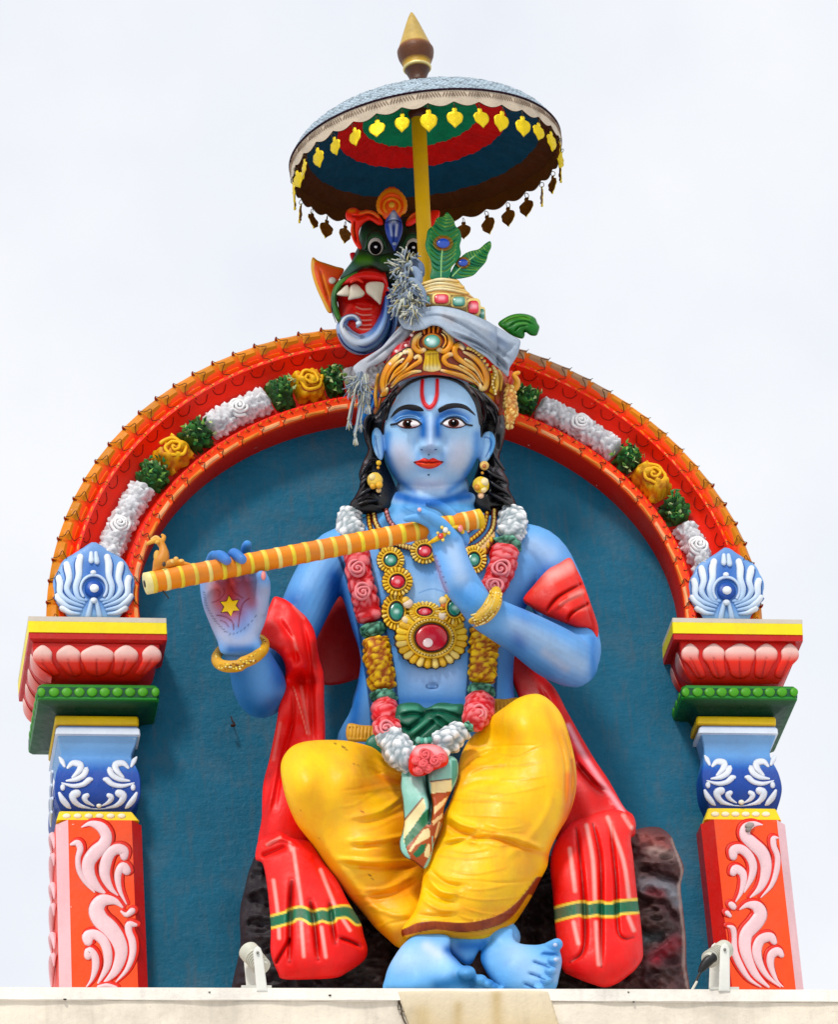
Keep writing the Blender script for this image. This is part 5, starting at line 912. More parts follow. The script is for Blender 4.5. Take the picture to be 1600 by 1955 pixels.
part('shawl', shR, M_RED, fig, label='red shawl falling behind the raised knee')
bundR = inflate([(1083, 1576), (1100, 1565), (1118, 1559), (1140, 1550), (1162, 1545), (1186, 1547), (1200, 1556), (1212, 1572), (1205, 1600), (1209, 1635), (1216, 1703), (1223, 1755), (1227, 1800), (1227, 1828), (1215, 1848), (1202, 1860), (1180, 1876), (1157, 1884), (1136, 1880), (1111, 1871), (1090, 1862), (1075, 1852), (1068, 1820), (1060, 1770), (1055, 1703), (1050, 1652), (1058, 1612)], ctrl=[(1130, 1570, .72), (1100, 1700, .82), (1190, 1700, .82), (1150, 1860, .90)], fat=.62, res=2.2, col=RD,
    cut=[([(1100, 1580), (1108, 1640), (1115, 1720), (1117, 1790), (1110, 1820), (1088, 1836)], 4, .05), ([(1132, 1572), (1146, 1640), (1148, 1740), (1148, 1845)], 4, .05), ([(1164, 1566), (1176, 1680), (1178, 1750), (1182, 1782), (1195, 1792), (1210, 1788)], 4, .05), ([(1190, 1552), (1204, 1575)], 3, .02)],
    paints=[('line', q_, 1.6, '#6a0808', .8) for q_ in ([(1100, 1580), (1108, 1640), (1115, 1720), (1117, 1790), (1110, 1820), (1088, 1836)], [(1132, 1572), (1146, 1640), (1148, 1740), (1148, 1845)], [(1164, 1566), (1176, 1680), (1178, 1750), (1182, 1782), (1195, 1792), (1210, 1788)])]+rp_([[(1088, 1620), (1098, 1700)], [(1120, 1575), (1132, 1640), (1136, 1720)], [(1160, 1560), (1190, 1640), (1202, 1720)], [(1138, 1760), (1143, 1840)], [(1095, 1760), (1104, 1800)], [(1200, 1750), (1210, 1775)], [(1190, 1556), (1206, 1580)]], 5, .8)+[('line', [(1056, 1746), (1085, 1738), (1112, 1733), (1118, 1737), (1145, 1733), (1150, 1736), (1174, 1736), (1180, 1732), (1218, 1729)], 15.5, '#efd26a', 1), ('line', [(1056, 1746), (1085, 1738), (1112, 1733), (1118, 1737), (1145, 1733), (1150, 1736), (1174, 1736), (1180, 1732), (1218, 1729)], 10, '#136b4a', 1)])
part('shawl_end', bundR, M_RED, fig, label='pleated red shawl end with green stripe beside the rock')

# ================================================================= flower garland round the neck
gar = thing('flower_garland', 'long sculpted garland of white, pink and yellow flowers worn round the statue neck', 'garland', P(819, 1480, .95))
def rtube(pts, lo, hi, cell=30, amp=.02, seed=0, bands=[], k=30, bias=.1):
    p = smooth_path(pts, 6); L = np.r_[0, np.cumsum(np.linalg.norm(np.diff(p[:, :2], axis=0), axis=1))]; n = max(6, int(L[-1]/2.6)); tt = np.linspace(0, L[-1], n); q = np.stack([np.interp(tt, L, p[:, i]) for i in range(4)], 1)
    X = P(q[:, 0], q[:, 1], q[:, 2]); r = q[:, 3]*PXM; e_ = np.clip(np.minimum(np.arange(n), np.arange(n)[::-1])/2.2, .0, 1); r = r*(.45+.55*e_**.6)
    t = np.gradient(X, axis=0); t /= np.linalg.norm(t, axis=1)[:, None]+1e-9; N1 = np.cross(t, Fv); N1 /= np.linalg.norm(N1, axis=1)[:, None]; N2 = np.cross(t, N1)
    ph = np.linspace(0, 2*pi, k, endpoint=False); D = N1[:, None]*np.cos(ph)[None, :, None]+N2[:, None]*np.sin(ph)[None, :, None]*.8; R = X[:, None]+D*r[:, None, None]
    Y = R.reshape(-1, 3); c1 = np.clip(vcell(Y, cell, seed)*1.7, 0, 1)**.55; c2 = vnoise(Y, cell*1.2, seed+2)
    Y = Y+D.reshape(-1, 3)*((c1-.6)*amp+c2*amp*.6)[:, None]; C = wave_colour((c1-.42)*1.9+.35*c2+bias+.12, lo, hi)
    return ring_mesh(Y.reshape(n, k, 3), C)
def gd(u, v, r): return (u, v, float(ts_(u, v))+r*PXM*.35, r)
PW, PP, PG, PY = ('#8a979c', '#ffffff'), ('#cc0610', '#f38a8e'), ('#08402c', '#7fc4a4'), ('#a84a04', '#ffd23c')
def rose(u, v, d, r, c1, c2, seed=0, n=4, lobes=True):
    M = Msh(); a = np.linspace(0, 2.4*2*pi, 70); rr = r*(a/a[-1])**.75*(1+.10*np.sin(a*2.6+seed))
    dd = d+.028*(1-(a/a[-1])**2); M.join(tube(list(zip(u+rr*np.cos(a+seed), v+rr*.92*np.sin(a+seed), dd, np.interp(a, [0, a[-1]], [2.2, 3.4]))), c1, 7, 1)); rr2 = rr*1.13
    M.join(tube(list(zip(u+rr2*np.cos(a+seed), v+rr2*.92*np.sin(a+seed), dd-.002, 1.5+0*a)), c2, 5, 1)); return M
gs = [('white_flower_string', [gd(676, 970, 20), gd(668, 990, 24), gd(668, 1010, 25), gd(676, 1028, 23)], PW, 26), ('green_leaf_band', [gd(678, 1030, 20), gd(680, 1045, 20)], PG, 30),
      ('pink_flower_string', [gd(681, 1046, 24), gd(684, 1085, 24), gd(694, 1130, 24), gd(708, 1188, 23)], PP, 22), ('green_leaf_band', [gd(709, 1190, 24), gd(715, 1216, 24)], PG, 26), ('yellow_flower_string', [gd(716, 1217, 24), gd(722, 1255, 26), gd(732, 1318, 24)], PY, 30), ('green_leaf_band', [gd(731, 1318, 25), gd(733, 1342, 25)], PG, 26),
      ('pink_flower_string', [gd(734, 1343, 24), (736, 1372, .77, 24)], PP, 22), ('pink_flower_string', [(736, 1374, .78, 24), (741, 1404, .82, 25)], PP, 22), ('white_flower_string', [(742, 1398, .83, 25), (752, 1422, .86, 28), (772, 1446, .92, 27), (792, 1458, .94, 20)], PW, 22),
      ('white_flower_string', [gd(985, 966, 18), gd(980, 985, 26), gd(978, 1012, 27), gd(974, 1030, 25)], PW, 26), ('green_leaf_band', [gd(973, 1030, 27), gd(970, 1046, 27)], PG, 26), ('pink_flower_string', [gd(966, 1044, 27), gd(957, 1085, 26), gd(944, 1118, 24), gd(934, 1140, 22)], PP, 22),
      ('yellow_flower_string', [gd(926, 1180, 25), gd(924, 1230, 26), gd(921, 1305, 25)], PY, 30), ('green_leaf_band', [gd(920, 1306, 26), gd(918, 1334, 26)], PG, 26), ('pink_flower_string', [gd(918, 1332, 26), (914, 1360, .80, 27), (898, 1386, .86, 20)], PP, 22), ('green_leaf_band', [(898, 1386, .89, 14), (888, 1392, .90, 14)], PG, 30), ('white_flower_string', [(886, 1390, .88, 18), (868, 1404, .90, 23), (848, 1418, .93, 24), (832, 1428, .94, 18)], PW, 22)]
for i, (nm, pts, cl, cell) in enumerate(gs):
    o = part(nm, rtube(pts, *cl, cell, .020 if cl is not PP else .012, i, bias=.1 if cl is not PP else .25), M_FLOWER, gar)
    if cl is PP:
        k = max(1, len(pts)-2)
        for j in range(k):
            q = pts[min(len(pts)-1, j+1)] if len(pts) > 2 else [(a+b)/2 for a, b in zip(pts[0], pts[1])]
            part('rose', rose(q[0]-1, q[1], q[2]+q[3]*PXM*.75, q[3]*.72, '#f3989c', '#a80a18', i+j), M_FLOWER, o)
pend = inflate(T5([(840, 545), (960, 530), (1060, 560), (1130, 620), (1155, 700), (1120, 760), (1010, 800), (900, 855), (800, 860), (750, 800), (750, 690), (780, 610)]), d=.97, fat=1.0, res=1.8, col='#e8251f', paints=[('soft', T5([(840, 600), (1000, 590), (1080, 640)]), 12, '#f8b4b6', .9), ('soft', T5([(860, 680), (980, 680)]), 8, '#f4898a', .7)])
po = part('pendant_flower', pend, M_FLOWER, gar)
for u, v, r, s in ((812, 1440, 13, 0), (808, 1458, 10, 2), (830, 1452, 12, 1.2), (818, 1466, 9, 3), (842, 1448, 9, 4.2), (795, 1452, 8, 5), (800, 1470, 8, 1)):
    part('rose', rose(u, v, float(pend.surf(u, v))-.006, r, '#f2787a', '#b80c0c', s), M_FLOWER, po)
part('green_bud', join(*[ball(799+i*7, 1415-abs(i-1.5)*1.5, .97, 6, 7, 6, ['#7fb8a4', '#4f9a84', '#8cc4b0', '#3f8a74'][i], 10, 8) for i in range(4)], ball(808, 1421, .96, 16, 5, 6, '#1d6a54')), M_ENAMEL, gar)
# ================================================================= jewels on the chest
def medal(u, v, rx, ry, gem, par, nm='medallion', nb=22, gr=.5, big=False, d=None):
    d = float(ts_(u, v)) if d is None else d; o = None
    ol = [(u+rx*(1+.035*math.cos(a*nb))*math.cos(a), v+ry*(1+.035*math.cos(a*nb))*math.sin(a)) for a in np.linspace(0, 2*pi, nb*4, endpoint=False)]
    o = part(nm, inflate([(u+(x-u)*1.05, v+(y-v)*1.05) for x, y in ol], d=d+.002, fat=.2, hcap=.016, res=max(1.2, rx/16), sm=False, col='#2a1206', back=.1, paints=[]), M_GOLD, par)
    part('disc', inflate(ol, d=d+.012, fat=.3, hcap=.020, res=max(1.1, rx/18), sm=False, col='#d79a1e', back=.1), M_GOLD, o)
    M = Msh(); n = nb
    for i in range(n):
        a = 2*pi*i/n; M.join(stroke([(u+rx*.70*math.cos(a), v+ry*.70*math.sin(a), rx*.07+.5), (u+rx*.92*math.cos(a), v+ry*.92*math.sin(a), rx*.10+.5)], d+.026, .010, 6, random.choice(['#f3cd58', '#ecb93a', '#f8dc84']), 2))
    part('bead_rim', M, M_GOLD, o)
    a = np.linspace(0, 2*pi, 30); part('collar_ring', stroke([(u+rx*(gr+.10)*math.cos(x), v+ry*(gr+.10)*math.sin(x), 2.0) for x in a], d+.03, .012, 8, '#e9b93c', 1, endr=False), M_GOLD, o)
    part('collar_line', stroke([(u+rx*(gr+.01)*math.cos(x), v+ry*(gr+.01)*math.sin(x), 1.6) for x in a], d+.03, .010, 6, '#3a1408', 1, endr=False), M_GOLD, o)
    c, c2 = {'red': ('#d3182a', '#f7b7bd'), 'green': ('#1f7f68', '#c2e2d8')}[gem]
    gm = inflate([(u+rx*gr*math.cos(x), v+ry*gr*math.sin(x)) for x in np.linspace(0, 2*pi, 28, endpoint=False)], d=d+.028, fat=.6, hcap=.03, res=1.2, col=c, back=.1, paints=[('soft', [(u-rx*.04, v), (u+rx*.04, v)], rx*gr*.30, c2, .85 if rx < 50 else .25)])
    part('gem', gm, M_GEM, o); return o
nk = thing('necklace', 'gold necklace with red and green gems and a large round pendant on the blue chest', 'necklace', P(824, 1216, .7))
def chain(pts, col, w, nb, par=nk, d=None, lines=True):
    q = smooth_path([(a, b) for a, b in pts], 8); L = np.r_[0, np.cumsum(np.linalg.norm(np.diff(q, axis=0), axis=1))]
    df = (lambda u, v: ts_(u, v)+.01) if d is None else d
    o = part('chain', stroke([(a, b, w) for a, b in q], df, .014, 8, '#7a2a10', 1), M_GOLD, par); M = Msh(); n = int(L[-1]/nb)
    for s in np.linspace(0, L[-1], n):
        u, v = np.interp(s, L, q[:, 0]), np.interp(s, L, q[:, 1]); dd = float(df(u, v)) if callable(df) else df; M.join(ball(u, v, dd+.014, nb*.50, w*.8, 3.4, col, 8, 6))
    part('bead_string', M, M_GOLD, o)
chain([(712, 968), (718, 1000), (742, 1030), (785, 1046), (820, 1048)], '#efcf7a', 6, 6); chain([(703, 975), (708, 1010), (730, 1040)], '#e2b03a', 5, 6); chain([(735, 965), (744, 995), (765, 1015)], '#f0a8a4', 5, 6); chain([(944, 975), (940, 1010), (915, 1040), (880, 1052)], '#efcf7a', 6, 6); chain([(930, 980), (922, 1010), (895, 1034)], '#e2b03a', 5, 6); chain([(915, 985), (905, 1005), (888, 1018)], '#f0b8b0', 4, 6)
chain([(722, 1030), (732, 1046)], '#e7b83e', 8, 7); chain([(938, 1030), (926, 1052)], '#e0ac36', 8, 7)
part('strap_plate', inflate([(940, 1010), (945, 1030), (930, 1052), (912, 1058), (896, 1050), (915, 1035)], d=lambda u, v: ts_(u, v)+.012, fat=.4, res=1.5, col='#eac08a', back=.1), M_GOLD, nk)
medal(811, 1052, 27, 24, 'red', nk); medal(746, 1069, 26, 25, 'green', nk); medal(905, 1068, 24, 27, 'green', nk); medal(759, 1110, 29, 27, 'red', nk); medal(757, 1167, 28, 36, 'green', nk); medal(868, 1160, 27, 32, 'green', nk); medal(811, 1167, 30, 18, 'red', nk, gr=.48)
bg_ = medal(824, 1217, 68, 57, 'red', nk, 'large_pendant', nb=26, gr=.46); d_ = float(ts_(824, 1217))
a = np.linspace(0, 2*pi, 40); part('collar_ring', stroke([(824+46*math.cos(x), 1217+38*math.sin(x), 2.6) for x in a], d_+.032, .014, 8, '#f0c04a', 1, endr=False), M_GOLD, bg_)
M = Msh()
for x in np.linspace(0, 2*pi, 44): M.join(ball(824+41*math.cos(x), 1217+34*math.sin(x), d_+.04, 2.6, 2.6, 3, '#f4d88a', 7, 5))
part('bead_rim', M, M_GOLD, bg_)
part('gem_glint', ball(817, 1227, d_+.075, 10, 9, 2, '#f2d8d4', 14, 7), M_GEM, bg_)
for u, v, r, c in ((779, 1152, 10, '#f0d8c0'), (775, 1146, 8, '#e8c060'), (775, 1183, 9, '#efd8b0'), (846, 1146, 8, '#f0d8a0'), (848, 1156, 7, '#d8701a'), (846, 1175, 9, '#f0e0c8'), (780, 1195, 8, '#e8b84a'), (868, 1190, 7, '#e8b84a')): part('pearl', ball(u, v, float(ts_(u, v))+.03, r, r*.95, r*.8, c, 14, 9), M_GOLD, nk)

# ================================================================= bracelets, rings
br = thing('gold_bangle', 'thick gold bangle on the raised wrist below the star palm', 'bangle', P(460, 1270, .78), 'gold bangles on the wrists')
a = np.linspace(0, 2*pi, 36); pts = [(459+46*math.cos(x), 1242+24*math.sin(x)-(46*math.cos(x))*.24+(4 if math.cos(x) < 0 else 0), .775+.115*math.sin(x), 9.4+1.6*math.sin(x)) for x in a[:-1]]
X = P(*[np.array([q[i] for q in pts]) for i in range(3)]); R = [q[3]*PXM for q in pts]
X2 = np.vstack([X, X[:1]]); M = wtube(X2, np.r_[R, R[0]], '#dca326', 12, False); o = part('band', M, M_GOLD, br); M = Msh()
for i in range(190):
    x = 2*pi*i/190; u, v, d = 459+46*math.cos(x), 1242+24*math.sin(x)-(46*math.cos(x))*.24+(4 if math.cos(x) < 0 else 0), .775+.115*math.sin(x)
    M.join(ball(u+rng.normal(0, 1), v+rng.uniform(-7, 7), d+.025, 2.6, 2.0, 2.6, random.choice(['#f6dc7a', '#f2cf5a', '#8a4a10', '#f8e8a8', '#c98a1c']), 7, 5))
part('carving', M, M_GOLD, o, kind='stuff')
br2 = thing('gold_bangle', 'wide carved gold bangle on the wrist of the hand at the mouth', 'bangle', P(930, 1190, .95), 'gold bangles on the wrists')
bp2 = TR([(985, 1635), (1090, 1600), (1190, 1510), (1250, 1400), (1275, 1290)]); wd = [6, 14, 16, 15.5, 11]
bw = lambda u, v: .985+.0012*(1150-v)*.0+.045*np.exp(-((v-1160)/28)**2)
o = part('band', stroke([(p_[0], p_[1], w) for p_, w in zip(bp2, wd)], bw, .035, 14, '#e3b32e', 7, base=.05), M_GOLD, br2); M = Msh()
q = smooth_path([(a_[0], a_[1]) for a_ in bp2], 8)
for i in range(2, len(q)-1):
    t = q[min(i+1, len(q)-1)]-q[i-1]; t /= np.linalg.norm(t); n_ = np.array([-t[1], t[0]])
    for s in (-11, -5, 0, 5, 11): M.join(ball(q[i][0]+n_[0]*s, q[i][1]+n_[1]*s, float(bw(q[i][0], q[i][1]))+.030-.0008*abs(s), 1.9, 1.9, 2.6, random.choice(['#f6e08a', '#f2d060', '#b37414', '#f7eab0']), 7, 5))
part('carving', M, M_GOLD, o, kind='stuff')
rg = thing('finger_ring_chain', 'gold finger ornament with small red gem across the hand at the mouth', 'ring', P(840, 1030, 1.05))
part('band', stroke(T(6.154, (740, 920), [(480, 720, 16), (540, 690, 26), (610, 650, 34), (660, 620, 30), (690, 580, 26)]), lambda u, v: palmR.surf(u, v)+.004, .02, 10, '#efc02a', 5), M_GOLD, rg)
for (x, y, r, c) in ((628, 636, 5.5, '#d8301c'), (680, 565, 5.5, '#e8e0d0'), (640, 535, 3.5, '#f4d060'), (720, 600, 3.5, '#f4d060'), (650, 680, 3.5, '#f4d060'), (590, 600, 3, '#f4d060')):
    u, v = x/6.154+740, y/6.154+920; part('gem', ball(u, v, float(palmR.surf(u, v))+.026, r, r*1.05, 3.6, c, 12, 8), M_GEM, rg)
rg2 = thing('finger_ring', 'small gold ring with pink gem on the lowest finger beside the flute', 'ring', P(875, 1010, 1.0))
part('band', stroke(T(6.154, (740, 920), [(770, 540, 26), (830, 540, 34), (880, 590, 26)]), .985, .02, 10, '#efc02a', 5), M_GOLD, rg2); part('gem', ball(879, 1009, 1.01, 5, 7, 3.5, '#e88a88', 12, 8), M_GEM, rg2)

# ================================================================= flute
fl = thing('flute', 'long orange flute with pale yellow bands held across the chest', 'flute', P(600, 1070, .95))
FA, FB = P(284, 1113, .985), P(918, 990, .955); ra, rb = 19.5*PXM, 17.5*PXM
fx = lambda t: FA+(FB-FA)*t; fr_ = lambda t: ra+(rb-ra)*t
ax = (FB-FA)/np.linalg.norm(FB-FA)
def fring(ts, rs, col, k=28):
    return wtube(np.array([fx(t) for t in ts]), rs, col, k, False)
n = 90; tt = np.linspace(0, 1, n); part('flute_tube', fring(tt, [fr_(t)*(1+.012*math.sin(t*150)) for t in tt], '#ee8a14'), M_ENAMEL, fl)
bt = [0.012, .052]+[.052+.0415*i*1.0 for i in range(1, 21)]+[.905, .95, .985]
for t in bt:
    w = .0062+rng.uniform(-.0008, .0012); part('band', fring([t-w*1.0, t-w*.9, t+w*.9, t+w], [fr_(t)*.98, fr_(t)*1.035, fr_(t)*1.035, fr_(t)*.98], ['#f2d75a', '#efcf62', '#f5de8a'][int(t*100) % 3]), M_ENAMEL, fl)
part('end_cap', fring([-.012, -.010, .012, .014], [fr_(0)*.7, fr_(0)*1.02, fr_(0)*1.03, fr_(0)], '#efe0a0'), M_ENAMEL, fl); part('bore', fring([-.0135, -.011], [fr_(0)*.34, fr_(0)*.34], '#140c08'), M_ENAMEL, fl)
part('end_cap', fring([.985, 1.0, 1.008], [fr_(1)*1.05, fr_(1)*1.04, fr_(1)*.5], '#efc24a'), M_ENAMEL, fl)
bd = thing('bird_ornament', 'small orange bird shaped ornament sitting on the far end of the flute', 'ornament', P(312, 1090, .99))
part('bird_body', join(tube([(300, 1088, .98, 9), (306, 1074, .99, 13), (312, 1060, .99, 11), (311, 1046, .99, 7), (306, 1036, .99, 7)], '#e0902a', 14, 5), ball(300, 1062, 1.0, 7, 12, 6, '#e9b45a', 10, 8)), M_GOLD, bd)
part('crest', join(tube([(308, 1036, .99, 5), (296, 1032, 1.0, 5), (282, 1038, 1.0, 3)], '#efb35c', 10), tube([(306, 1034, .99, 5), (298, 1026, .99, 4), (290, 1030, .99, 3)], '#f2c070', 10), tube([(308, 1036, .99, 5), (313, 1026, .99, 4), (310, 1022, .99, 3)], '#e8a24a', 10), ball(300, 1034, 1.0, 6, 5, 5, '#efb860', 10, 7)), M_GOLD, bd)
part('tail', join(tube([(314, 1080, .99, 8), (326, 1076, .99, 8), (338, 1074, .98, 7), (352, 1077, .98, 5), (362, 1078, .98, 3)], '#e39a36', 12, 5), ball(336, 1067, .99, 5, 4.5, 5, '#efc070'), ball(328, 1072, 1.0, 5, 5, 5, '#f2c878'), ball(346, 1071, .99, 6, 4, 5, '#f0bb66'), ball(313, 1077, 1.035, 3.4, 5, 2, '#2a1206')), M_GOLD, bd)
part('string', tube([(311, 1128, 1.02, 1.4), (316, 1134, 1.02, 1.2), (322, 1142, 1.02, 1)], '#3a2c1c', 6), M_CLOTH, fl)

# ================================================================= crown
cr = thing('crown', 'ornate gold crown with green and red gems and tall jewelled top', 'crown', P(826, 700, .8))
def dcr(u, v): return .60+.27*np.sqrt(np.clip(1-((np.asarray(u, float)-828)/122)**2, .02, 1))*np.sqrt(np.clip(1-((np.asarray(v, float)-745)/190)**2, .05, 1))+(745-np.asarray(v, float))*.0012*.9
T4 = lambda L: T(4.444, (680, 560), L)
part('crown_top', inflate([(768, 640), (766, 610), (775, 585), (795, 566), (803, 552), (812, 541), (835, 532), (868, 532), (882, 543), (893, 558), (912, 576), (926, 600), (932, 640), (935, 680), (770, 690)], d=.60, fat=.95, res=2, tilt=(0, .0012), col='#e9c878', cut=[([(795, 566), (840, 552), (895, 562)], 2, .02), ([(800, 553), (840, 542), (886, 550)], 2, .018), ([(788, 583), (830, 588), (870, 592), (900, 604), (924, 618)], 2, .01)],
     paints=[('line', [(784, 572), (820, 558), (860, 558), (895, 566), (912, 580)], 1.6, '#a8501a', .9), ('line', [(800, 553), (840, 543), (886, 551)], 1.6, '#b05a1c', .8), ('poly', [(775, 585), (790, 565), (840, 560), (895, 570), (925, 605), (925, 620), (890, 598), (840, 588), (790, 590)], '#3a1408', .8, 0), ('soft', [(820, 548), (880, 548)], 3, '#f6e8b8', .8)]), M_GOLD, cr)
for x, y, rx, ry, g in ((811, 572, 12, 9.5, 'g'), (843, 571, 16, 11, 'r'), (876, 576, 14, 11, 'g'), (904, 587, 12, 15, 'r'), (920, 600, 6, 12, 'g')):
    dd = .60+.95*.36*max(.15, 1-((x-850)/85)**2)**.5*.72+.06; sq = [(x+rx*np.sign(math.cos(a_))*abs(math.cos(a_))**.6, y+ry*np.sign(math.sin(a_))*abs(math.sin(a_))**.6+(x-850)*.0) for a_ in np.linspace(0, 2*pi, 24, endpoint=False)]
    o = part('gem_setting', inflate([(x+(a_-x)*1.14, y+(b-y)*1.16) for a_, b in sq], d=dd, fat=.4, hcap=.02, res=1.3, col='#efd48a'), M_GOLD, cr)
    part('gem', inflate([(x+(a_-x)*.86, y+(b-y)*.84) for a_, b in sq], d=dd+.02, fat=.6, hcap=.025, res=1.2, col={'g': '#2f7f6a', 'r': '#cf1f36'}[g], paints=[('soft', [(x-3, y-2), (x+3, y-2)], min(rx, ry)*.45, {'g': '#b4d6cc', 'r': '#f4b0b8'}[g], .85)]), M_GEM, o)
for q in ([(800, 552), (838, 541), (884, 549)], [(790, 566), (838, 552), (893, 561)], [(806, 543), (840, 534), (874, 538)]): part('twisted_band', stroke([(a_, b, 3.2) for a_, b in q], .60+.30, .02, 8, '#f3dc98', 8, cols=['#e0b04a', '#f8ecc0', '#dba23a']), M_GOLD, cr)
chk = []
for i in range(7): chk += [('line', [(735+i*14, 700), (765+i*14, 630)], 1.2, '#f6b6b4', .8), ('line', [(730, 700-i*12), (850, 672-i*12)], 1.0, '#f4a8a6', .7)]
part('crown_cap', inflate([(731, 712), (740, 685), (760, 655), (790, 634), (825, 622), (870, 640), (905, 668), (925, 695), (900, 712), (826, 706), (760, 714)], d=lambda u, v: dcr(u, v)-.10, fat=.5, hcap=.10, res=2, col='#dc4248', paints=chk), M_ENAMEL, cr)
for u, v in ((757, 671), (775, 660), (786, 640), (766, 690), (745, 695), (780, 672)): part('white_bead', ball(u, v, float(dcr(u, v))-.005, 3.6, 3.2, 3, '#f6d8d4', 9, 7), M_ENAMEL, cr)
band = inflate([(729, 757), (741, 745), (754, 735), (785, 721), (826, 716), (866, 721), (904, 735), (918, 745), (932, 749), (938, 730), (935, 709), (919, 681), (888, 662), (868, 652), (858, 634), (841, 622), (807, 622), (790, 636), (786, 660), (760, 681), (735, 706), (724, 728), (722, 745)], d=lambda u, v: dcr(u, v)-.03, fat=.45, hcap=.04, res=1.6, col='#8a2a0e', paints=[('soft', [(760, 726), (790, 717), (865, 717), (895, 727)], 4, '#d04a1c', .9)])
part('crown_band', band, M_GOLD, cr)
cs_ = lambda u, v: band.surf(u, v)-.004
CW = [[(235, 850, 14), (222, 760, 22), (262, 640, 24), (330, 560, 22), (382, 515, 14)], [(275, 770, 6), (330, 670, 13), (410, 605, 19), (462, 540, 22), (450, 490, 22), (412, 500, 18)], [(300, 775, 5), (370, 695, 12), (470, 625, 17), (540, 575, 20), (530, 535, 18), (500, 548, 14)], [(300, 800, 7), (380, 715, 15), (470, 672, 17), (545, 662, 10)], [(215, 870, 12), (240, 848, 22), (262, 812, 14)],
      [(575, 480, 20), (530, 492, 22), (492, 450, 22), (505, 385, 20), (548, 342, 12)], [(548, 470, 6), (525, 440, 8), (530, 390, 7), (556, 360, 5)], [(700, 478, 20), (750, 492, 22), (800, 440, 24), (792, 360, 20), (740, 318, 12)], [(735, 460, 6), (760, 420, 8), (752, 370, 8), (725, 345, 5)], [(820, 520, 14), (780, 522, 22), (742, 560, 22), (780, 610, 18), (880, 640, 15), (980, 700, 12), (1050, 780, 5)], [(905, 468, 16), (870, 440, 22), (835, 470, 22), (850, 540, 22), (930, 600, 18), (1020, 660, 14), (1070, 750, 7)], [(915, 500, 10), (1000, 545, 20), (1072, 620, 24), (1105, 710, 24), (1100, 790, 22), (1062, 810, 20), (1050, 770, 12)], [(725, 655, 12), (830, 680, 18), (930, 715, 18), (1005, 755, 10)],
      [(250, 800, 6), (270, 700, 12), (330, 610, 14), (400, 560, 10)], [(262, 780, 4), (330, 700, 9), (400, 645, 12), (440, 590, 9)], [(292, 800, 4), (360, 740, 9), (440, 695, 10), (505, 660, 6)], [(1090, 790, 5), (1055, 690, 12), (990, 605, 14), (925, 560, 10)], [(1070, 790, 4), (1015, 705, 10), (940, 645, 12), (880, 612, 8)], [(1055, 800, 4), (980, 738, 9), (900, 694, 10), (800, 672, 7)],
      [(580, 345, 10), (575, 318, 12), (568, 288, 14)], [(615, 345, 10), (618, 310, 12), (614, 280, 14)], [(655, 342, 10), (655, 308, 12), (655, 276, 14)], [(690, 335, 9), (695, 300, 12), (700, 275, 13)]]
for i, q in enumerate(CW):
    q = [(x_, y_, w_*1.18) for x_, y_, w_ in q]; o = part('gold_scroll', stroke(T(4.444, (680, 560), q), cs_, .024, 9, '#f0bc4c', 5, cols=['#fdeec4', '#f2a840', '#e8922c', '#f8d488', '#fff0cc'] if i < 19 else ['#b5461a', '#d8803a', '#f0b070'], base=.012), M_GOLD, cr)
    part('dark_outline', stroke([(a_, b, w+1.9) for a_, b, w in T(4.444, (680, 560), q)], cs_, .008, 8, '#2a0c06', 5, base=.006), M_GOLD, o)
for i in range(9):   # toothed rim of the right leaf
    t = i/8; x, y = T4([(930+t*185, 480+t*t*150+t*30)])[0]; part('tooth', ball(x+4, y-3, float(dcr(x, y))-.0, 3.6, 3.4, 4, '#f2cf7c', 9, 7), M_GOLD, cr)
part('gold_shell', inflate(T4([(590, 490), (690, 490), (705, 560), (722, 640), (680, 662), (640, 668), (598, 662), (565, 645), (580, 560)]), d=lambda u, v: cs_(u, v)+.004, fat=.6, hcap=.03, res=1.2, col='#ecc451', cut=[(T4([(600+i*26, 510), (590+i*33, 650)]), 1.2, .008) for i in range(4)], paints=[('soft', T4([(600, 640), (690, 640)]), 6, '#f8ecb8', .9), ('line', T4([(605, 520), (690, 512)]), .8, '#8a4a12', .7)]), M_GOLD, cr)
o = part('gem_setting', ball(825, 652.5, float(dcr(825, 652))+.0, 19.5, 16, 12, '#b06a1c', 20, 10), M_GOLD, cr)
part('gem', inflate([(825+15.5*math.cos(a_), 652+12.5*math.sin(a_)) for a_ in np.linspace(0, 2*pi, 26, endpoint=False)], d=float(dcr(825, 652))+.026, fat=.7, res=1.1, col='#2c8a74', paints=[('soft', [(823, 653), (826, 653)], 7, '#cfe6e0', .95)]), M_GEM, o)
# side rosettes and hanging tassel
part('side_rosette', join(stroke([(941, 700, 3), (946, 712, 5), (948, 735, 5), (944, 752, 3)], .70, .03, 8, '#e4b95a'), stroke([(952, 708, 3), (957, 722, 4), (955, 745, 3)], .66, .03, 8, '#d8a03a'), *[ball(943+3*math.sin(i), 704+i*6, .74, 2.6, 2.6, 3, '#f4dfa0', 7, 5) for i in range(9)]), M_GOLD, cr)
part('side_rosette', join(stroke([(722, 716, 3), (719, 735, 4), (717, 756, 4), (718, 775, 3)], .66, .03, 8, '#d89a30'), stroke([(727, 760, 3), (722, 775, 4), (716, 788, 3)], .64, .03, 8, '#b8661c')), M_GOLD, cr)
part('side_plume', inflate([(944, 745), (952, 728), (962, 716), (975, 708), (982, 716), (978, 740), (966, 760), (955, 775), (946, 768)], d=.60, fat=.6, res=1.8, col='#c8301a', cut=[([(950, 765), (960, 740), (974, 718)], 2, .02)], paints=[('soft', [(950, 760), (958, 735)], 3, '#e8a040', .6)]), M_GOLD, cr)
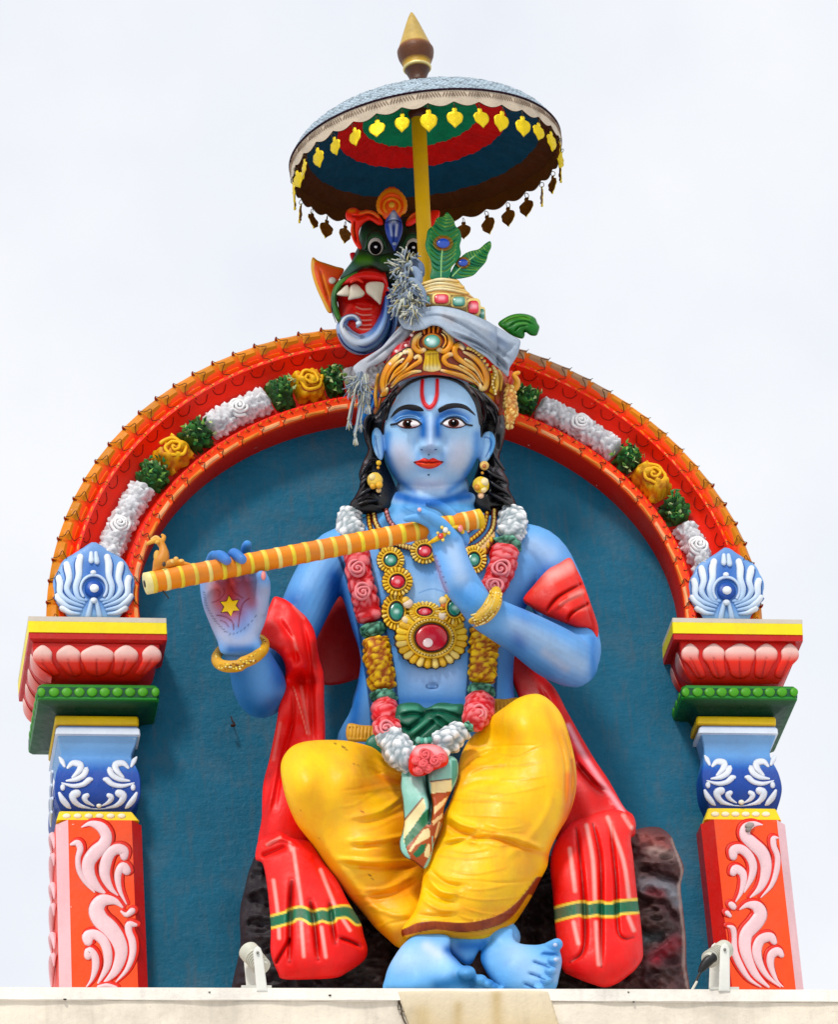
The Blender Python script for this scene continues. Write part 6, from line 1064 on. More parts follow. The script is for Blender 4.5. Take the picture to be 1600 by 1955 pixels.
part('side_plume', join(stroke([(968, 735, 3), (982, 742, 7), (988, 730, 6), (982, 716, 5), (990, 712, 4)], .64, .03, 9, '#eda22a'), stroke([(955, 790, 4), (962, 760, 8), (966, 735, 8), (960, 716, 5)], .60, .04, 9, '#a83c14')), M_GOLD, cr)
part('tassel', rtube([(972, 736, .66, 8), (974, 765, .67, 13), (976, 790, .67, 13), (973, 812, .67, 7), (971, 822, .67, 3)], '#c06a0c', '#fbd88a', 42, .012, 5), M_GOLD, cr)
# peacock feathers
def feather(ol, axis, eye, seed, d=.70):
    cu = []; pn = []; q = smooth_path(axis, 8)
    for i in range(3, len(q)-1, 2):
        t = q[i]-q[i-1]; t = t/np.linalg.norm(t); nn = np.array([-t[1], t[0]])
        for s in (-1, 1):
            e_ = q[i]+nn*s*26+t*16; cu.append(([tuple(q[i]), tuple(q[i]+nn*s*10+t*3), tuple(e_)], 1.0, .010)); pn.append(('line', [tuple(q[i]), tuple(q[i]+nn*s*12+t*4), tuple(e_)], .8, random.choice(['#a9cf5a', '#7fb84a', '#0c5a34']), .75))
    M = inflate(ol, d=d, fat=.28, res=1.3, hcap=.03, sm=True, col='#237a44', cut=cu, paints=[('soft', [tuple(q[0]), tuple(q[len(q)//3])], 16, '#0f6a54', .8)]+pn)
    o = part('peacock_feather', M, M_ENAMEL, cr); u, v, r = eye
    part('feather_eye', inflate([(u+r*1.3*math.cos(x), v+r*1.0*math.sin(x)) for x in np.linspace(0, 2*pi, 20, endpoint=False)], d=lambda a_, b: M.surf(a_, b)+.002, fat=.3, hcap=.008, res=1.2, col='#7a7a2a', paints=[('soft', [(u, v), (u, v)], r*.95, '#a02a2a', 1)]), M_ENAMEL, o)
    part('eye_spot', ball(u, v, float(M.surf(u, v))+.008, r*.85, r*.62, 3, '#1449b4', 14, 8), M_GEM, o); part('quill', stroke([(a_, b, 1.4) for a_, b in axis[:3]], lambda a_, b: M.surf(a_, b), .006, 6, '#9ccf8a'), M_ENAMEL, o)
feather([(854, 406), (846, 414), (834, 417), (828, 430), (817, 440), (814, 456), (812, 470), (816, 484), (822, 496), (824, 515), (822, 532), (842, 536), (858, 530), (862, 512), (872, 500), (880, 486), (878, 470), (881, 456), (878, 440), (870, 432), (866, 420)], [(842, 530), (843, 495), (846, 465), (850, 430), (853, 410)], (846, 465, 15), 1, .72)
feather([(936, 461), (926, 466), (914, 476), (898, 480), (886, 486), (874, 498), (866, 510), (858, 530), (872, 533), (888, 531), (904, 526), (916, 514), (928, 500), (932, 486), (938, 472)], [(864, 528), (885, 506), (905, 490), (922, 476), (934, 464)], (884, 502, 11), 2, .70)
part('curled_plume', inflate([(951, 618), (966, 606), (982, 600), (998, 599), (1012, 602), (1022, 608), (1026, 617), (1030, 624), (1028, 634), (1024, 641), (1014, 641), (1006, 636), (1001, 632), (1002, 640), (997, 647), (980, 642), (962, 630)], d=.60, fat=.9, res=1.4, col='#1f6b22', cut=[([(958, 622), (975, 610), (1000, 606), (1018, 614)], 1.4, .014), ([(968, 628), (985, 616), (1004, 614), (1020, 622)], 1.4, .014), ([(980, 636), (992, 624), (1008, 622)], 1.4, .014)], paints=[('soft', [(965, 613), (985, 605), (1010, 608)], 3, '#5f9e34', .8), ('soft', [(985, 618), (1005, 618)], 3, '#4f9040', .7)]), M_ENAMEL, cr)
part('back_fan', inflate([(727, 738), (714, 745), (700, 752), (690, 775), (682, 800), (686, 822), (696, 812), (706, 796), (716, 775), (724, 757)], d=.55, fat=.8, res=2, col='#1d64b0', cut=[([(715, 752), (700, 790)], 3, .02)], paints=[('soft', [(705, 760), (694, 790)], 5, '#3f8fd4', .7)]), M_SKIN, cr)

# ================================================================= real cotton cloth tied over the crown
cl = thing('tied_cloth', 'faded grey blue cotton cloth knotted over the crown with frayed ends', 'cloth', P(860, 640, .95))
CC = ['#8fa3bb', '#5f7188', '#b9c3cf']
def dcl(u, v): return dcr(u, v)+.03+.05*np.clip((np.asarray(u, float)-900)/90, 0, 1)
part('cloth_band', inflate([(760, 606), (776, 596), (792, 592), (807, 589), (825, 585), (842, 585), (872, 590), (900, 600), (926, 611), (945, 622), (963, 632), (978, 641), (993, 650), (992, 664), (988, 678), (980, 692), (973, 703), (970, 719), (960, 711), (947, 700), (938, 692), (929, 683), (916, 674), (904, 666), (888, 656), (872, 648), (856, 638), (841, 625), (825, 622), (810, 629), (795, 632), (785, 631), (770, 626)], d=lambda u, v: dcl(u, v)-.01, fat=.35, hcap=.05, res=1.8, col='#a8b7c8', 
    cut=[([(800, 610), (840, 603), (890, 625), (940, 660), (978, 690)], 3, .016), ([(870, 640), (910, 655), (950, 686), (970, 708)], 2.4, .03), ([(860, 630), (905, 648), (950, 676), (974, 700)], 2.6, -.018), ([(890, 655), (930, 675), (958, 704)], 2, .03), ([(830, 596), (880, 606), (930, 630), (985, 662)], 6, -.012), ([(790, 600), (830, 592), (870, 600)], 4, .008), ([(985, 655), (960, 680), (968, 710)], 4, .012)],
    paints=[('soft', [(845, 600), (900, 615), (950, 645)], 8, '#c3cbd4', .6), ('soft', [(790, 605), (820, 600)], 9, '#5c7088', .6), ('soft', [(850, 605), (862, 612)], 8, '#8a6a52', .35), ('soft', [(900, 640), (945, 670)], 5, '#4c5f7c', .5), ('soft', [(940, 640), (965, 660)], 8, '#7f9cc2', .6), ('line', [(808, 588), (842, 584), (900, 599), (963, 631), (993, 650)], .9, '#3c4a5c', .5)]), M_CLOTH, cl)
part('cloth_end', inflate([(783, 616), (790, 630), (778, 645), (764, 660), (750, 672), (738, 686), (722, 696), (704, 704), (698, 716), (684, 718), (674, 704), (684, 692), (700, 682), (716, 672), (730, 662), (742, 648), (756, 632), (770, 618)], ctrl=[(780, 625, .86), (740, 670, .78), (690, 705, .72)], fat=.5, res=1.5, col='#b4b9c2', cut=[([(780, 626), (745, 660), (700, 695)], 2, .018), ([(772, 622), (736, 655), (690, 688)], 2, .012)], paints=[('soft', [(700, 688), (735, 676)], 5, '#c4c4cc', .7), ('soft', [(770, 640), (740, 668)], 4, '#667384', .6)]), M_CLOTH, cl)
part('knot', join(tube([(782, 506, .80, 6), (792, 500, .83, 7), (801, 508, .85, 8), (803, 522, .86, 8), (796, 532, .86, 7)], '#5f7391', 12), tube([(776, 522, .84, 8), (790, 516, .88, 8), (799, 528, .90, 8), (796, 545, .90, 9), (784, 552, .90, 8)], '#7d93b0', 12), tube([(770, 545, .86, 8), (786, 540, .9, 10), (800, 552, .92, 10), (806, 570, .92, 9), (796, 590, .92, 10)], '#8598b0', 12), tube([(762, 560, .86, 8), (776, 572, .9, 11), (790, 590, .92, 12), (786, 610, .92, 12), (775, 622, .9, 9)], '#74859b', 12), tube([(784, 560, .9, 7), (798, 572, .93, 8), (806, 590, .93, 8)], '#99a9bd', 12)), M_CLOTH, cl)
FC = ['#a9b0aa', '#8494a8', '#c4c6b2', '#9aa8ba', '#66768c', '#d0cebc', '#b0a470']
def fray(u, v, d, n, L, du, dv, spread, seed, wd=1.7, bundle=1):
    r_ = np.random.default_rng(seed); M = Msh()
    for i in range(n):
        a = math.atan2(dv, du)+r_.normal(0, spread); l = L*r_.uniform(.5, 1.15); x, y, dd = u+r_.normal(0, 3), v+r_.normal(0, 3), d+r_.uniform(-.01, .02); pts = [(x, y, dd, wd)]
        for s in range(3):
            a += r_.normal(0, .35); x += math.cos(a)*l/3; y += math.sin(a)*l/3+s*.6; pts.append((x, y, dd+r_.uniform(-.02, .03), wd*(1-.18*s)))
        M.join(tube(pts, FC[r_.integers(len(FC))], 5, 3))
    return M
FR = [(772, 498, .88, 12, 24, -.5, -.8, .7), (764, 512, .9, 14, 24, -1, .1, .6), (772, 530, .93, 24, 24, -.5, .8, .6), (762, 550, .93, 22, 24, -.6, .7, .5), (770, 568, .95, 26, 26, -.4, .9, .5), (782, 556, .96, 24, 26, 0, 1, .5), (788, 584, .96, 22, 26, -.1, 1, .4), (760, 585, .94, 18, 22, -.6, .8, .5), (792, 545, .95, 14, 20, .1, 1, .6), (804, 575, .95, 12, 18, .3, .9, .6), (776, 484, .86, 6, 14, .1, -1, .5), (786, 492, .86, 7, 16, .9, -.4, .4), (756, 560, .93, 14, 18, -.9, .4, .5)]
for i, q in enumerate(FR): part('frayed_threads', fray(*q, i), M_CLOTH, cl, kind='stuff')
def shreds(L, seed):
    r_ = np.random.default_rng(seed); M = Msh()
    for (u, v, d, n) in L:
        for i in range(n):
            x, y, a = u+r_.normal(0, 5), v+r_.normal(0, 6), r_.normal(1.9, .6); q = []
            for s in range(4): q.append((x, y, r_.uniform(3.0, 5.5)*(1-.18*s))); x += math.cos(a)*7; y += math.sin(a)*7; a += r_.normal(0, .5)
            dd = d+r_.uniform(-.02, .03); M.join(stroke(q, dd, .018, 7, FC[r_.integers(6)], 4, base=.012))
    return M
part('cloth_shreds', shreds([(778, 512, .87, 8), (768, 535, .90, 12), (764, 558, .92, 12), (772, 578, .93, 12), (788, 562, .93, 8), (786, 590, .94, 10), (800, 560, .92, 6)], 5), M_CLOTH, cl, kind='stuff')
part('thread_tuft', fray(788, 596, .99, 14, 22, -.1, 1, .15, 77, 1.3), M_CLOTH, cl, kind='stuff')
def tassel(pts, nk=3, seed=0):
    r_ = np.random.default_rng(seed); M = Msh()
    for k in range(4):
        of = r_.normal(0, 1.6, 2); M.join(tube([(a_+of[0]*math.sin(i*1.3+k), b+of[1], c+.006*k, 1.7) for i, (a_, b, c) in enumerate(pts)], FC[r_.integers(6)], 6, 5))
    u, v, c = pts[-1]; M.join(ball(u, v, c+.01, 3.6, 4, 3.6, '#a9ab98', 9, 7))
    for k in range(16):
        a_ = r_.normal(pi/2, .28); l = r_.uniform(12, 22); M.join(tube([(u, v, c+.01, 1.1), (u+math.cos(a_)*l*.6, v+math.sin(a_)*l*.6, c+.015, 1.0), (u+math.cos(a_)*l, v+math.sin(a_)*l, c+.01, .7)], FC[r_.integers(len(FC))], 5, 3))
    return M
for i, q in enumerate(([(690, 712, .74), (686, 740, .74), (692, 760, .74)], [(697, 714, .75), (700, 735, .75), (698, 752, .75)], [(686, 716, .73), (680, 745, .73), (672, 775, .73), (666, 800, .73)], [(692, 716, .74), (688, 760, .74), (682, 800, .74), (678, 830, .74)], [(684, 712, .72), (676, 730, .72), (668, 742, .72)], [(694, 718, .74), (694, 770, .73), (688, 805, .73)], [(700, 716, .74), (704, 744, .74), (703, 770, .74)], [(688, 714, .735), (684, 735, .735), (688, 752, .735)])): part('tassel', tassel(q, 3, i), M_CLOTH, cl)
part('frayed_threads', fray(690, 730, .75, 40, 34, -.1, 1, .4, 99, 1.3), M_CLOTH, cl, kind='stuff'); part('frayed_threads', fray(682, 722, .74, 16, 26, -.8, .8, .3, 98, 1.3), M_CLOTH, cl, kind='stuff')
# ================================================================= dragon mask at the top of the arch
dg = thing('dragon_mask', 'green horned dragon mask with open red mouth above the arch crown', 'mask', P(710, 640, .25))
DC = lambda L: T(6.98, (620, 440), L); DB = lambda L: T(3.2, (560, 340), L)
part('ear', inflate(DB([(120, 485), (108, 520), (112, 580), (135, 660), (170, 740), (215, 825), (250, 800), (250, 700), (280, 620), (310, 560), (255, 540), (200, 522), (150, 505)]), d=.20, fat=.45, res=1.6, col='#ee5316', paints=[('line', DB([(125, 490), (114, 560), (145, 670), (215, 815)]), 4, '#e2b25a', .9), ('line', DB([(120, 495), (200, 525), (310, 560)]), 2.4, '#c8893a', .8), ('soft', DB([(180, 600), (215, 700), (235, 740)]), 4, '#f7901e', .8), ('line', DB([(165, 570), (185, 650), (215, 740)]), 1.2, '#a32208', .8)], cut=[(DB([(160, 560), (185, 650), (220, 760)]), 2, .015)]), M_ENAMEL, dg)
part('ear_boss', join(ball(634.5, 536, .27, 9.5, 9.5, 4, '#e8401a', 14, 8), ball(634.5, 536, .285, 7, 6.6, 4, '#cfc3b4', 14, 8)), M_ENAMEL, dg)
part('ear', inflate(DB([(345, 465), (365, 455), (382, 462), (378, 500), (358, 505)]), d=.22, fat=.8, res=1.5, col='#d3202a'), M_ENAMEL, dg)
hd = inflate([(688, 505), (675, 508), (672, 495), (684, 470), (686, 445), (694, 425), (706, 415), (735, 412), (765, 414), (790, 418), (806, 430), (812, 460), (812, 500), (805, 530), (770, 545), (720, 530)], d=.22, fat=.65, hcap=.22, res=2, col='#0e2a1a', extra=lambda u, v: .05*Z(u, v, 717, 468, 22, 26)+.05*Z(u, v, 789, 468, 22, 26),
    paints=[('soft', DC([(480, 400), (600, 420)]), 8, '#3c6e16', .8), ('soft', DC([(780, 400), (820, 390)]), 6, '#2f4a1a', .7), ('soft', DC([(520, 90), (560, 60)]), 8, '#1e5a34', .7), ('soft', DC([(900, 100), (940, 260)]), 9, '#10163a', .8), ('soft', DC([(640, 290), (720, 300)]), 3.4, '#5a1420', .9), ('soft', DC([(1130, 300), (1200, 310)]), 4, '#5a1420', .9), ('soft', DC([(700, 450), (780, 560)]), 8, '#0c1c14', .6)])
part('head', hd, M_ENAMEL, dg)
for x, y in ((717, 472), (789, 473)):
    dd = float(hd.surf(x, y)); o = part('eye', ball(x, y-1, dd-.01, 14.5, 17, 10, '#d6cfbf', 18, 10), M_SKIN, dg); part('iris', ball(x, y+1.5, dd+.004, 11.5, 13, 9, '#0b0708', 18, 10), M_EYE, o); part('glint', ball(x+.5, y, dd+.034, 3.0, 2.6, 3, '#f2f2f2', 10, 6), M_SKIN, o)
    part('eyelid', join(*[stroke([(x-20+k, y+4-k*2.4, 2), (x-14, y-15-k*3, 3.5), (x, y-22-k*3.4, 4), (x+14, y-15-k*3, 3.5), (x+19-k, y+2-k*2, 2)], lambda a_, b: hd.surf(a_, b)-.004, .02, 8, ['#1c4a26', '#123a20', '#0f2c1a'][k]) for k in range(3)]), M_ENAMEL, dg)
muz = inflate(DC([(480, 255), (420, 330), (350, 430), (250, 560), (200, 650), (260, 640), (330, 610), (430, 560), (520, 510), (640, 495), (760, 560), (900, 560), (1000, 520), (1100, 480), (1180, 380), (900, 300), (700, 330)]), d=.30, fat=.8, hcap=.13, res=1.8, col='#12301c', paints=[('soft', DC([(460, 400), (580, 400)]), 10, '#44781a', .85), ('soft', DC([(270, 580), (350, 500)]), 10, '#4f7a6a', .8), ('soft', DC([(780, 400), (830, 395)]), 7, '#3f6a1c', .7), ('soft', DC([(900, 480), (920, 500)]), 6, '#365c1a', .6), ('line', DC([(210, 650), (330, 600), (440, 520), (500, 490)]), 1.5, '#061008', .9)])
part('muzzle', muz, M_ENAMEL, dg)
mouth = inflate(DC([(180, 790), (210, 690), (330, 590), (460, 520), (640, 500), (780, 520), (820, 620), (850, 760), (860, 900), (780, 1000), (770, 1150), (730, 1300), (640, 1420), (520, 1440), (440, 1380), (330, 1330), (220, 1240), (180, 1000), (160, 880)]), d=.27, fat=.42, hcap=.07, res=1.6, col='#fd1c10', cut=[(DC([(400, y), (520, y+35), (650, y+30)]), 2, .012) for y in (980, 1060, 1130, 1200, 1260)]+[(DC([(200, 870), (330, 930), (520, 900), (740, 980)]), 4, .03)], paints=[('soft', DC([(420, y), (500, y+30), (620, y+25)]), 1.8, '#f7b8a8', .8) for y in (1020, 1100, 1170, 1235, 1290)]+[('soft', DC([(200, 880), (240, 1080)]), 8, '#8c0a0c', .7), ('soft', DC([(560, 900), (720, 990)]), 5, '#a80e0e', .6)])
part('mouth', mouth, M_ENAMEL, dg)
part('upper_lip', stroke(DC([(230, 720, 18), (330, 670, 45), (480, 615, 60), (640, 610, 70), (760, 640, 50), (800, 700, 30)]), .33, .06, 10, '#e8160f'), M_ENAMEL, dg)
part('gum', stroke(DC([(350, 690, 18), (430, 655, 26), (500, 690, 18)]), .385, .03, 8, '#f0524a'), M_ENAMEL, dg)
for q in ([(160, 855), (230, 780), (295, 732), (325, 770), (330, 870), (250, 880)], [(330, 790), (350, 740), (400, 715), (440, 725), (500, 790), (535, 835), (500, 890), (400, 915), (315, 928), (320, 860)], [(540, 770), (550, 720), (600, 690), (700, 685), (775, 700), (790, 740), (770, 840), (745, 985), (700, 960), (620, 890), (560, 840)]):
    part('fang', inflate(DC(q), d=.37, fat=.8, hcap=.06, res=1.3, col='#ddd2bd', paints=[('soft', DC([q[-1], q[-2]]), 4, '#b9ab94', .5)]), M_ENAMEL, dg)
part('jaw', stroke(DC([(420, 560, 22), (300, 640, 34), (200, 720, 46), (140, 830, 48), (125, 960, 44), (150, 1080, 46), (190, 1190, 36), (200, 1250, 12)]), .27, .10, 10, '#2f6f2a', 6, cols=['#3c7a2a', '#4f8f3a', '#1c4f24', '#2f6a28', '#7fa04a']), M_ENAMEL, dg)
part('jaw_line', stroke(DC([(420, 545, 6), (290, 620, 7), (190, 700, 8), (110, 830, 7), (88, 960, 6), (95, 1080, 6), (150, 1230, 5)]), .28, .05, 6, '#0a1c10', 6), M_ENAMEL, dg, kind='stuff')
cu = DC([(830, 900, 45), (830, 1080, 80), (800, 1230, 110), (720, 1390, 130), (600, 1490, 140), (450, 1520, 140), (325, 1450, 125), (250, 1340, 98), (240, 1250, 75), (300, 1170, 50), (400, 1160, 45), (465, 1230, 34), (430, 1290, 18)])
part('curled_trunk', join(stroke(cu, .28, .11, 14, '#5b84c0', 8, cols=['#2a4a9a', '#2f5fb0', '#5f8cc8', '#8aa6cc', '#9fb0c8', '#8fa8cc', '#7fa0cc', '#a9bcd6', '#c3cede'], base=.03), stroke([(a_-1, b-2, w*.42) for a_, b, w in cu], .375, .025, 10, '#b3bfd0', 8, cols=['#3f6ab8', '#86a6d4', '#b3bfd0', '#c3c8ce', '#b9c4d2', '#cfd6de'])), M_ENAMEL, dg)
part('spiral_line', stroke(DC([(850, 1000, 6), (860, 1180, 7), (810, 1340, 8), (700, 1470, 8), (540, 1560, 8), (380, 1500, 8), (270, 1400, 8), (245, 1280, 7), (300, 1200, 6), (390, 1190, 6), (430, 1240, 5)]), .385, .012, 6, '#173a7c', 8), M_ENAMEL, dg, kind='stuff')
part('spiral_line', stroke(DC([(910, 1080, 7), (905, 1280, 8), (850, 1440, 8), (740, 1560, 8), (560, 1640, 9), (390, 1610, 8), (250, 1510, 8), (180, 1380, 6)]), .34, .03, 6, '#14286a', 8), M_ENAMEL, dg, kind='stuff')
part('curled_trunk', stroke(DC([(900, 900, 20), (935, 1050, 30), (930, 1250, 34), (870, 1420, 34), (800, 1540, 20)]), .27, .07, 10, '#24508f', 6, cols=['#1c3a7c', '#4f7ab8', '#2a4f94']), M_ENAMEL, dg)
part('trunk_tip', ball(685, 618, .40, 6, 5, 8, '#cdd8e4', 12, 8), M_ENAMEL, dg)
# brows, crest
def brow(L, nm='brow'):
    return part(nm, inflate(DB(L), d=.30, fat=.95, hcap=.12, res=1.6, col='#e0261a', cut=[(DB([(L[0][0]+8, L[0][1]+6)]+[L[1], L[2]]), 1.6, .0)], paints=[]), M_ENAMEL, dg)
b1 = inflate(DB([(320, 215), (340, 188), (375, 182), (410, 200), (455, 195), (505, 210), (540, 250), (548, 285), (520, 290), (470, 262), (430, 280), (405, 320), (402, 370), (420, 430), (395, 430), (365, 385), (350, 330), (352, 270), (325, 255)]), d=.30, fat=.9, res=1.5, col='#fb2a12', cut=[(DB([(360, 230), (400, 240), (460, 225), (520, 255)]), 2.2, .03), (DB([(375, 260), (372, 320), (385, 390)]), 2.2, .03), (DB([(390, 250), (440, 240)]), 1.6, .02)], paints=[('soft', DB([(345, 200), (370, 200)]), 4, '#f49a5a', .8), ('soft', DB([(410, 215), (470, 208), (520, 235)]), 3, '#f7a06a', .8), ('soft', DB([(362, 290), (370, 350)]), 3, '#f7906a', .8), ('line', DB([(360, 232), (400, 242), (460, 227), (520, 257)]), 1, '#5a0a08', .8), ('line', DB([(376, 260), (373, 320), (386, 390)]), 1, '#5a0a08', .8)])
part('brow', b1, M_ENAMEL, dg)
b2 = inflate([(1497-0-x if False else 2*753-x, y+2) for x, y in DB([(340, 200), (375, 190), (410, 200), (455, 195), (505, 210), (540, 250), (548, 285), (520, 290), (470, 262), (430, 280), (405, 320), (402, 370), (420, 430), (395, 430), (365, 385), (350, 330), (352, 270)])], d=.29, fat=.9, res=1.6, col='#fb2a12', cut=[([(770, 424), (784, 415), (800, 412)], 2.2, .03)], paints=[('soft', [(776, 420), (796, 408)], 3, '#f7a06a', .8)])
part('brow', b2, M_ENAMEL, dg)
cr_ol = []
for i in range(64):
    a_ = 2*pi*i/64; s = 1+.05*abs(math.sin(a_*11)); cr_ol.append((748+29*s*math.sin(a_)*(1 if math.cos(a_) > -.5 else .8), 393-31*s*math.cos(a_)-(4*max(0, math.cos(a_))**8)))
ck = inflate(cr_ol, d=.30, fat=.6, res=1.3, sm=False, col='#fb5e1a', cut=[([(748+r*math.sin(x), 394-r*math.cos(x)) for x in np.linspace(-2.4, 2.4, 12)], 1.5, .014) for r in (11, 19)], paints=[('line', [(748+27*math.sin(x), 393-29*math.cos(x)) for x in np.linspace(-2.3, 2.3, 14)], 3.4, '#f5a04c', .9), ('line', [(748+15*math.sin(x), 394-15*math.cos(x)) for x in np.linspace(-2.4, 2.4, 12)], 2.4, '#f79a3c', .85)])
o = part('crest', ck, M_ENAMEL, dg); part('crest_boss', ball(748, 392, float(ck.surf(748, 392)), 6, 6, 6, '#f2b45c', 12, 8), M_ENAMEL, o)
on = inflate([(752, 401), (760, 411), (767, 422), (769, 440), (764, 458), (757, 472), (753, 480), (748, 470), (740, 455), (735, 438), (736, 422), (743, 411)], d=.42, fat=.9, res=1.3, col='#33499a', paints=[('soft', [(751, 410), (751, 422)], 7, '#cdd4e2', .9), ('soft', [(745, 430), (748, 450)], 2.4, '#aebbdc', .9), ('soft', [(758, 430), (756, 450)], 2.4, '#c9d0e2', .9), ('line', [(737, 426), (752, 421), (768, 426)], 1, '#182050', .9)], cut=[([(737, 426), (752, 421), (768, 426)], 1.6, .02), ([(752, 424), (752, 466)], 1.4, .015)])
part('forehead_plate', on, M_ENAMEL, dg); part('bead', ball(753, 466, .50, 4, 3.4, 4, '#8fa0b8', 10, 7), M_ENAMEL, dg)
part('cheek_scale', stroke([(740, 560, 5), (747, 590, 6), (746, 615, 5)], .26, .05, 8, '#241a5c'), M_ENAMEL, dg)
part('back_block', inflate([(690, 520), (812, 470), (812, 600), (780, 680), (700, 670)], d=.12, fat=.3, res=4, col='#1a2a44'), M_ENAMEL, dg)

# ================================================================= parasol
pc = P(815, 314, .50); AXP = np.array([-.085, -.11, 1.0]); AXP /= np.linalg.norm(AXP)
ps = thing('ceremonial_parasol', 'silver blue temple parasol with hanging gold leaves and a brass finial', 'parasol', tuple(P(814, 540, .50)))
RP, HP, SK_ = .655, .245, .060
e1 = np.array([1, 0, 0])-AXP*AXP[0]; e1 /= np.linalg.norm(e1); e2 = np.cross(AXP, e1)
def cyl(r, z, ph): return pc+AXP*np.asarray(z)[..., None]+(e1*np.cos(ph)[..., None]+e2*np.sin(ph)[..., None])*np.asarray(r)[..., None]
k = 576; ph = np.linspace(0, 2*pi, k, endpoint=False); n = 90
tt = np.linspace(0, 1, n); TT, PH = np.meshgrid(tt, ph, indexing='ij')
r = RP*np.sin(TT*pi/2); z = SK_+HP*np.cos(TT*pi/2)**1.15
zig = np.abs(((PH/(2*pi)*30) % 1)*2-1); lev = (r/RP-.80)/.20
dia = np.abs(zig-lev*.5-.25); a1_ = np.abs(((PH/(2*pi)*26+TT*6) % 1)*2-1); a2_ = np.abs(((PH/(2*pi)*26-TT*6) % 1)*2-1); ln = np.clip(np.exp(-((1-a1_)/.10)**2)+np.exp(-((1-a2_)/.10)**2), 0, 1); hat = np.sin(PH*150+TT*90)*.5+np.sin(TT*120-PH*150)*.5
X = cyl(r, z+.006*ln+.0034*hat, PH); Cc = lin('#8fb3c4')*(1-ln[..., None]*.0)*1.0; Cc = np.tile(lin('#a3b7c4'), (n, k, 1)); Cc = Cc*(1-.5*ln[..., None])*(1-.4*(hat < -.25))[..., None]+lin('#dbe9ee')*(.25*(hat > .35))[..., None]*.8
Mx = Msh().join(ring_mesh(X, '#8cb2c6', caps=False)); Mx.c = [np.clip(Cc, 0, 1).reshape(-1, 3)]; part('canopy', Mx, M_SILVER, ps)
# skirt with scalloped edge, outside and inside
NPD = 33; scal = np.abs(np.sin(ph*NPD/2))
zz = np.linspace(0, 1, 6); R_ = np.stack([cyl(RP+.003+.004*np.sin(t*pi)*scal, SK_-(SK_+.022*scal)*t, ph) for t in zz]); part('fringe', ring_mesh(R_, '#d3bfa4', caps=False), M_SILVER, ps, label='beige scalloped fringe')
R_ = np.stack([cyl(RP-.003+0*ph, SK_-(SK_+.022*scal)*t, ph) for t in zz]); part('fringe_lining', ring_mesh(R_, '#5a3416', caps=False), M_FABRIC, ps)
M = Msh()
for i in range(170):
    a_ = 2*pi*i/170; c = cyl(np.array(RP+.006), np.array(SK_+.004), np.array(a_)); c2 = cyl(np.array(RP+.006), np.array(SK_+.004), np.array(a_+2*pi/170*.7)); M.join(wtube([c, (c+c2)/2, c2], .0055, '#2a1524', 6))
part('dark_piping', M, M_FABRIC, ps, kind='stuff')
M = Msh()
for i in range(NPD):
    a0 = 2*pi*i/NPD
    for j in range(9):
        f_ = (j+.5)/9; aa = a0+2*pi/NPD*f_; s = (-1 if j < 4.5 else 1)*.5; up_ = .040*math.sin(f_*pi)+.008
        M.join(wtube(cyl(np.full(4, RP+.0085), SK_-.012-np.linspace(0, 1, 4)*(.022), np.array(aa)+s*np.array([.028, .016, .005, -.004])), .0022, '#8a6f58', 5))
part('fringe_embroidery', M, M_SILVER, ps, kind='stuff')
# lining rings
def lining(r0, r1, col, nm, lab=None):
    rr = np.linspace(r0, r1, 8); hz = lambda q: SK_-.012+(HP+.01)*(1-(q/RP)**2)*.92
    R_ = np.stack([cyl(q+0*ph, hz(q)+.003*np.sin(ph*24+q*90)+.002*np.sin(ph*61+q*50), ph) for q in rr]); o = part(nm, ring_mesh(R_, col, caps=False), M_FABRIC, ps)
    if lab: o['label'] = lab
lining(.012, .285, '#0a7a50', 'lining_panel', 'green inner lining'); lining(.2851, .415, '#c80f0c', 'lining_panel', 'red inner lining'); lining(.4151, .572, '#0b3a50', 'lining_panel', 'dark teal inner lining'); lining(.5721, .652, '#4a2206', 'lining_panel', 'brown inner lining')
# hanging leaves
def leaf_mesh():
    V = []; F = []; ns, nt_ = 13, 9
    for i in range(ns):
        t = i/(ns-1)
        w = .008 if t < .1 else (.040*math.sin(min(1, (t-.05)/.42)*pi/2)**.9 if t < .45 else .040*math.cos((t-.45)/.55*pi/2)**1.15)
        if t < .18: w = .009+.004*math.sin(t/.18*pi)
        for j in range(nt_):
            s = j/(nt_-1)*2-1; V.append((s*w*(1+.05*math.sin(t*60)), -.004*(1-abs(s))-.0022*math.sin(abs(s)*9+t*22)*(t > .2), -t*.105))
    F = [(i*nt_+j, i*nt_+j+1, (i+1)*nt_+j+1, (i+1)*nt_+j) for i in range(ns-1) for j in range(nt_-1)]
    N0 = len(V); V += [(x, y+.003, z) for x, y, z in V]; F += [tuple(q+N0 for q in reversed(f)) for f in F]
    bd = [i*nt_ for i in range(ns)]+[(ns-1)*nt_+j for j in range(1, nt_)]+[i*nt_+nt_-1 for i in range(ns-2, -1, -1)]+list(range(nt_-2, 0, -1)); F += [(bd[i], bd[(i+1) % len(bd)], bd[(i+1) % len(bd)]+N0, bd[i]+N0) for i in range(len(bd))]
    V = np.array(V); C = np.tile(lin('#f0cf1a'), (len(V), 1)); C[N0:] = lin('#94622c'); return mesh_from('hanging_leaf', V, F, C, M_BRASS)  # inner faces browner: shade under the canopy put into the leaf colour
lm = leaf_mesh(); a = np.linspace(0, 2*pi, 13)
rg_ = np.stack([.011*np.cos(a), 0*a, .013*np.sin(a)], 1); _m = wtube(rg_, .0018, '#4a3a1c', 6, False); rm = mesh_from('wire_ring', np.concatenate(_m.v), _m.f, np.concatenate(_m.c), M_BRASS)
def spawn(nm, me, par, loc, rz=0, rx=0, ry=0):
    o = bpy.data.objects.new(nm, me); S.collection.objects.link(o); o.parent = par; o.location = loc; o.rotation_euler = (rx, ry, rz); return o
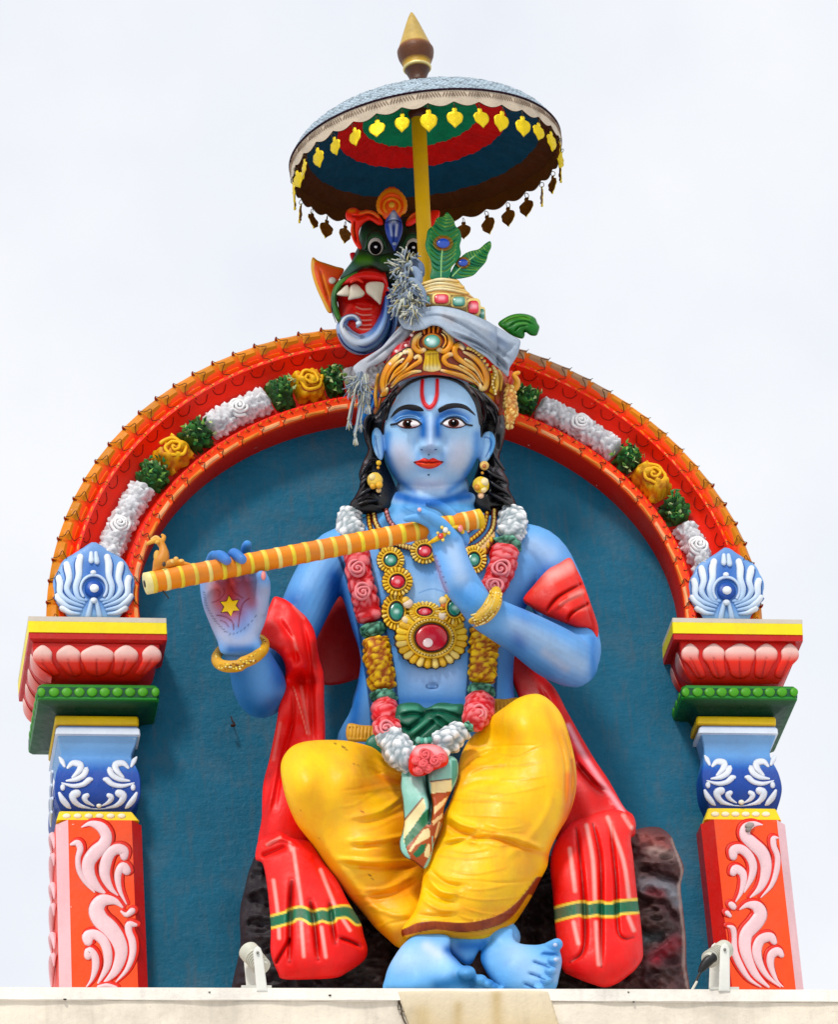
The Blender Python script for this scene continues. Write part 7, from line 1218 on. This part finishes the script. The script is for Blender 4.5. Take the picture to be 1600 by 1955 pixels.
for i in range(NPD):
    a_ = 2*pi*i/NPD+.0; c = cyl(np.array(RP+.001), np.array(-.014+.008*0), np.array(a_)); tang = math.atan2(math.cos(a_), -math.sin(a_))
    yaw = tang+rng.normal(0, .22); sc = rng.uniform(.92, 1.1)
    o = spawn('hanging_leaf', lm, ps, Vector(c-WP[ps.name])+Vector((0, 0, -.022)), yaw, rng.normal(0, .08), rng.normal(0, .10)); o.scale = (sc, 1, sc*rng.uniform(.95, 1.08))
    r2 = spawn('wire_ring', rm, o, (0, 0, .010), 1.2)
# pole and finial
tp = cyl(np.array(0.), np.array(.35), np.array(0.)); X = np.array([tp, cyl(np.array(0.), np.array(.0), np.array(0.)), P(806, 420, .50), P(814, 536, .50), P(818, 640, .50)])
X = np.array([tp+(P(815, 560, .50)-tp)*t for t in np.linspace(0, 1.25, 12)]); part('pole', wtube(X, .036, '#f4bd0c', 20), M_ENAMEL, ps)
part('pole_collar', wtube(X[:1]+np.array([[0, 0, -.01], [0, 0, -.075]]), [.066, .052], '#4a1c10', 20), M_ENAMEL, ps)
fb_ = P(799, 156, .50); ft = P(785.5, 24, .50); Lf_ = np.linalg.norm(ft-fb_); af = (ft-fb_)/Lf_; s = Lf_/.365
pr = [(.0, -.02), (.040, -.02), (.045, .0), (.040, .008), (.048, .03), (.060, .055), (.066, .062), (.067, .074), (.063, .078), (.075, .10), (.086, .125), (.090, .145), (.090, .160), (.083, .172), (.078, .185), (.066, .215), (.050, .258), (.034, .30), (.018, .338), (.008, .357), (.001, .365)]
cf = ['#4a2408']*6+['#c9a24a']*3+['#5e300c']*3+['#6b3a10', '#8a5218']+['#c2a45c']*7
part('finial', revolve([(r_, z_*s) for r_, z_ in pr], fb_, af, 36, cols=cf), M_GOLD, ps)
part('finial_ring', revolve([(.066, .060*s), (.070, .064*s), (.070, .070*s), (.066, .074*s)], fb_, af, 36, col='#e8d69a'), M_BRASS, ps)

# ================================================================= flood lamps on the ledge
def lamp(lab, A0, A1, r, arm, extra):
    L = thing('spot_lamp', lab, 'lamp', tuple(P(arm[0], 1886, 1.1)), 'small spot lamps on the ledge')
    a0, a1 = P(*A0), P(*A1); R = r*PXM; L_ = np.linalg.norm(a1-a0); ax_ = (a1-a0)/L_
    part('lamp_body', revolve([(.0, 0), (R*.62, 0), (R*.72, L_*.06), (R*.74, L_*.62), (R*.9, L_*.72), (R, L_*.78), (R, L_*.98), (R*.93, L_), (R*.85, L_*.96), (0, L_*.94)], a0, ax_, 28, '#cfcdbd'), M_LAMP, L, smooth='auto')
    for i in range(6): part('cooling_fin', revolve([(R*.70, L_*(.10+i*.095)), (R*.93, L_*(.10+i*.095)), (R*.93, L_*(.125+i*.095)), (R*.70, L_*(.125+i*.095))], a0, ax_, 28, '#d6d4c6'), M_LAMP, L, smooth=False)
    part('lens', revolve([(0, L_*.965), (R*.84, L_*.97)], a0, ax_, 24, '#9aa0a2', caps=False), M_GEM, L)
    for du, dd, w in ((0, .05, 1), (-19, -.12, .9)):
        q = arm; ol = [(q[0]-q[2]+du, q[1]+5), (q[0]-q[2]*.6+du, q[1]-3), (q[0]+du, q[1]-7), (q[0]+q[2]*.6+du, q[1]-3), (q[0]+q[2]+du, q[1]+6), (q[0]+q[3]+du, 1892), (q[0]-q[4]+du, 1892)]
        part('bracket_arm', inflate(ol, d=1.10+dd, fat=.3, hcap=.008, res=1.5, sm=False, col='#e4e2d8', rim=.004), M_LAMP, L)
    part('screw', ball(arm[0], arm[1]+6, 1.165, 3, 3, 2, '#77756c', 10, 6), M_LAMP, L); part('lamp_foot', world_box(*(lambda c: (c[0]-.06, c[0]+.07, c[1]-.03, c[1]+.2, .0, .012))(P(arm[0]-6, 1886, 1.12)), '#cfcdc2'), M_LAMP, L, smooth=False)
    return L
l1 = lamp('white spot lamp tilted up at the ledge, left of the red shawl end', (502, 1848, 1.12), (474, 1814, 1.04), 18, (492, 1812, 9, 19, 2), 0)
l2 = lamp('white spot lamp with black cable in front of the right orange pillar', (1352, 1832, 1.12), (1384, 1811, 1.0), 17, (1384, 1806, 9, 10, 12), 0)
part('cable_gland', tube([(1360, 1828, 1.12, 9), (1350, 1836, 1.12, 9), (1342, 1846, 1.12, 7), (1337, 1853, 1.12, 4)], '#0d0d0f', 14), M_LAMP, l2); part('cable', tube([(1340, 1850, 1.12, 2.6), (1332, 1866, 1.12, 2.4), (1324, 1884, 1.12, 2.4)], '#121214', 8), M_LAMP, l2); part('cable_clip', tube([(1330, 1874, 1.13, 2.4), (1322, 1888, 1.14, 2.4)], '#d9d4c4', 8), M_LAMP, l2)
